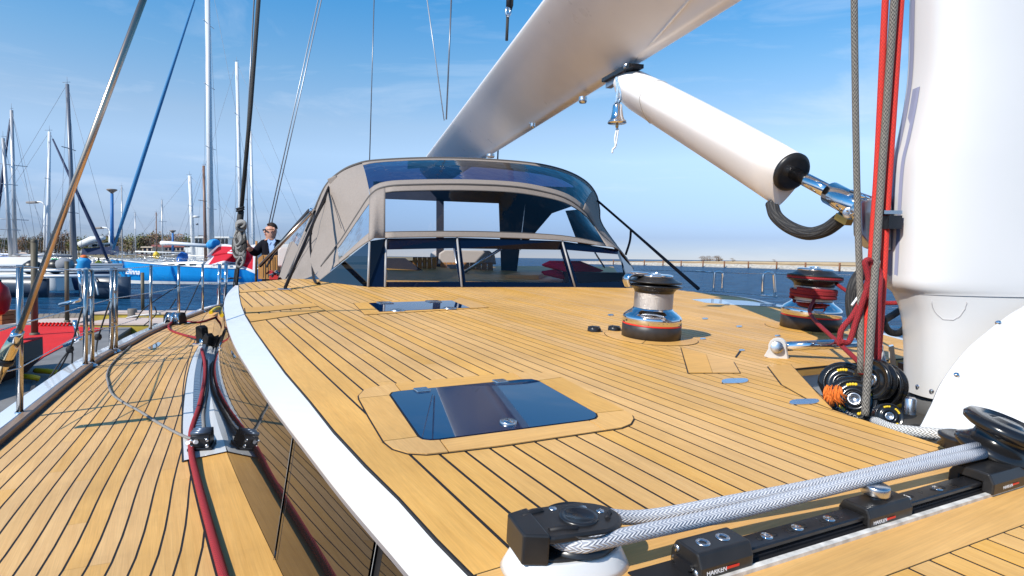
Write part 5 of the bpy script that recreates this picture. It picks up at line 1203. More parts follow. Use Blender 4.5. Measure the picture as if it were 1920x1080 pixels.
MB().tube(smooth_line([at(953, 12, 6.4), at(949, 20, 6.38), at(952, 30, 6.38), at(957, 22, 6.4), at(953, 12, 6.4)]), 0.016, 8).build('shackle', M_STEEL, tl)
MB().tube([at(952, 28, 6.4), at(950, 76, 6.4)], 0.016, 8).build('strop', M_DKR, tl)
gy = thing('sprayhood_guy', 'black strap guy from the sprayhood down to the far deck edge', 'strap', tuple(at(1310, 541, 6.0)))
MB().tube([at(1120, 376, 7.0), at(1180, 428, 6.7), at(1310, 542, 6.0)], [0.014, 0.014, 0.02], 8).build('strap', M_WEB, gy)
MB().tube(smooth_line([at(1183, 430, 6.68), at(1181, 452, 6.7), at(1173, 478, 6.7)]), 0.013, 6).build('loose_end', M_WEB, gy)

# ================================================================== SIDE DECK GEAR
pl = thing('genoa_track', 'long white curved plate on the side deck carrying a toothed steel track', 'track', tuple(sdk(380, 760)))
PLT = [(345, 863), (343, 800), (346, 750), (353, 700), (364, 665), (381, 638), (398, 634)]
PRT = [(425, 846), (412, 800), (401, 755), (396, 716), (396, 683), (398, 655), (401, 632)]
a = resample(smooth_line([sdk(*p, 0.008) for p in PLT], 4), 40); b = resample(smooth_line([sdk(*p, 0.008) for p in PRT], 4), 40)
mb = MB(); mb.loft([[p - V((0, 0, 0.012)), p, q, q - V((0, 0, 0.012))] for p, q in zip(a, b)], closed=False, smooth=False); mb.build('plate', M_WHITE, pl)
MB().loft([[p + (p - q).normalized() * 0.008 - V((0, 0, 0.0055)), p - V((0, 0, 0.0055))] for p, q in zip(a, b)], closed=False).build('plate_seam', M_CAULK, pl)
tl_ = [p.lerp(q, 0.30) for p, q in zip(a, b)]; tr_ = [p.lerp(q, 0.56) for p, q in zip(a, b)]
M_TRK = mat('grey_blue_track', (0.20, 0.22, 0.27), 0.32, 0.8)
tkr = MB(); tkr.loft([[p, p + V((0, 0, 0.016)), q + V((0, 0, 0.016)), q] for p, q in zip(tl_[3:], tr_[3:])], closed=False, smooth=False); tkr.build('track_rail', M_TRK, pl)
tm = resample([p.lerp(q, 0.5) + V((0, 0, 0.0168)) for p, q in zip(tl_[4:], tr_[4:])], 70)
tp = MB()
for p, q in zip(tm, tm[1:]):
    d = (q - p).normalized(); s = V((-d.y, d.x, 0)); tp.box(p, d * 0.005, s * 0.014, V((0, 0, 0.0012)))
tag(tp.build('tooth', M_CHROME, pl), kind='stuff')
def jam(label, px, py, sc=1.0, tilt=0.0, h=0.008):
    c = sdk(px, py, h); t = thing('line_clutch', label, 'clutch', tuple(c)); d = AX.copy(); d.z = 0; d.normalize(); s = V((d.y, -d.x, 0))
    d, s = (d * math.cos(tilt) + s * math.sin(tilt)) * sc, (s * math.cos(tilt) - d * math.sin(tilt)) * sc; z = V((0, 0, sc))
    MB().box(c + z * 0.006, s * 0.045, d * 0.055, z * 0.006).build('base_plate', M_BLACK, t, bevel=0.003)
    MB().prism([c + s * 0.036 + d * y + z * h_ for y, h_ in ((-0.05, 0.012), (-0.045, 0.05), (-0.01, 0.065), (0.05, 0.06), (0.055, 0.012))], -s * 0.072).build('housing', M_BLACKP, t, bevel=0.004)
    for k in (-0.02, 0.005, 0.03): MB().tube([c + s * 0.037 + d * k + z * 0.064, c - s * 0.037 + d * k + z * 0.064], 0.009, 8).build('roller', mat('grey_roller', (0.10, 0.13, 0.18), 0.3, 0.5), t)
    for a_ in (-0.028, 0.028):
        for b_ in (0.018, 0.042):
            MB().lathe([(0, 0.007), (0.002, 0.006), (0.002, 0)], c - d * 0.053 + s * a_ + z * b_, -d, 12).build('bolt', M_STEEL, t)
    return t
jam('black line clutch with four bolts on the near end of the white track plate', 379, 838, 1.0, 0.25)
# upright car block at the far end of the plate
ub = thing('genoa_car', 'upright black car block with red rope at the far end of the white plate', 'track car', tuple(sdk(380, 645)))
c = sdk(381, 645, 0.01)
MB().prism([at(x, y, c.y) for x, y in [(368, 652), (382, 654), (378, 615), (372, 610), (366, 613)]], V((0.03, 0.05, 0))).build('cheek', M_BLACKP, ub, bevel=0.004)
MB().prism([at(x, y, c.y - 0.12) for x, y in [(378, 652), (388, 652), (391, 632), (385, 625), (380, 632)]], V((0.03, 0.05, 0))).build('cheek', M_BLACK, ub, bevel=0.004)
MB().lathe([(-0.02, 0.04), (-0.01, 0.03), (0.01, 0.03), (0.02, 0.04), (0.02, 0)], at(380, 642, c.y - 0.05), (1, 0.1, 0), 20).build('sheave', M_CHROME, ub)
MB().box(c, V((0.06, 0, 0)), V((0, 0.07, 0)), V((0, 0, 0.012))).build('car_base', M_CHROME, ub, bevel=0.004)
# black and silver winch-like turning blocks at the rail
rbk = thing('rail_block', 'black and silver double block at the rail with red rope led through it', 'block', tuple(sdk(328, 606)))
c = sdk(330, 608, 0.0)
for k, dx in enumerate((-0.10, -0.02, 0.06)):
    MB().prism([c + V((dx, 0, 0)) + V((0, y, z)) for y, z in ((-0.08, 0), (-0.07, 0.10), (-0.02, 0.14), (0.05, 0.13), (0.09, 0))], V((0.022, 0, 0))).build('cheek', M_BLACKP if k != 1 else M_CHROME, rbk, bevel=0.004)
for dx in (-0.06, 0.02): MB().lathe([(-0.022, 0.06), (0, 0.05), (0.022, 0.06), (0.022, 0)], c + V((dx, 0, 0.075)), (1, 0, 0), 18).build('sheave', M_STEEL, rbk)
MB().box(c + V((-0.01, 0, 0.006)), V((0.13, 0, 0)), V((0, 0.11, 0)), V((0, 0, 0.008))).build('base', M_CHROME, rbk)
for x in (-0.085, 0.0, 0.08): MB().tube([c + V((x, -0.085, 0.02)), c + V((x * 0.7, -0.06, 0.12))], 0.008, 6).build('strap', M_CHROME, rbk)
# ropes on the side deck
def dl(name, pts, r, M, label, cat='rope', n=10): return cable(name, [sdk(x, y, r + h) for x, y, h in pts], r, M, label, cat, n=n)
dl('genoa_sheet', [(378, 655, 0.03), (384, 680, 0.022), (383, 715, 0.02), (374, 760, 0.02), (364, 790, 0.015), (358, 815, 0.01), (359, 850, 0.008), (369, 895, 0), (382, 945, 0), (394, 990, 0), (408, 1040, 0), (424, 1095, 0), (450, 1180, 0)], 0.0115, M_DRED, 'thick dark red rope running from the white plate down to the bottom edge')
dl('genoa_sheet', [(322, 604, 0.03), (316, 612, 0.0), (322, 620, 0), (345, 628, 0), (372, 634, 0.04)], 0.0115, M_DRED, 'dark red rope curving from the rail block to the upright car block')
dl('genoa_sheet', [(335, 600, 0.03), (350, 603, 0), (375, 604, 0), (398, 597, 0), (410, 592, 0)], 0.0115, M_DRED, 'dark red rope sagging from the rail block aft toward the cabin side')
dl('control_line', [(245, 648, 0), (212, 680, 0), (201, 700, 0), (202, 715, 0), (210, 738, 0), (232, 755, 0), (260, 770, 0), (290, 789, 0), (320, 806, 0), (345, 818, 0.006), (368, 826, 0.045)], 0.0065, M_GRR, 'thin grey control line lying across the side deck to the clutch')
dl('control_line', [(388, 676, 0.012), (389, 720, 0.012), (384, 752, 0.012), (381, 775, 0.014), (382, 800, 0.02), (381, 822, 0.045)], 0.008, M_GRR, 'grey line beside the toothed track on the white plate')
dl('control_line', [(360, 833, 0.02), (352, 831, 0.02), (356, 829, 0.02), (368, 829, 0.04)], 0.008, M_WPRINT, 'short white rope end poking out of the clutch')

# ================================================================== THE MAN
man = thing('person', 'man in dark jacket, blue shirt and sunglasses standing at the helm', 'person', tuple(at(507, 640, 8.6)))
MYY = 8.6
s_ = MYY / F_PX
def mp_(px, py, dy=0.0): return at(px, py, MYY + dy)
def skin_body(name, joints, edges, radii, root, parent, levels=2):
    me = bpy.data.meshes.new(name); off = ORG[parent.name]; me.from_pydata([tuple(p - off) for p in joints], edges, []); me.update()
    o = bpy.data.objects.new(name, me); COL.objects.link(o); o.parent = parent; ORG[o.name] = off
    md = o.modifiers.new('skin', 'SKIN'); md.use_smooth_shade = True
    sv = me.skin_vertices[0].data
    for i, r_ in enumerate(radii): sv[i].radius = r_ if isinstance(r_, tuple) else (r_, r_)
    sv[root].use_root = True
    o.modifiers.new('sub', 'SUBSURF').levels = levels; o.modifiers['sub'].render_levels = levels
    bpy.context.view_layer.update(); dg = bpy.context.evaluated_depsgraph_get()
    nm = bpy.data.meshes.new_from_object(o.evaluated_get(dg)); o.modifiers.clear(); o.data = nm
    for p in nm.polygons: p.use_smooth = True
    return o
J = {}
def j(n, px, py, dy=0.0): J[n] = mp_(px, py, dy)
j('pelvis', 511, 541); j('belly', 511, 510); j('chest', 509.5, 477); j('neckb', 508.5, 453); j('neck', 508, 448.5); j('jaw', 507, 443, -0.01); j('skull', 508, 431, 0.0); j('crown', 508.5, 423, 0.005)
j('shl', 491, 459.5); j('ell', 477.5, 476, -0.1); j('wrl', 468.5, 466.5, -0.26); j('hal', 464.5, 461, -0.30)
j('shr', 527.5, 460); j('elr', 536, 494, 0.02); j('wrr', 534, 525, -0.12)
j('hipl', 504, 548); j('knl', 503, 600); j('anl', 503, 650); j('tol', 500, 653, -0.16); j('hipr', 519, 548); j('knr', 520, 600); j('anr', 520, 650); j('tor', 517, 653, -0.16)
names = list(J); idx = {n: i for i, n in enumerate(names)}
ed = [('pelvis', 'belly'), ('belly', 'chest'), ('chest', 'neckb'), ('neckb', 'neck'), ('neck', 'jaw'), ('jaw', 'skull'), ('skull', 'crown'), ('chest', 'shl'), ('shl', 'ell'), ('ell', 'wrl'), ('wrl', 'hal'), ('chest', 'shr'), ('shr', 'elr'), ('elr', 'wrr'), ('pelvis', 'hipl'), ('hipl', 'knl'), ('knl', 'anl'), ('anl', 'tol'), ('pelvis', 'hipr'), ('hipr', 'knr'), ('knr', 'anr'), ('anr', 'tor')]
rad = {'pelvis': (0.15, 0.12), 'belly': (0.15, 0.12), 'chest': (0.17, 0.125), 'neckb': (0.085, 0.08), 'neck': 0.058, 'jaw': (0.072, 0.082), 'skull': (0.083, 0.1), 'crown': (0.06, 0.07), 'shl': 0.088, 'ell': 0.062, 'wrl': 0.040, 'hal': (0.042, 0.022), 'shr': 0.088, 'elr': 0.062, 'wrr': 0.042, 'hipl': 0.10, 'knl': 0.07, 'anl': 0.05, 'tol': 0.045, 'hipr': 0.10, 'knr': 0.07, 'anr': 0.05, 'tor': 0.045}
body = skin_body('body', [J[n] for n in names], [(idx[a], idx[b]) for a, b in ed], [rad[n] for n in names], 0, man)
M_JACK = mat('black_jacket_cloth', (0.010, 0.010, 0.015), 0.9, bump=0.2, bs=30, spec=0.12); M_SKIN = mat('skin_tone', (0.56, 0.29, 0.20), 0.5, var=0.08, vs=20); M_TROU = mat('dark_trousers', (0.03, 0.03, 0.04), 0.8)
for M in (M_JACK, M_SKIN, M_TROU): body.data.materials.append(M)
off = ORG[man.name]
for p in body.data.polygons:
    c = p.center + off; mi = 0
    if c.z > J['neckb'].z + 0.012 and math.hypot(c.x - J['neck'].x, c.y - J['neck'].y) < (0.085 if c.z < J['neck'].z + 0.03 else 0.3): mi = 1
    elif (c - J['hal']).length < 0.10 and (c - J['hal']).length < (c - J['ell']).length * 0.55: mi = 1
    elif c.z < J['pelvis'].z - 0.03 and abs(c.x - J['pelvis'].x) < 0.19: mi = 2
    p.material_index = mi
hd = J['skull']; fx = V((-0.72, -0.69, -0.05)).normalized(); sx_ = V((0.69, -0.72, 0)); uz = V((0, 0, 1))   # he looks to the left and towards us
def hp(f, s, u): return hd + fx * (f * 0.88) + sx_ * s + uz * u
# hair: a cap over the crown and back of the head
rings = []
for k in range(10):
    el = R(-22 + 112 * k / 9); ring = []
    for q in range(24):
        a = 2 * math.pi * q / 24; front_ = max(0, math.cos(a)); e2 = max(el, R(50) * front_ ** 0.5 if front_ > 0 else el)
        e2 = max(e2, R(12) * (1 - abs(math.cos(a))))
        ring.append(hd + fx * (math.cos(a) * math.cos(e2) * 0.090 - 0.006) + sx_ * (math.sin(a) * math.cos(e2) * 0.080) + uz * (0.012 + 0.098 * math.sin(e2)))
    rings.append(ring)
MB().loft(rings, cap=True).build('hair', mat('dark_brown_hair', (0.03, 0.018, 0.012), 0.7, bump=0.6, bs=90), body)
M_SUNG = mat('sunglass_lens', (0.02, 0.008, 0.005), 0.08)
for s in (-0.036, 0.034):
    MB().prism([hp(0.103, s + 0.026 * math.cos(t), 0.0 + 0.0145 * math.sin(t)) for t in [2 * math.pi * k / 14 for k in range(14)]], fx * 0.008).build('sunglasses_lens', M_SUNG, body)
MB().tube([hp(0.110, -0.062, 0.010), hp(0.112, 0.062, 0.010)], 0.0025, 6).build('sunglasses_bar', M_SUNG, body)
for s in (-0.082, 0.082): MB().tube([hp(0.10, s * 0.9, 0.008), hp(-0.01, s * 1.06, 0.004)], 0.004, 6).build('sunglasses_arm', M_SUNG, body)
MB().loft([[hp(0.098, -0.008, 0.005), hp(0.104, 0, 0.005), hp(0.098, 0.008, 0.005)], [hp(0.105, -0.015, -0.03), hp(0.128, 0, -0.034), hp(0.105, 0.015, -0.03)], [hp(0.098, -0.012, -0.042), hp(0.106, 0, -0.044), hp(0.098, 0.012, -0.042)]], closed=False).build('nose', M_SKIN, body)
MB().tube([hp(0.094, -0.024, -0.065), hp(0.101, 0, -0.063), hp(0.094, 0.024, -0.065)], 0.0055, 6).build('mouth', mat('lips', (0.36, 0.12, 0.10), 0.5), body)
for s in (-0.088, 0.088): MB().tube([hp(0.0, s, 0.03), hp(-0.02, s * 1.1, 0.01), hp(-0.008, s * 1.04, -0.025)], 0.013, 7).build('ear', M_SKIN, body)
# shirt front, collar, lapels
M_SHIRT = mat('pale_blue_shirt', (0.34, 0.50, 0.78), 0.7)
ch = J['chest']
def front(px, py, d=0.0): p = mp_(px, py, -0.15 - d); return p
MB().prism([front(502, 451), front(516, 451), front(513.5, 468), front(509.5, 492), front(506.5, 492), front(503, 468)], V((0, 0.02, 0))).build('shirt', M_SHIRT, body, bevel=0.004)
for pts in ([(503, 447.5), (508.5, 454), (505, 460), (500.5, 453)], [(515, 447.5), (508.5, 454), (512, 460), (517, 453)]):
    MB().prism([front(*p, 0.008) for p in pts], V((0, 0.02, 0))).build('collar', M_SHIRT, body, bevel=0.003)
for pts in ([(501, 452), (503, 467), (507.5, 494), (502, 493), (496, 473), (497, 458)], [(517, 452), (515, 467), (509.5, 494), (515, 493), (522, 473), (522, 458)]):
    MB().prism([front(*p, 0.012) for p in pts], V((0, 0.02, 0))).build('lapel', M_JACK, body, bevel=0.004)
# left hand: palm is the end of the arm; five fingers grown from it
hc = J['hal']; hdir = (J['hal'] - J['wrl']).normalized(); hs = hdir.cross(V((0, -1, 0))).normalized(); hb = hs.cross(hdir)
for k, (o_, ln) in enumerate(((-0.030, 0.060), (-0.011, 0.072), (0.009, 0.068), (0.027, 0.052))):
    b = hc + hs * o_ + hdir * 0.015
    MB().tube(smooth_line([b - hdir * 0.03, b + hdir * ln * 0.4, b + hdir * ln * 0.8 - hb * 0.014, b + hdir * ln - hb * 0.032], 3), [0.0105] * 9 + [0.007], 7).build('finger', M_SKIN, body)
MB().tube([hc - hs * 0.03 - hdir * 0.02, hc - hs * 0.06 + hdir * 0.012 - hb * 0.01, hc - hs * 0.066 + hdir * 0.04 - hb * 0.02], [0.014, 0.012, 0.008], 7).build('thumb', M_SKIN, body)

# flag behind him
fl_ = thing('ensign_flag', 'red flag with white border and white swoosh flying behind the coiled rope', 'flag', tuple(at(480, 520, 10.2)))
TOPL = smooth_line([V((407, 461, 0)), V((420, 458, 0)), V((440, 460, 0)), V((458, 462, 0)), V((479, 458, 0))], 8)
BOTL = smooth_line([V((377, 504, 0)), V((398, 498, 0)), V((420, 492, 0)), V((445, 499, 0)), V((478, 513, 0))], 8)
NX, NY = 64, 32
tp_, bt_ = resample(TOPL, NX + 1), resample(BOTL, NX + 1)
fb2 = MB(); ids = []
for i in range(NX + 1):
    col = []
    for k in range(NY + 1):
        v = k / NY; u = i / NX; p = tp_[i].lerp(bt_[i], v); p.x += 6 * math.sin(math.pi * v) * (1 - u) * (-1 if v < 0.5 else 0.3)
        col.append(at(p.x, p.y, 10.0 + 0.16 * math.sin(u * 9 + v * 1.6) + 0.05 * math.sin(u * 17 + v * 3)))
    ids.append(fb2.add(col))
for i in range(NX):
    for k in range(NY):
        u, v = (i + .5) / NX, (k + .5) / NY
        w = u < 0.10 or v < 0.10 or v > 0.90 or u > 0.955
        c1 = abs(v - (0.42 + 0.9 * (u - 0.5) ** 2 * 2 + 0.1 * (u - 0.5))) < 0.05 and 0.42 < u < 0.74
        c2 = abs(math.hypot((u - 0.78) * 1.9, v - 0.52) - 0.24) < 0.035 and u < 0.9
        dot = math.hypot((u - 0.46) * 1.9, v - 0.30) < 0.035
        fb2.cur = 1 if (w or c1 or dot) else (2 if c2 else 0)
        fb2.face((ids[i][k], ids[i + 1][k], ids[i + 1][k + 1], ids[i][k + 1]), True)
def cloth(name, col):
    M, t, b = newmat(name); setp(b, Base_Color=(*col, 1), Roughness=0.8)
    tr = t.nodes.new('ShaderNodeBsdfTranslucent'); tr.inputs[0].default_value = (*col, 1); mxs = t.nodes.new('ShaderNodeMixShader'); mxs.inputs[0].default_value = 0.3
    o = t.nodes['Material Output']; t.links.new(b.outputs[0], mxs.inputs[1]); t.links.new(tr.outputs[0], mxs.inputs[2]); t.links.new(mxs.outputs[0], o.inputs[0]); return M
fb2.build('flag_cloth', [cloth('red_bunting', (0.62, 0.008, 0.03)), cloth('white_bunting', (0.75, 0.75, 0.80)), cloth('pink_bunting', (0.60, 0.06, 0.10))], fl_)
MB().tube([at(481, 452, 10.0), at(480, 530, 10.0)], 0.02, 8).build('staff', M_WOODP, fl_)

# ================================================================== SHORES
M_SAND = mat('dry_reed_field', (0.55, 0.385, 0.20), 0.9, var=0.25, vs=0.15)
M_FIELD = mat('brown_field', (0.22, 0.17, 0.09), 0.9, var=0.3, vs=0.08)
M_ROCK = mat('pale_rock_edge', (0.48, 0.43, 0.36), 0.9, var=0.35, vs=1.2, bump=0.8, bs=1.5)
def shore_strip(name, near_px, widths, zs, mats, n=80, jag=0.0, seed=1):
    """land in a few lengthwise strips, each a little higher and farther back"""
    rg = random.Random(seed); line = resample([V(p) if len(p) == 3 else zp(*p, 0) for p in near_px], n)
    dirs = []
    for i in range(n):
        t = line[min(i + 1, n - 1)] - line[max(i - 1, 0)]; q = V((-t.y, t.x, 0)).normalized(); dirs.append(q if q.x > 0 else -q)
    mb = MB(); rows = []
    for w, z, jg in zip(widths, zs, (0, 0.25, 0.5, 1.0, 1.0, 1.0)[:len(zs)]):
        rows.append([p + d * (w + rg.uniform(-1, 1) * jag * jg * 3) + V((0, 0, z + rg.uniform(-1, 1) * jag * jg)) for p, d in zip(line, dirs)])
    ids = [mb.add(r) for r in rows]
    for j in range(len(rows) - 1):
        mb.cur = mats[1][j]
        for i in range(n - 1): mb.face((ids[j][i], ids[j][i + 1], ids[j + 1][i + 1], ids[j + 1][i]), True)
    o = mb.build(name, mats[0]); o['kind'] = 'structure'; return line, dirs
ln, dr = shore_strip('dune_shore', [(1060, 494), (1200, 497.3), (1400, 502.5), (1560, 508), (104, 110, 0), (118, 40, 0)], (0, 3.5, 6, 60, 120, 700), (-0.3, 1.0, 1.2, 1.5, 1.9, 2.3), ([M_ROCK, M_SAND], (0, 0, 1, 1, 1)), 120, 0.22, 4)
# brown piles with a rail along that shore
M_PILE = mat('rusty_pile', (0.20, 0.085, 0.04), 0.8)
pf = thing('pile_fence', 'row of rust brown piles with a low rail along the far sandy shore', 'fence', tuple(zp(1358, 501, 0)))
prev = None
for px in (1150, 1178, 1208, 1243, 1277, 1318, 1358, 1403, 1456, 1510, 1574, 1650, 1740):
    y = 494 + (px - 1060) / (1200 - 1060) * 3.3 if px < 1200 else (497.3 + (px - 1200) * 0.026 if px < 1400 else (502.5 + (px - 1400) * 0.0344 if px < 1560 else 508 + (px - 1560) * 0.045))
    b = zp(px, y, 0); b = V((b.x, b.y, -0.5)); MB().tube([b, b + V((0, 0, 2.75))], 0.26, 8).build('pile', M_PILE, pf)
    if prev: MB().tube([prev + V((0, 0, 2.1)), b + V((0, 0, 2.1))], 0.09, 5).build('rail', M_PILE, pf)
    prev = b
MB().poly([(-420, 128, 0.9), (-40, 128, 0.9), (-40, 900, 1.6), (-1200, 900, 1.6)]).build('meadow', M_FIELD)['kind'] = 'structure'
MB().poly([(-420, 128, -1), (-40, 128, -1), (-40, 128, 0.9), (-420, 128, 0.9)]).build('meadow_bank', M_ROCK)['kind'] = 'structure'

# trees: four crowns of small leaf clumps, copied along the far edge of the meadow
def leaf_mat(name, c1, c2):
    M, t, b = newmat(name); oi = t.nodes.new('ShaderNodeObjectInfo'); geo = t.nodes.new('ShaderNodeNewGeometry'); rr = t.nodes.new('ShaderNodeValToRGB')
    rr.color_ramp.elements[0].color = (*c1, 1); rr.color_ramp.elements[1].color = (*c2, 1); t.links.new(geo.outputs['Random Per Island'], rr.inputs['Fac']); t.links.new(rr.outputs[0], b.inputs['Base Color'])
    setp(b, Roughness=0.8); return M
M_LEAF = [leaf_mat('spring_leaves', (0.09, 0.105, 0.03), (0.22, 0.20, 0.05)), leaf_mat('bare_twigs', (0.16, 0.11, 0.075), (0.28, 0.20, 0.13)), leaf_mat('dark_pine', (0.035, 0.055, 0.025), (0.08, 0.095, 0.04)), leaf_mat('reddish_buds', (0.17, 0.09, 0.06), (0.28, 0.17, 0.09))]
M_BARK = mat('grey_bark', (0.10, 0.075, 0.055), 0.9)
def tree_proto(kind, seed):
    rg = random.Random(seed); t = bpy.data.objects.new('tree', None); COL.objects.link(t); ORG[t.name] = V()
    H = 10.0; tr = MB(); tr.tube([(0, 0, -0.5), (0.1, 0, 2.5), (-0.1, 0.1, 5), (0, 0, 8)], [0.28, 0.22, 0.15, 0.05], 6)
    tips = []
    for k in range(9):
        a = rg.uniform(0, 6.28); z0 = rg.uniform(0.7, 6.3); l = rg.uniform(1.5, 3.2); e = V((math.cos(a) * l, math.sin(a) * l, z0 + l * 0.8)); tr.tube([(0, 0, z0), e * 0.5 + V((0, 0, z0 * 0.5 + 0.2)), e], [0.1, 0.07, 0.03], 5); tips.append(e)
    tr.build('trunk', M_BARK, t)
    cr = MB(); n = 420 if kind != 1 else 330
    for k in range(n):
        c0 = rg.choice(tips + [V((0, 0, 8.2)), V((0, 0, 7))]); p = c0 + V((rg.gauss(0, 0.85), rg.gauss(0, 0.85), rg.gauss(0, 0.75)))
        s = rg.uniform(0.22, 0.5) * (0.7 if kind == 1 else 1); u = V((rg.gauss(0, 1), rg.gauss(0, 1), rg.gauss(0, 1))).normalized(); w = u.orthogonal().normalized()
        cr.poly([p + u * s, p + w * s * 0.7, p - u * s, p - w * s * 0.6])
    cr.build('crown', M_LEAF[kind], t); return t
protos = [tree_proto(k, 20 + k) for k in (0, 1, 2, 3, 1, 0)]
LBL = {0: 'fresh green tree in the tree line beyond the marina', 1: 'bare brown tree in the tree line beyond the marina', 2: 'dark pine in the tree line beyond the marina', 3: 'reddish budding tree in the tree line beyond the marina'}
used = [False] * 6; rg = random.Random(77)
kinds = (0, 1, 2, 3, 1, 0)
for i in range(130):
    px = -60 + i * 4.75 + rg.uniform(-3, 3); q = rg.choice((0, 1, 1, 2, 3, 4, 4, 5)); Y = rg.uniform(330, 400)
    top = 442 - 10 * math.exp(-((px - 115) / 16) ** 2) - 8 * math.exp(-((px - 300) / 40) ** 2) + 7 * max(0, (px - 330) / 150) + rg.uniform(-4, 6)
    if px > 420: top = 455 + (px - 420) * 0.08 + rg.uniform(-2, 3)
    zt = at(px, top, Y).z; x = at(px, 470, Y).x; sc = max(0.35, (zt - 1.5) / 10.0)
    o = protos[q] if not used[q] else copy_tree(protos[q]); used[q] = True
    o.location = (x, Y, 1.3); o.scale = (sc * rg.uniform(0.9, 1.4), sc * rg.uniform(0.9, 1.4), sc); o.rotation_euler = (0, 0, rg.uniform(0, 6.28))
    tag(o, LBL[kinds[q]], 'tree', {0: 'fresh green trees beyond the marina', 1: 'bare brown trees beyond the marina', 2: 'dark pines beyond the marina', 3: 'reddish budding trees beyond the marina'}[kinds[q]])
for i in range(9):   # a few bushes on the dunes
    px = (1316, 1320, 1326, 1331, 1343, 1347, 1348, 1374, 1452)[i]; o = copy_tree(protos[1]); p = at(px, 491, 330); o.location = (p.x, 330, 1.7); s = (0.30, .36, .3, .38, .36, .4, .34, .25, .2)[i]; o.scale = (s * 1.6, s * 1.6, s); tag(o, 'small bare bush on the far sandy dunes', 'bush', 'bushes on the far dunes')
# low buildings by the trees
def house(px0, px1, ytop, yeave, ybase, Y, wall, roof, label):
    t = thing('house', label, 'house', tuple(at((px0 + px1) / 2, ybase, Y)))
    a, b, c, d = at(px0, ybase, Y), at(px1, ybase, Y), at(px1, yeave, Y), at(px0, yeave, Y)
    MB().prism([a, b, c, d], V((0, 8, 0))).build('wall', wall, t)
    e = (at(px0, ytop, Y + 4)); f = at(px1, ytop, Y + 4); g = 0.4
    rf = MB(); rf.prism([d + V((-g, -g, 0.02)), c + V((g, -g, 0.02)), f + V((g, 0, 0)), e + V((-g, 0, 0))], V((0, 0, 0.25))); rf.prism([e + V((-g, 0, 0)), f + V((g, 0, 0)), c + V((g, 8 + g, 0.02)), d + V((-g, 8 + g, 0.02))], V((0, 0, 0.25))); rf.build('roof', roof, t)
    n = max(2, int((px1 - px0) / 7))
    for k in range(n):
        u = (k + 0.5) / n; p = a.lerp(b, u).lerp(d.lerp(c, u), 0.5); w = MB().box(p + V((0, -0.05, 0)), V((0.5, 0, 0)), V((0, 0.05, 0)), V((0, 0, 0.55))).build('window', M_FRIT, t)
M_RRED = mat('red_roof', (0.26, 0.07, 0.05), 0.8); M_CREAM = mat('cream_wall', (0.55, 0.45, 0.34), 0.8); M_GREYW = mat('grey_wall', (0.30, 0.27, 0.25), 0.8)
house(267, 285, 463.5, 464.5, 470.5, 210, M_CREAM, M_CREAM, 'low cream shed in front of the distant trees')
house(286, 345, 460, 463.5, 471, 260, M_GREYW, M_RRED, 'long low house with a dull red roof before the trees')

# ================================================================== PONTOONS, QUAY, PILES
M_CONC = mat('grey_concrete', (0.19, 0.185, 0.18), 0.8, var=0.18, vs=2.5, bump=0.25, bs=18)
M_CONCD = mat('dark_wet_concrete', (0.055, 0.05, 0.045), 0.6, var=0.4, vs=3)
M_ALGAE = mat('algae_yellow_concrete', (0.42, 0.31, 0.045), 0.8, var=0.3, vs=3.5, stretch=(1, 1, 0.35))
M_PINK = mat('pinkish_concrete_top', (0.56, 0.44, 0.37), 0.8, var=0.12, vs=2)
M_CARPET = mat('red_carpet', (0.62, 0.012, 0.012), 0.9, var=0.1, vs=1.5, bump=0.3, bs=120)
def zpoly(px, z): return [zp(x, y, z) for x, y in px]
def deck_slab(name, label, cat, px, z, top, sidem, depth=0.6):
    t = thing(name, label, cat, tuple(zp(*px[0], z))); P = zpoly(px, z)
    MB().prism(P, V((0, 0, -0.05))).build('deck', top, t); MB().prism([p + V((0, 0, -0.055)) for p in P], V((0, 0, -depth))).build('float', sidem, t); return t
pont = deck_slab('pontoon', 'grey concrete pontoon with the red carpet, alongside the yacht', 'pontoon', [(-120, 640), (-60, 612), (60, 606), (170, 607), (232, 597), (268, 592.5), (275, 596), (247, 613), (221, 630), (172, 662), (110, 740), (30, 830), (-330, 830)], 0.55, M_CONC, M_CONCD)
cpt = MB().prism(zpoly([(-30, 700), (-20, 622), (40, 610), (130, 612), (196, 616), (150, 634), (81, 670), (40, 700)], 0.553), V((0, 0, 0.012))).build('red_carpet', M_CARPET); tag(cpt, 'bright red carpet laid on the grey pontoon', 'carpet')
# crumpled far edge of the carpet
rgc = random.Random(2)
for k in range(9):
    x = 70 + k * 7; MB().tube(smooth_line([zp(x, 611, 0.575), zp(x + 3, 606, 0.64), zp(x + 8, 609, 0.58)], 4), 0.03, 6).build('carpet_fold', M_CARPET, cpt)
pier2 = deck_slab('pontoon', 'weathered plank pontoon running behind the red carpet', 'pontoon', [(-200, 600), (40, 590), (130, 588.5), (176, 592), (150, 604), (-200, 622)], 0.5, M_PINK, M_CONCD)
for k in range(22):
    x = -60 + k * 10; MB().prism(zpoly([(x, 598.5 + (10 - k) * 0.3), (x + 9.2, 598.4 + (10 - k) * 0.3), (x + 9.6 + k * 0.2, 590 + (8 - k) * 0.15), (x + 0.8 + k * 0.2, 590 + (8 - k) * 0.15)], 0.503), V((0, 0, 0.02))).build('deck_plank', mat('grey_deck_wood', (0.24, 0.19, 0.14), 0.8, var=0.2, vs=4), pier2)
wq = thing('quay_wall', 'low stepped quay wall with yellow algae stained side behind the pontoon', 'quay', tuple(zp(300, 650, 0)))
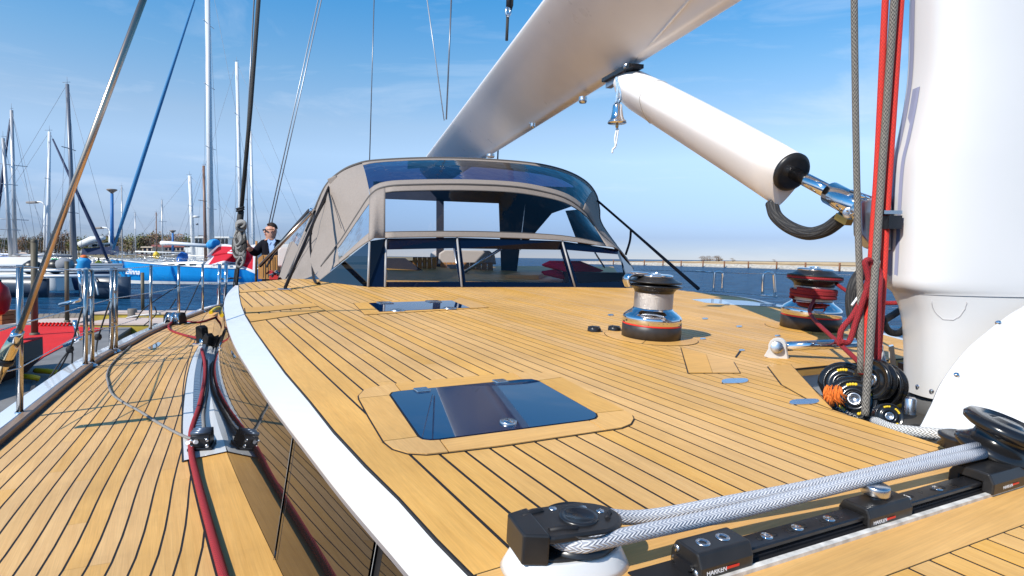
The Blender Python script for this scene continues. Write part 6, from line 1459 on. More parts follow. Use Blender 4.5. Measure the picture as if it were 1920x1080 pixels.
def wallbox(x0, x1, ytop, Y, zb, depth, z_top, name, M, cap):
    a, b = at(x0, ytop, Y), at(x1, ytop, Y)
    a.z = b.z = z_top
    MB().prism([V((a.x, a.y, zb)), V((b.x, b.y + 0.5, zb)), V((b.x, b.y + 0.5, z_top - 0.05)), V((a.x, a.y, z_top - 0.05))], V((0, depth, 0))).build(name, M, wq)
    MB().prism([V((a.x - 0.02, a.y - 0.03, z_top - 0.048)), V((b.x, b.y + 0.47, z_top - 0.048)), V((b.x, b.y + 0.47, z_top)), V((a.x - 0.02, a.y - 0.03, z_top))], V((0, depth, 0))).build('coping', cap, wq)
wallbox(150, 470, 606, 16.0, -0.4, 1.5, 0.66, 'lower_wall', M_ALGAE, M_PINK)
wallbox(172, 470, 592, 17.5, 0.55, 0.8, 0.80, 'upper_wall', M_ALGAE, M_PINK)
def pile(x0, y0, y1, Y, r, label, M, cap=None, name='mooring_pile'):
    t = thing(name, label, 'pile', tuple(at(x0, y1, Y))); b, tt = at(x0, y1, Y), at(x0 - 1, y0, Y)
    MB().tube([b, tt], r, 20).build('shaft', M, t)
    MB().lathe([(0, r * 1.5), (0.05, r * 1.45), (0.06, r)], b, (0, 0, 1), 20).build('collar', M, t)
    if cap: MB().lathe([(0, r), (0.05, r), (0.08, r * 0.7), (0.09, 0)], tt, (0, 0, 1), 20).build('pile_cap', cap, t)
    return t
M_OLIVE = mat('olive_steel_pile', (0.10, 0.085, 0.055), 0.6, var=0.3, vs=6, stretch=(1, 1, 0.3))
Yp = zp(65, 628, 0.56).y
pile(65, 455, 628, Yp, 0.070, 'tall thick olive pile standing on the red carpet', M_OLIVE, M_OLIVE)
pile(126, 490, 604, zp(126, 606, 0.56).y, 0.055, 'thin dark pile at the back corner of the red carpet', M_OLIVE)
pile(268, 511, 592, zp(268, 594, 0.56).y, 0.05, 'thin olive pile near the grey bollard', M_OLIVE)
bo = thing('bollard', 'short grey cylinder bollard on the end of the pontoon', 'bollard', tuple(zp(248, 601, 0.56))); c = zp(248.5, 601, 0.56)
MB().lathe([(0, 0.125), (0.34, 0.125), (0.36, 0.11), (0.36, 0)], c, (0, 0, 1), 28).build('drum', mat('taupe_bollard', (0.16, 0.14, 0.12), 0.6, var=0.2, vs=5), bo)
MB().lathe([(0, 0.16), (0.03, 0.16), (0.035, 0.125)], c, (0, 0, 1), 28).build('foot', M_CONCD, bo)
cable('mooring_line', [at(238, 596, 14.2), at(262, 591, 13.0), at(300, 588, 10.5)], 0.02, M_WROPE, 'pale mooring line from the grey bollard to the yacht', 'rope')
# black pontoon end with red top at the left edge, gangway block, fenders
be = thing('landing_stage', 'dark landing stage with red carpeted top at the left edge', 'landing stage', tuple(at(40, 700, 7.5)))
tpx = [(-160, 690), (0, 656), (80, 631.5), (30, 628), (-160, 640)]
Pz = [zp(x, y, 1.13) for x, y in tpx]
MB().prism(Pz, V((0, 0, -0.02))).build('carpet_top', M_CARPET, be)
MB().prism([p - V((0, 0, 0.022)) for p in Pz], V((0, 0, -0.30))).build('side_board', mat('dark_board', (0.045, 0.042, 0.04), 0.6, var=0.2, vs=8), be)
lo_ = [p - V((0, 0, 0.325)) for p in Pz]; cc_ = sum(lo_, V()) / len(lo_)
MB().loft([lo_, [p.lerp(cc_ + V((-0.3, 0.2, 0)), 0.45) - V((0, 0, 0.45)) for p in lo_], [p.lerp(cc_ + V((-0.4, 0.2, 0)), 0.6) - V((0, 0, 0.8)) for p in lo_]], cap=True, smooth=False).build('underside', mat('dark_brown_bottom', (0.06, 0.022, 0.014), 0.5, var=0.3, vs=5), be)
MB().prism([zp(x, y, 0.6) for x, y in [(55, 735), (66, 700), (66, 735)]], V((0, 0, -0.6))).build('leg', M_CONCD, be)
gwy = thing('gangway', 'weathered plank landing with brown edge board beside the yacht rail', 'gangway', tuple(at(190, 660, 6.3)))
gpx = [(131, 672), (160, 655), (214, 640), (217, 644), (160, 668), (135, 683)]
gp = [zp(x, y, 1.42) for x, y in [(133, 672), (150, 652), (212, 639), (217, 643), (136, 682)]]
MB().prism(gp, V((0, 0, -0.03))).build('landing', M_CONC, gwy)
MB().prism([gp[-1] + V((0, -0.01, -0.031)), gp[-2] + V((0, -0.01, -0.031)), gp[-2] + V((0, -0.01, -0.16)), gp[-1] + V((0, -0.01, -0.16))], V((0, 0.06, 0))).build('edge_board', M_TEAKD, gwy)
for f in (0.08, 0.75):
    q = gp[-1].lerp(gp[-2], f); MB().box(q + V((0, 0.1, -0.6)), V((0.05, 0, 0)), V((0, 0.06, 0)), V((0, 0, 0.44))).build('leg', M_TEAKD, gwy)
for (x0, y0), (x1, y1) in (((45, 706), (72, 710)), ((67, 695), (119, 700))):
    f = cable('yellow_hose', [zp(x0, y0, 0.62), zp((x0 + x1) / 2, (y0 + y1) / 2 - 1, 0.64), zp(x1, y1, 0.60)], 0.045, mat('yellow_hose', (0.75, 0.42, 0.01), 0.5), 'short yellow hose on the pontoon, %s' % ('lower and nearer' if x0 < 60 else 'higher and longer'), 'hose')
yb = cable('yellow_float', [sdk(395, 586, 0.05), sdk(404, 579, 0.06), sdk(412, 577, 0.06)], 0.024, mat('yellow_float', (0.80, 0.55, 0.01), 0.5), 'yellow hose lying on the rail where it meets the cabin', 'hose')
fdr = thing('fender', 'fat red fender at the left edge above the landing stage', 'fender', tuple(at(2, 590, 9.0)))
MB().lathe([(-0.26, 0), (-0.24, 0.06), (-0.17, 0.12), (0, 0.15), (0.17, 0.12), (0.24, 0.05), (0.29, 0.02), (0.29, 0)], at(-2, 560, 9.0), (0, 0, 1), 28).build('fender_body', mat('red_fender', (0.45, 0.01, 0.01), 0.35), fdr)
MB().tube([at(-2, 524, 9.0), at(-2, 536, 9.0)], 0.03, 8).build('eye', M_BLACK, fdr)
tbx = thing('wooden_crate', 'orange brown wooden crate at the left edge beside the red fender', 'crate', tuple(at(8, 606, 9.6)))
for k in range(3): MB().box(at(5, 586 + k * 8.5, 9.6), V((0.12, 0, 0)), V((0, 0.15, 0)), V((0, 0, 0.034))).build('board', mat('orange_wood', (0.35, 0.13, 0.03), 0.6, var=0.2, vs=8), tbx, bevel=0.004)
# far wooden quay with railings
q2 = thing('far_quay', 'weathered beige timber quay with a low railing across the basin on the left', 'quay', tuple(at(100, 500, 46)))
qa, qb = at(-120, 503, 52), at(222, 499, 52); qa.z = qb.z = 1.35
MB().prism([qa, qb, qb + V((-30, 44, 0)), qa + V((-60, 44, 0))], V((0, 0, -0.25))).build('quay_deck', mat('beige_timber', (0.36, 0.26, 0.15), 0.85, var=0.25, vs=0.8), q2)
for k in range(14):
    p = qa.lerp(qb, k / 13); MB().tube([p + V((0, 0.3, -1.8)), p + V((0, 0.3, -0.25))], 0.16, 8).build('pile', M_OLIVE, q2)
    if k < 8: MB().tube([p + V((0, 0.1, 0)), p + V((0, 0.1, 1.1))], 0.035, 6).build('rail_post', M_PILE, q2)
for h in (0.55, 1.08): MB().tube([qa + V((0, 0.1, h)), qa.lerp(qb, 7 / 13) + V((0, 0.1, h))], 0.028, 6).build('rail', M_PILE, q2)

# ================================================================== BOATS
M_HW = mat('white_hull', (0.72, 0.72, 0.70), 0.3); M_DECKC = mat('cream_deck', (0.62, 0.58, 0.50), 0.6); M_ALU = mat('alu_spar', (0.50, 0.50, 0.51), 0.4, 0.5); M_WSPAR = mat('white_spar', (0.74, 0.75, 0.76), 0.35)
M_DSPAR = mat('dark_grey_spar', (0.17, 0.19, 0.23), 0.4, 0.3); M_WOODSP = mat('varnished_spar', (0.22, 0.12, 0.08), 0.4); M_TARPB = mat('blue_tarpaulin', (0.015, 0.12, 0.42), 0.55, var=0.2, vs=1.5, bump=0.4, bs=2)
M_NAVY = mat('navy_cover', (0.02, 0.035, 0.09), 0.7); M_BLUEH = mat('bright_blue_hull', (0.014, 0.32, 0.78), 0.25, var=0.05, vs=0.6, coat=0.4); M_CWIN = mat('boat_window', (0.02, 0.025, 0.03), 0.1)
M_RIG = mat('thin_rigging', (0.25, 0.27, 0.31), 0.5)
def hull_rings(Lh, B, fb, fs, draft=0.4, n=15, stern=0.62):
    rings = []
    for i in range(n):
        u = i / (n - 1); x = -Lh / 2 + Lh * u
        w = B / 2 * (stern + (1 - stern) * math.sin(math.pi * min(1, u / 0.45) / 2)) if u < 0.45 else B / 2 * max(0.012, math.cos(math.pi / 2 * ((u - 0.45) / 0.55) ** 1.7))
        sheer = fs + (fb - fs) * u ** 1.6; rake = 0.09 * Lh * max(0, u - 0.8) / 0.2
        k = lambda yy, z: V((x - rake * (1 - max(0, z) / max(0.1, sheer)), yy, z))
        rings.append([k(-w, sheer), k(-w * 0.97, sheer * 0.55), k(-w * 0.86, 0.05), k(-w * 0.4, -draft), k(w * 0.4, -draft), k(w * 0.86, 0.05), k(w * 0.97, sheer * 0.55), k(w, sheer)])
    return rings
def sailboat(label, pos, head, Lh, hullM, mast_h, mast_u=0.55, lean=0.0, sparM=None, boom_cover=None, furl=None, fb=1.3, fs=0.95, stripe=None, cabin=True, radar=False, name='moored_sailboat', mr=0.11, spreaders=2, cover=None, backstay=True, group='sailing boats moored in the marina', sloop_boom=True, rails=True):
    sparM = sparM or M_ALU
    t = bpy.data.objects.new(name, None); COL.objects.link(t); ORG[t.name] = V(); tag(t, label, 'sailboat', group); B = Lh * 0.29
    rg_ = hull_rings(Lh, B, fb, fs); h = MB(); h.loft(rg_, closed=False); h.face([h_ for h_ in range(8)], False); h.build('hull', hullM, t)
    dk_ = MB()
    for a, b in zip(rg_, rg_[1:]): dk_.poly([a[0] + V((0, 0, 0.02)), b[0] + V((0, 0, 0.02)), b[7] + V((0, 0, 0.02)), a[7] + V((0, 0, 0.02))])
    dk_.build('deck', M_DECKC, t)
    for sgn in (0, 7): MB().tube([r_[sgn] + V((0, 0, 0.03)) for r_ in rg_], 0.045, 6).build('rub_rail', M_HW if hullM != M_HW else M_WOODSP, t)
    if stripe: MB().loft([[r_[2] + (r_[1] - r_[2]) * f + V((0, -0.012, 0)) for f in (0.0, 0.28)] for r_ in rg_], closed=False).build('boot_stripe', stripe, t); MB().loft([[r_[5] + (r_[6] - r_[5]) * f + V((0, 0.012, 0)) for f in (0.0, 0.28)] for r_ in rg_], closed=False).build('boot_stripe', stripe, t)
    if cabin:
        z = fs + 0.1; c0, c1, cw = -Lh * 0.12, Lh * 0.2, B * 0.3
        pts = lambda x, w, zz, hh: [V((x, -w, zz)), V((x, -w * 0.82, zz + hh)), V((x, w * 0.82, zz + hh)), V((x, w, zz))]
        cb_ = MB().loft([pts(c0, cw, z, 0.5), pts(c0 + 0.6, cw, z, 0.52), pts(c1 - 0.9, cw * 0.85, z, 0.42), pts(c1, cw * 0.6, z + 0.05, 0.05)], closed=False, smooth=False).poly(pts(c0, cw, z, 0.5)).build('cabin', M_HW, t)
        for sg in (-1, 1):
            for k in range(3):
                x = c0 + 0.8 + k * 0.9; MB().box(V((x, sg * (cw * 0.93 - k * 0.04), z + 0.26)), V((0.26, 0, 0)), V((0, 0.03, 0)), V((0, 0, 0.08))).build('window', M_CWIN, cb_)
        MB().prism([V((c0 - 1.6, -B * 0.36, z)), V((c0, -B * 0.34, z)), V((c0, -B * 0.34, z + 0.22)), V((c0 - 1.6, -B * 0.36, z + 0.16))], V((0, 0.08, 0))).build('coaming', M_HW, t)
        MB().prism([V((c0 - 1.6, B * 0.36, z)), V((c0, B * 0.34, z)), V((c0, B * 0.34, z + 0.22)), V((c0 - 1.6, B * 0.36, z + 0.16))], V((0, -0.08, 0))).build('coaming', M_HW, t)
    if mast_h:
        mx_ = -Lh / 2 + Lh * mast_u; b0 = V((mx_, 0, fs)); tp = V((mx_ + lean * mast_h, 0, mast_h))
        ms = MB().tube([b0, tp], [mr, mr * 0.72], 10).build('mast', sparM, t)
        for k in range(spreaders):
            f = (k + 1) / (spreaders + 1); p = b0.lerp(tp, f); MB().tube([p + V((-0.08, -B * 0.27, 0.0)), p, p + V((-0.08, B * 0.27, 0.0))], 0.03, 5).build('spreader', sparM, ms)
        MB().tube([tp, tp + V((0, 0, 0.5))], 0.012, 4).build('aerial', M_RIG, ms); MB().tube([tp + V((-0.3, 0, 0.1)), tp + V((0.2, 0, 0.15))], 0.015, 4).build('wind_vane', M_RIG, ms)
        rr = 0.012
        bow = rg_[-1][0].lerp(rg_[-1][7], 0.5) + V((0, 0, 0.05)); st = V((-Lh / 2, 0, fs))
        MB().tube([bow, tp], rr, 4).build('forestay', M_RIG, t)
        if backstay: MB().tube([st, tp], rr, 4).build('backstay', M_RIG, t)
        for sg in (-1, 1):
            e = V((mx_ - 0.2, sg * B * 0.46, fs)); s1 = b0.lerp(tp, 0.5) + V((-0.08, sg * B * 0.27, 0))
            MB().tube([e, s1, tp], rr, 4).build('shroud_wire', M_RIG, t); MB().tube([V((mx_ - 0.7, sg * B * 0.45, fs)), b0.lerp(tp, 0.5)], rr, 4).build('shroud_wire', M_RIG, t)
        if furl: MB().tube([bow.lerp(tp, 0.03), bow.lerp(tp, 0.2), bow.lerp(tp, 0.55), bow.lerp(tp, 0.95)], [furl[1] * 0.7, furl[1] * 1.25, furl[1], furl[1] * 0.5], 8).build('furled_sail', furl[0], t)
        if sloop_boom:
            bz = fs + 1.35; MB().tube([V((mx_ - 0.1, 0, bz)), V((mx_ - Lh * 0.36, 0, bz + 0.1))], 0.075, 8).build('boom', sparM, t)
            if boom_cover: MB().tube([V((mx_ - 0.15, 0, bz + 0.18)), V((mx_ - Lh * 0.1, 0, bz + 0.22)), V((mx_ - Lh * 0.34, 0, bz + 0.18))], [0.24, 0.2, 0.10], 8).build('sail_cover', boom_cover, t)
        if radar:
            p = b0.lerp(tp, 0.55); MB().lathe([(-0.1, 0), (-0.1, 0.28), (0, 0.34), (0.1, 0.28), (0.12, 0)], p + V((0.45, 0, 0)), (0, 0, 1), 16).build('radar_dome', M_HW, ms); MB().tube([p, p + V((0.45, 0, -0.1))], 0.04, 6).build('radar_bracket', sparM, ms)
            MB().lathe([(-0.15, 0), (-0.1, 0.12), (0.02, 0.14), (0.1, 0)], p + V((0.5, 0, -0.75)), (0, 0, 1), 12).build('lamp', M_DSPAR, ms)
    if rails:
        for sg in (0, 7):
            for i in (1, 4, 7, 10, 13): MB().tube([rg_[i][sg], rg_[i][sg] + V((0, 0, 0.62))], 0.018, 5).build('stanchion', M_STEEL, t)
            MB().tube([rg_[i][sg] + V((0, 0, 0.62)) for i in range(0, 15)], 0.012, 4).build('lifeline', M_STEEL, t)
        MB().tube([rg_[13][0] + V((0, 0, 0.7)), rg_[14][0] + V((0.15, 0, 0.75)), rg_[13][7] + V((0, 0, 0.7))], 0.02, 6).build('pulpit', M_STEEL, t)
    if cover:
        MB().loft([[V((x, -w, z)), V((x, -w * 0.5, z + hh)), V((x, w * 0.5, z + hh)), V((x, w, z))] for x, w, z, hh in ((-Lh * 0.42, B * 0.34, fs + 0.1, 0.5), (-Lh * 0.25, B * 0.42, fs + 0.1, 1.15), (0, B * 0.42, fs + 0.1, 1.2), (Lh * 0.15, B * 0.36, fs + 0.1, 0.7))], closed=False).build('boat_cover', cover, t)
    t.location = pos; t.rotation_euler = (0, 0, head); return t
def bp(px, Y): return V((at(px, 500, Y).x, Y, 0))
def zt(px, py, Y): return at(px, py, Y).z
# the blue sloop
Yb_ = 50.0; bow = bp(207, Yb_); stn = bp(500, Yb_ + 1.0); Lb = (bow - stn).length; ctr = (bow + stn) / 2
mu = ((bp(391, Yb_) - stn).length) / Lb
hb_ = math.atan2((bow - stn).y, (bow - stn).x)
blue = sailboat('bright blue sloop with white name on the bow, blue furled genoa and tall white mast', ctr, hb_, Lb, M_BLUEH, zt(380, -80, Yb_), mu, 0.0, M_WSPAR, None, (mat('faded_blue_sail_cover', (0.035, 0.19, 0.40), 0.7), 0.14), 2.05, 1.32, M_HW, True, False, 'blue_sailboat', 0.27, 4, None, True, None, False)
ORG[blue.name] = V()
# name on the side that faces the camera: local +y side when the bow points to -x
def local_side(x_from_bow, z, off=0.0):
    u = 1 - x_from_bow / Lb; x = Lb / 2 - x_from_bow; w = Lb * 0.29 / 2 * math.cos(math.pi / 2 * ((u - 0.45) / 0.55) ** 1.7); return V((x, w, z))
p0, p1 = local_side(1.9, 0.86), local_side(3.4, 0.82); xd = (p1 - p0).normalized(); nn = V((0, 0, 1)).cross(xd) * -1
nn = xd.cross(V((0, 0, 1)))
nn = nn if nn.y > 0 else -nn
text('Elinna', 0.62, mat('name_white', (0.85, 0.85, 0.85), 0.5), p0 + nn * 0.10, xd, nn, blue, shear=0.3, bold=0.012)
# white boom lying aft of its mast with blue sail bag
wb = thing('boom_spar', 'white boom with a blue bag on its end above the blue sloop deck', 'boom', tuple(at(340, 457, 48.5)), None)
MB().tube([at(303, 456, 49), at(318, 456, 48.8), at(388, 461, 48.5)], [0.2, 0.16, 0.16], 10).build('spar', M_WSPAR, wb)
MB().lathe([(-0.5, 0), (-0.42, 0.26), (-0.08, 0.42), (0.3, 0.38), (0.55, 0.16), (0.62, 0)], at(399, 458, 48.4), (0.9, 0, 0.35), 14).build('sail_bag', mat('sky_blue_bag', (0.03, 0.28, 0.62), 0.7, bump=0.5, bs=3), wb)
boats = [
 ('white ketch with radar dome on a thick pale mast behind the blue sloop', 372, 62, 0.3, 15, M_HW, 365, (358, 330), M_WSPAR, dict(radar=True, mr=0.22, fb=1.9, fs=1.3)),
 ('wooden masted boat just left of the tall white mast', 400, 57, 2.9, 11, M_HW, 384, (380, 310), M_WOODSP, dict(mr=0.16)),
 ('white sailboat whose pale mast rises left of the dark running backstay', 470, 58, 0.2, 14, M_HW, 455, (446, 118), M_WSPAR, dict(mr=0.2, spreaders=3)),
 ('white sailboat whose mast rises just right of the rope coil', 495, 72, 0.2, 13, M_HW, 478, (472, 247), M_WSPAR, dict(mr=0.2, spreaders=3)),
 ('far sailboat with a dark thin mast right of the rope coil', 480, 85, 0.2, 10, M_HW, 467, (464, 312), M_DSPAR, dict(mr=0.09)),
 ('grey masted sailboat second from the left edge with dark furled sail', 36, 44, 2.6, 11, M_HW, 22, (17, 205), M_ALU, dict(furl=(M_NAVY, 0.12), mr=0.15)),
 ('leaning grey masted sailboat at the far left edge', 30, 41, 2.9, 9, M_HW, 20, (2, 258), M_ALU, dict(mr=0.14)),
 ('pale masted sailboat under blue tarpaulin with a second dark furled sail', 70, 47, 0.4, 10, M_HW, 84, (86, 245), M_WSPAR, dict(furl=(M_NAVY, 0.12), mr=0.15, cover=M_TARPB)),
 ('tall dark masted sailboat with a blue hull under white tarpaulin', 70, 41, 0.15, 10.5, M_NAVY, 134, (120, 155), M_DSPAR, dict(mr=0.16, spreaders=2, cover=mat('white_tarp', (0.62, 0.60, 0.56), 0.7, bump=0.4, bs=2))),
 ('small far sailboat left of the blue furled genoa', 236, 88, 0.5, 9, M_HW, 231, (230, 350), M_ALU, dict(mr=0.11)),
 ('small far sailboat with a twin masthead in the middle of the marina', 310, 90, 2.8, 9, M_HW, 304, (303, 375), M_ALU, dict(mr=0.12)),
 ('small far sailboat with a dark short mast', 286, 95, 0.3, 8, M_NAVY, 293, (292, 398), M_WOODSP, dict(mr=0.11)),
 ('small far sailboat with the shortest mast behind the blue sloop', 262, 98, 0.3, 8, M_HW, 256, (255, 400), M_ALU, dict(mr=0.1)),
 ('far sailboat partly hidden by the dark masted one', 128, 70, 0.2, 9, M_HW, 132, (131, 315), M_ALU, dict(mr=0.1)),
]
for lab, cx, Y, hd_, Lh, hm, mpx, (tx, ty), sp, kw in boats:
    c = bp(cx, Y); mx_ = bp(mpx, Y).x; ch = math.cos(hd_)
    u = 0.5 + (mx_ - c.x) / (Lh * ch)
    if not 0.25 < u < 0.75:
        u = 0.55; c.x = mx_ - (u - 0.5) * Lh * ch
    H = zt(tx, ty, Y); dx = at(tx, ty, Y).x - at(mpx, 470, Y).x
    sailboat(lab, c, hd_, Lh, hm, H, u, dx / H * (1 if ch > 0 else -1) / max(0.5, abs(ch)), sp, **kw)
# pilothouse motor yacht behind
my = thing('motor_yacht', 'white motor yacht with pilothouse windows behind the tall white mast', 'motor yacht', tuple(bp(395, 66)))
MB().loft([[at(x, y, 66) + V((0, d, 0)) for x, y, d in ((350, 487, 0), (345, 464, 0), (470, 462, 0), (465, 487, 0))], [at(x, y, 66) + V((0, d, 0)) for x, y, d in ((350, 487, 4), (345, 464, 4), (470, 462, 4), (465, 487, 4))]], cap=True, smooth=False).build('hull', M_HW, my)
for x0, x1 in ((357, 386), (398, 428)):
    MB().prism([at(x0, 464, 66.2), at(x1, 464, 66.2), at(x1 - 2, 445, 66.2), at(x0 + 2, 445, 66.2)], V((0, 3, 0))).build('pilothouse', M_HW, my)
    MB().prism([at(x0 - 2, 446, 66.0), at(x1 + 2, 446, 66.0), at(x1 + 1, 443.5, 66.0), at(x0 - 1, 443.5, 66.0)], V((0, 3.4, 0))).build('roof', M_HW, my)
    for k in range(4):
        w = (x1 - x0) / 4; MB().prism([at(x0 + k * w + 1.2, 457, 66.1), at(x0 + (k + 1) * w - 1, 457, 66.1), at(x0 + (k + 1) * w - 1.4, 448, 66.1), at(x0 + k * w + 1.8, 448, 66.1)], V((0, 0.08, 0))).build('window', M_CWIN, my)
MB().lathe([(-0.2, 0), (-0.2, 0.3), (0, 0.36), (0.25, 0.25), (0.3, 0)], at(396, 437, 66.5), (0, 0, 1), 14).build('radome', M_HW, my)
MB().tube([at(396, 444, 66.5), at(396, 437, 66.5)], 0.08, 6).build('radome_mast', M_HW, my)
# small open boats lying in the middle of the basin
small = sailboat('small white boat moored in the row beyond the blue sloop', (0, 0, 0), 0, 6, M_HW, 0, fb=0.9, fs=0.7, name='small_boat', group='small boats moored beyond the blue sloop')
small['category'] = 'boat'
rgb = random.Random(15); first = True
for px, Y, s in ((228, 72, 1.1), (250, 78, 1.0), (272, 70, 1.0), (292, 76, 1.2), (316, 71, 1.0), (336, 80, 1.1), (350, 74, 0.9), (236, 90, 1.0), (262, 94, 1.1), (300, 92, 1.0), (325, 96, 1.2), (40, 60, 1.3), (100, 66, 1.2), (165, 62, 1.2), (195, 70, 1.1), (10, 70, 1.2)):
    o = small if first else copy_tree(small); first = False
    o.location = bp(px, Y); o.rotation_euler = (0, 0, rgb.uniform(-0.5, 0.5) + (math.pi if rgb.random() < 0.5 else 0)); o.scale = (s, s, s * 1.2)
bb = thing('boat_bag', 'rounded blue cover standing on the deck of the blue sloop', 'cover', tuple(at(344, 489, 50)))
MB().lathe([(-0.5, 0), (-0.46, 0.26), (-0.18, 0.42), (0.2, 0.40), (0.48, 0.26), (0.54, 0)], at(342, 484, 50), (0.45, 0, 1), 18).build('cover_body', M_TARPB, bb)
mo = thing('motor_boat', 'navy and white cabin boat with a tarpaulin lying behind the silver catamaran', 'motor boat', tuple(bp(195, 52)))
MB().loft([[at(x, y, 52 + d) for x, y in ((152, 478), (155, 466), (222, 461), (224, 476))] for d in (0, 3)], cap=True, smooth=False).build('hull', M_NAVY, mo)
MB().loft([[at(x, y, 52.3 + d) for x, y in ((164, 464), (170, 456), (208, 455), (216, 461))] for d in (0, 2.4)], cap=True, smooth=False).build('cabin', M_HW, mo)
for k in range(3): MB().prism([at(172 + k * 12, 462, 52.2), at(181 + k * 12, 462, 52.2), at(181 + k * 12, 458, 52.2), at(173 + k * 12, 458, 52.2)], V((0, 0.08, 0))).build('window', M_CWIN, mo)
MB().tube([at(150, 459, 51.8), at(172, 450, 51.8), at(196, 446, 51.8)], [0.3, 0.35, 0.15], 8).build('rolled_tarp', M_HW, mo)
# silver catamaran with outboards under covers
cat = thing('catamaran', 'silver grey catamaran with tube beams and dark hulls between the pontoon and the quay', 'catamaran', tuple(bp(120, 33)))
for x0, x1, Y, yb, yt in ((-80, 90, 33.5, 560, 522), (150, 243, 33.0, 562, 519)):
    rr = []
    for k in range(9):
        u = k / 8; x = x0 + (x1 - x0) * u; w = 0.45 * math.sin(math.pi * (0.12 + 0.80 * u)); p = at(x, yt, Y); dz = p.z
        rr.append([p + V((0, -w, 0)), V((p.x, p.y - w * 0.8, dz * 0.4)), V((p.x, p.y, -0.2)), V((p.x, p.y + w * 0.8, dz * 0.4)), p + V((0, w, 0))])
    MB().loft(rr, closed=True, cap=True).build('hull', mat('slate_hull', (0.045, 0.065, 0.10), 0.35), cat)
M_SILV = mat('silver_tube', (0.60, 0.62, 0.64), 0.35, 0.4)
for y, Y, x0, x1 in ((507, 33.0, -80, 238), (518, 32.2, -80, 225), (497, 34.5, 0, 230)): MB().tube([at(x0, y + 1, Y), at(x1, y - 1, Y)], 0.10 if y > 500 else 0.07, 12).build('beam', M_SILV, cat)
MB().prism([at(0, 509, 33), at(230, 506, 33), at(230, 497, 36), at(0, 500, 36)], V((0, 0, -0.03))).build('net', M_DSPAR, cat)
for x, y in ((104, 503), (120, 500), (60, 505)): MB().lathe([(-0.4, 0), (-0.35, 0.3), (0, 0.45), (0.4, 0.3), (0.5, 0)], at(x, y - 3, 33.6), (1, 0, 0.1), 16).build('bundle', [M_BLACKP, mat('grey_cover', (0.22, 0.23, 0.25), 0.8), M_NAVY][(x // 16) % 3], cat)
MB().tube([at(184, 553, 32), at(178, 520, 32.5)], 0.05, 6).build('ladder', M_SILV, cat)
wm = thing('outboard_bundle', 'bright blue wrapped outboard bundle with an orange top on the catamaran', 'bundle', tuple(at(155, 505, 33.8)))
MB().lathe([(-0.5, 0.0), (-0.45, 0.22), (-0.2, 0.36), (0.1, 0.30), (0.25, 0.38), (0.42, 0.2), (0.45, 0)], at(157, 497, 33.8), (0.15, 0, 1), 16).build('wrap', mat('azure_wrap', (0.02, 0.28, 0.60), 0.6, bump=0.7, bs=6), wm)
MB().lathe([(0, 0.16), (0.08, 0.2), (0.16, 0.1), (0.18, 0)], at(158, 496, 33.8) + V((0, 0, 0.38)), (0.2, 0, 1), 12).build('orange_top', mat('orange_plastic', (0.75, 0.15, 0.02), 0.5), wm)
gs = thing('green_stand', 'small bright green steel stand on the far quay', 'stand', tuple(at(105, 500, 46.5)))
for x in (99, 106, 109): MB().tube([at(x, 500, 46.5), at(x, 486, 46.5)], 0.07, 6).build('leg', mat('green_paint', (0.02, 0.42, 0.12), 0.5), gs)
for y in (486, 493): MB().tube([at(97, y, 46.5), at(110, y, 46.5)], 0.06, 6).build('bar', MATS['green_paint'], gs)
for i, (px, py, Y, r_, M) in enumerate(((28, 494, 45, 0.55, M_REDST), (44, 490, 46, 0.6, M_PINK))):
    lb = thing('life_ring', ['red life ring on the far quay at left', 'pale pink life ring on the far quay, right of the red one'][i], 'life ring', tuple(at(px, py, Y)))
    MB().tube([at(px, py, Y) + V((r_ * math.cos(q), 0, r_ * math.sin(q))) for q in [2 * math.pi * k / 24 for k in range(24)]], 0.12, 8, closed=True).build('ring', M, lb)
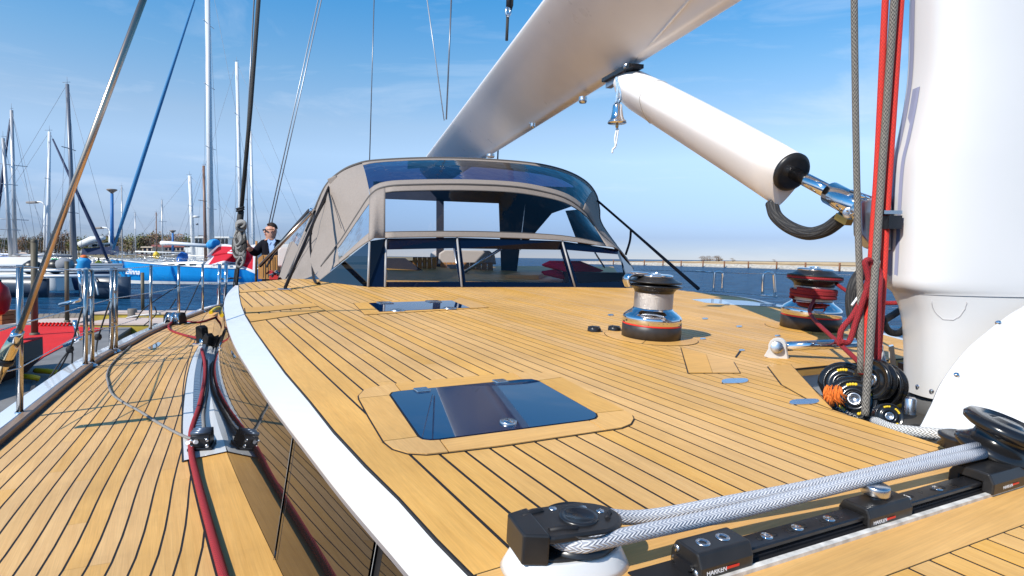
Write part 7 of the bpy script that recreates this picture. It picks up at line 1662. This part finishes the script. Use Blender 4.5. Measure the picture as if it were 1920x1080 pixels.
for i, (px, py, M) in enumerate(((45, 510, 'orange_plastic'), (293, 479, 'yellow_markings'), (185, 498, 'yellow_markings'), (5, 503, 'yellow_markings'))):
    f = thing('buoy', ['orange buoy hung on the far quay rail', 'yellow buoy among the small boats', 'yellow buoy on the far quay by the catamaran', 'yellow buoy at the left end of the far quay'][i], 'buoy', tuple(at(px, py, 45)))
    MB().lathe([(-0.35, 0), (-0.3, 0.2), (0, 0.32), (0.3, 0.2), (0.4, 0.05), (0.4, 0)], at(px, py, 45 if i != 1 else 60), (0, 0, 1), 14).build('float', MATS[M], f)
    MB().tube([at(px, py, 45 if i != 1 else 60) + V((0, 0, 0.38)), at(px, py, 45 if i != 1 else 60) + V((0, 0, 0.6))], 0.05, 6).build('eye', M_BLACK, f)
# lamp posts
M_LBLUE = mat('blue_lamp_post', (0.03, 0.16, 0.42), 0.5)
def lamp(px, yt_, yb, Y, label, r_, M, arm=False):
    t = thing('lamp_post', label, 'lamp post', tuple(at(px, yb, Y)), 'lamp posts in the marina'); b, tp = at(px, yb, Y), at(px, yt_, Y)
    MB().tube([b, tp], [r_, r_ * 0.75], 10).build('pole', M, t); k_ = Y / 60
    if arm:
        MB().tube(smooth_line([tp, tp + V((-0.3, 0, 0.3)) * k_, tp + V((-1.0, 0, 0.35)) * k_]), r_ * 0.6, 6).build('arm', M, t); MB().box(tp + V((-1.25, 0, 0.28)) * k_, V((0.5, 0, 0.03)) * k_, V((0, 0.25, 0)) * k_, V((0, 0, 0.1)) * k_).build('lamp_head', M_GREYW, t, bevel=0.05)
    else:
        MB().lathe([(0.0, 0.09), (0.1, 0.16), (0.3, 0.42), (0.36, 0.46), (0.42, 0.40), (0.46, 0)], tp, (0, 0, 1), 16).build('lamp_head', mat('lamp_grey', (0.25, 0.20, 0.17), 0.5), t)
lamp(210, 363, 478, 56, 'tall blue lamp post with a round grey head left of the blue genoa', 0.17, M_LBLUE)
lamp(206, 433, 478, 58, 'pale lamp post with a bent arm beside the tall blue one', 0.12, M_WSPAR, True)
lamp(324, 437, 476, 90, 'short distant blue lamp post in the middle of the marina', 0.18, M_LBLUE)
lamp(84, 385, 470, 56, 'pale lamp post with a bent arm against the leftmost masts', 0.12, M_WSPAR, True)
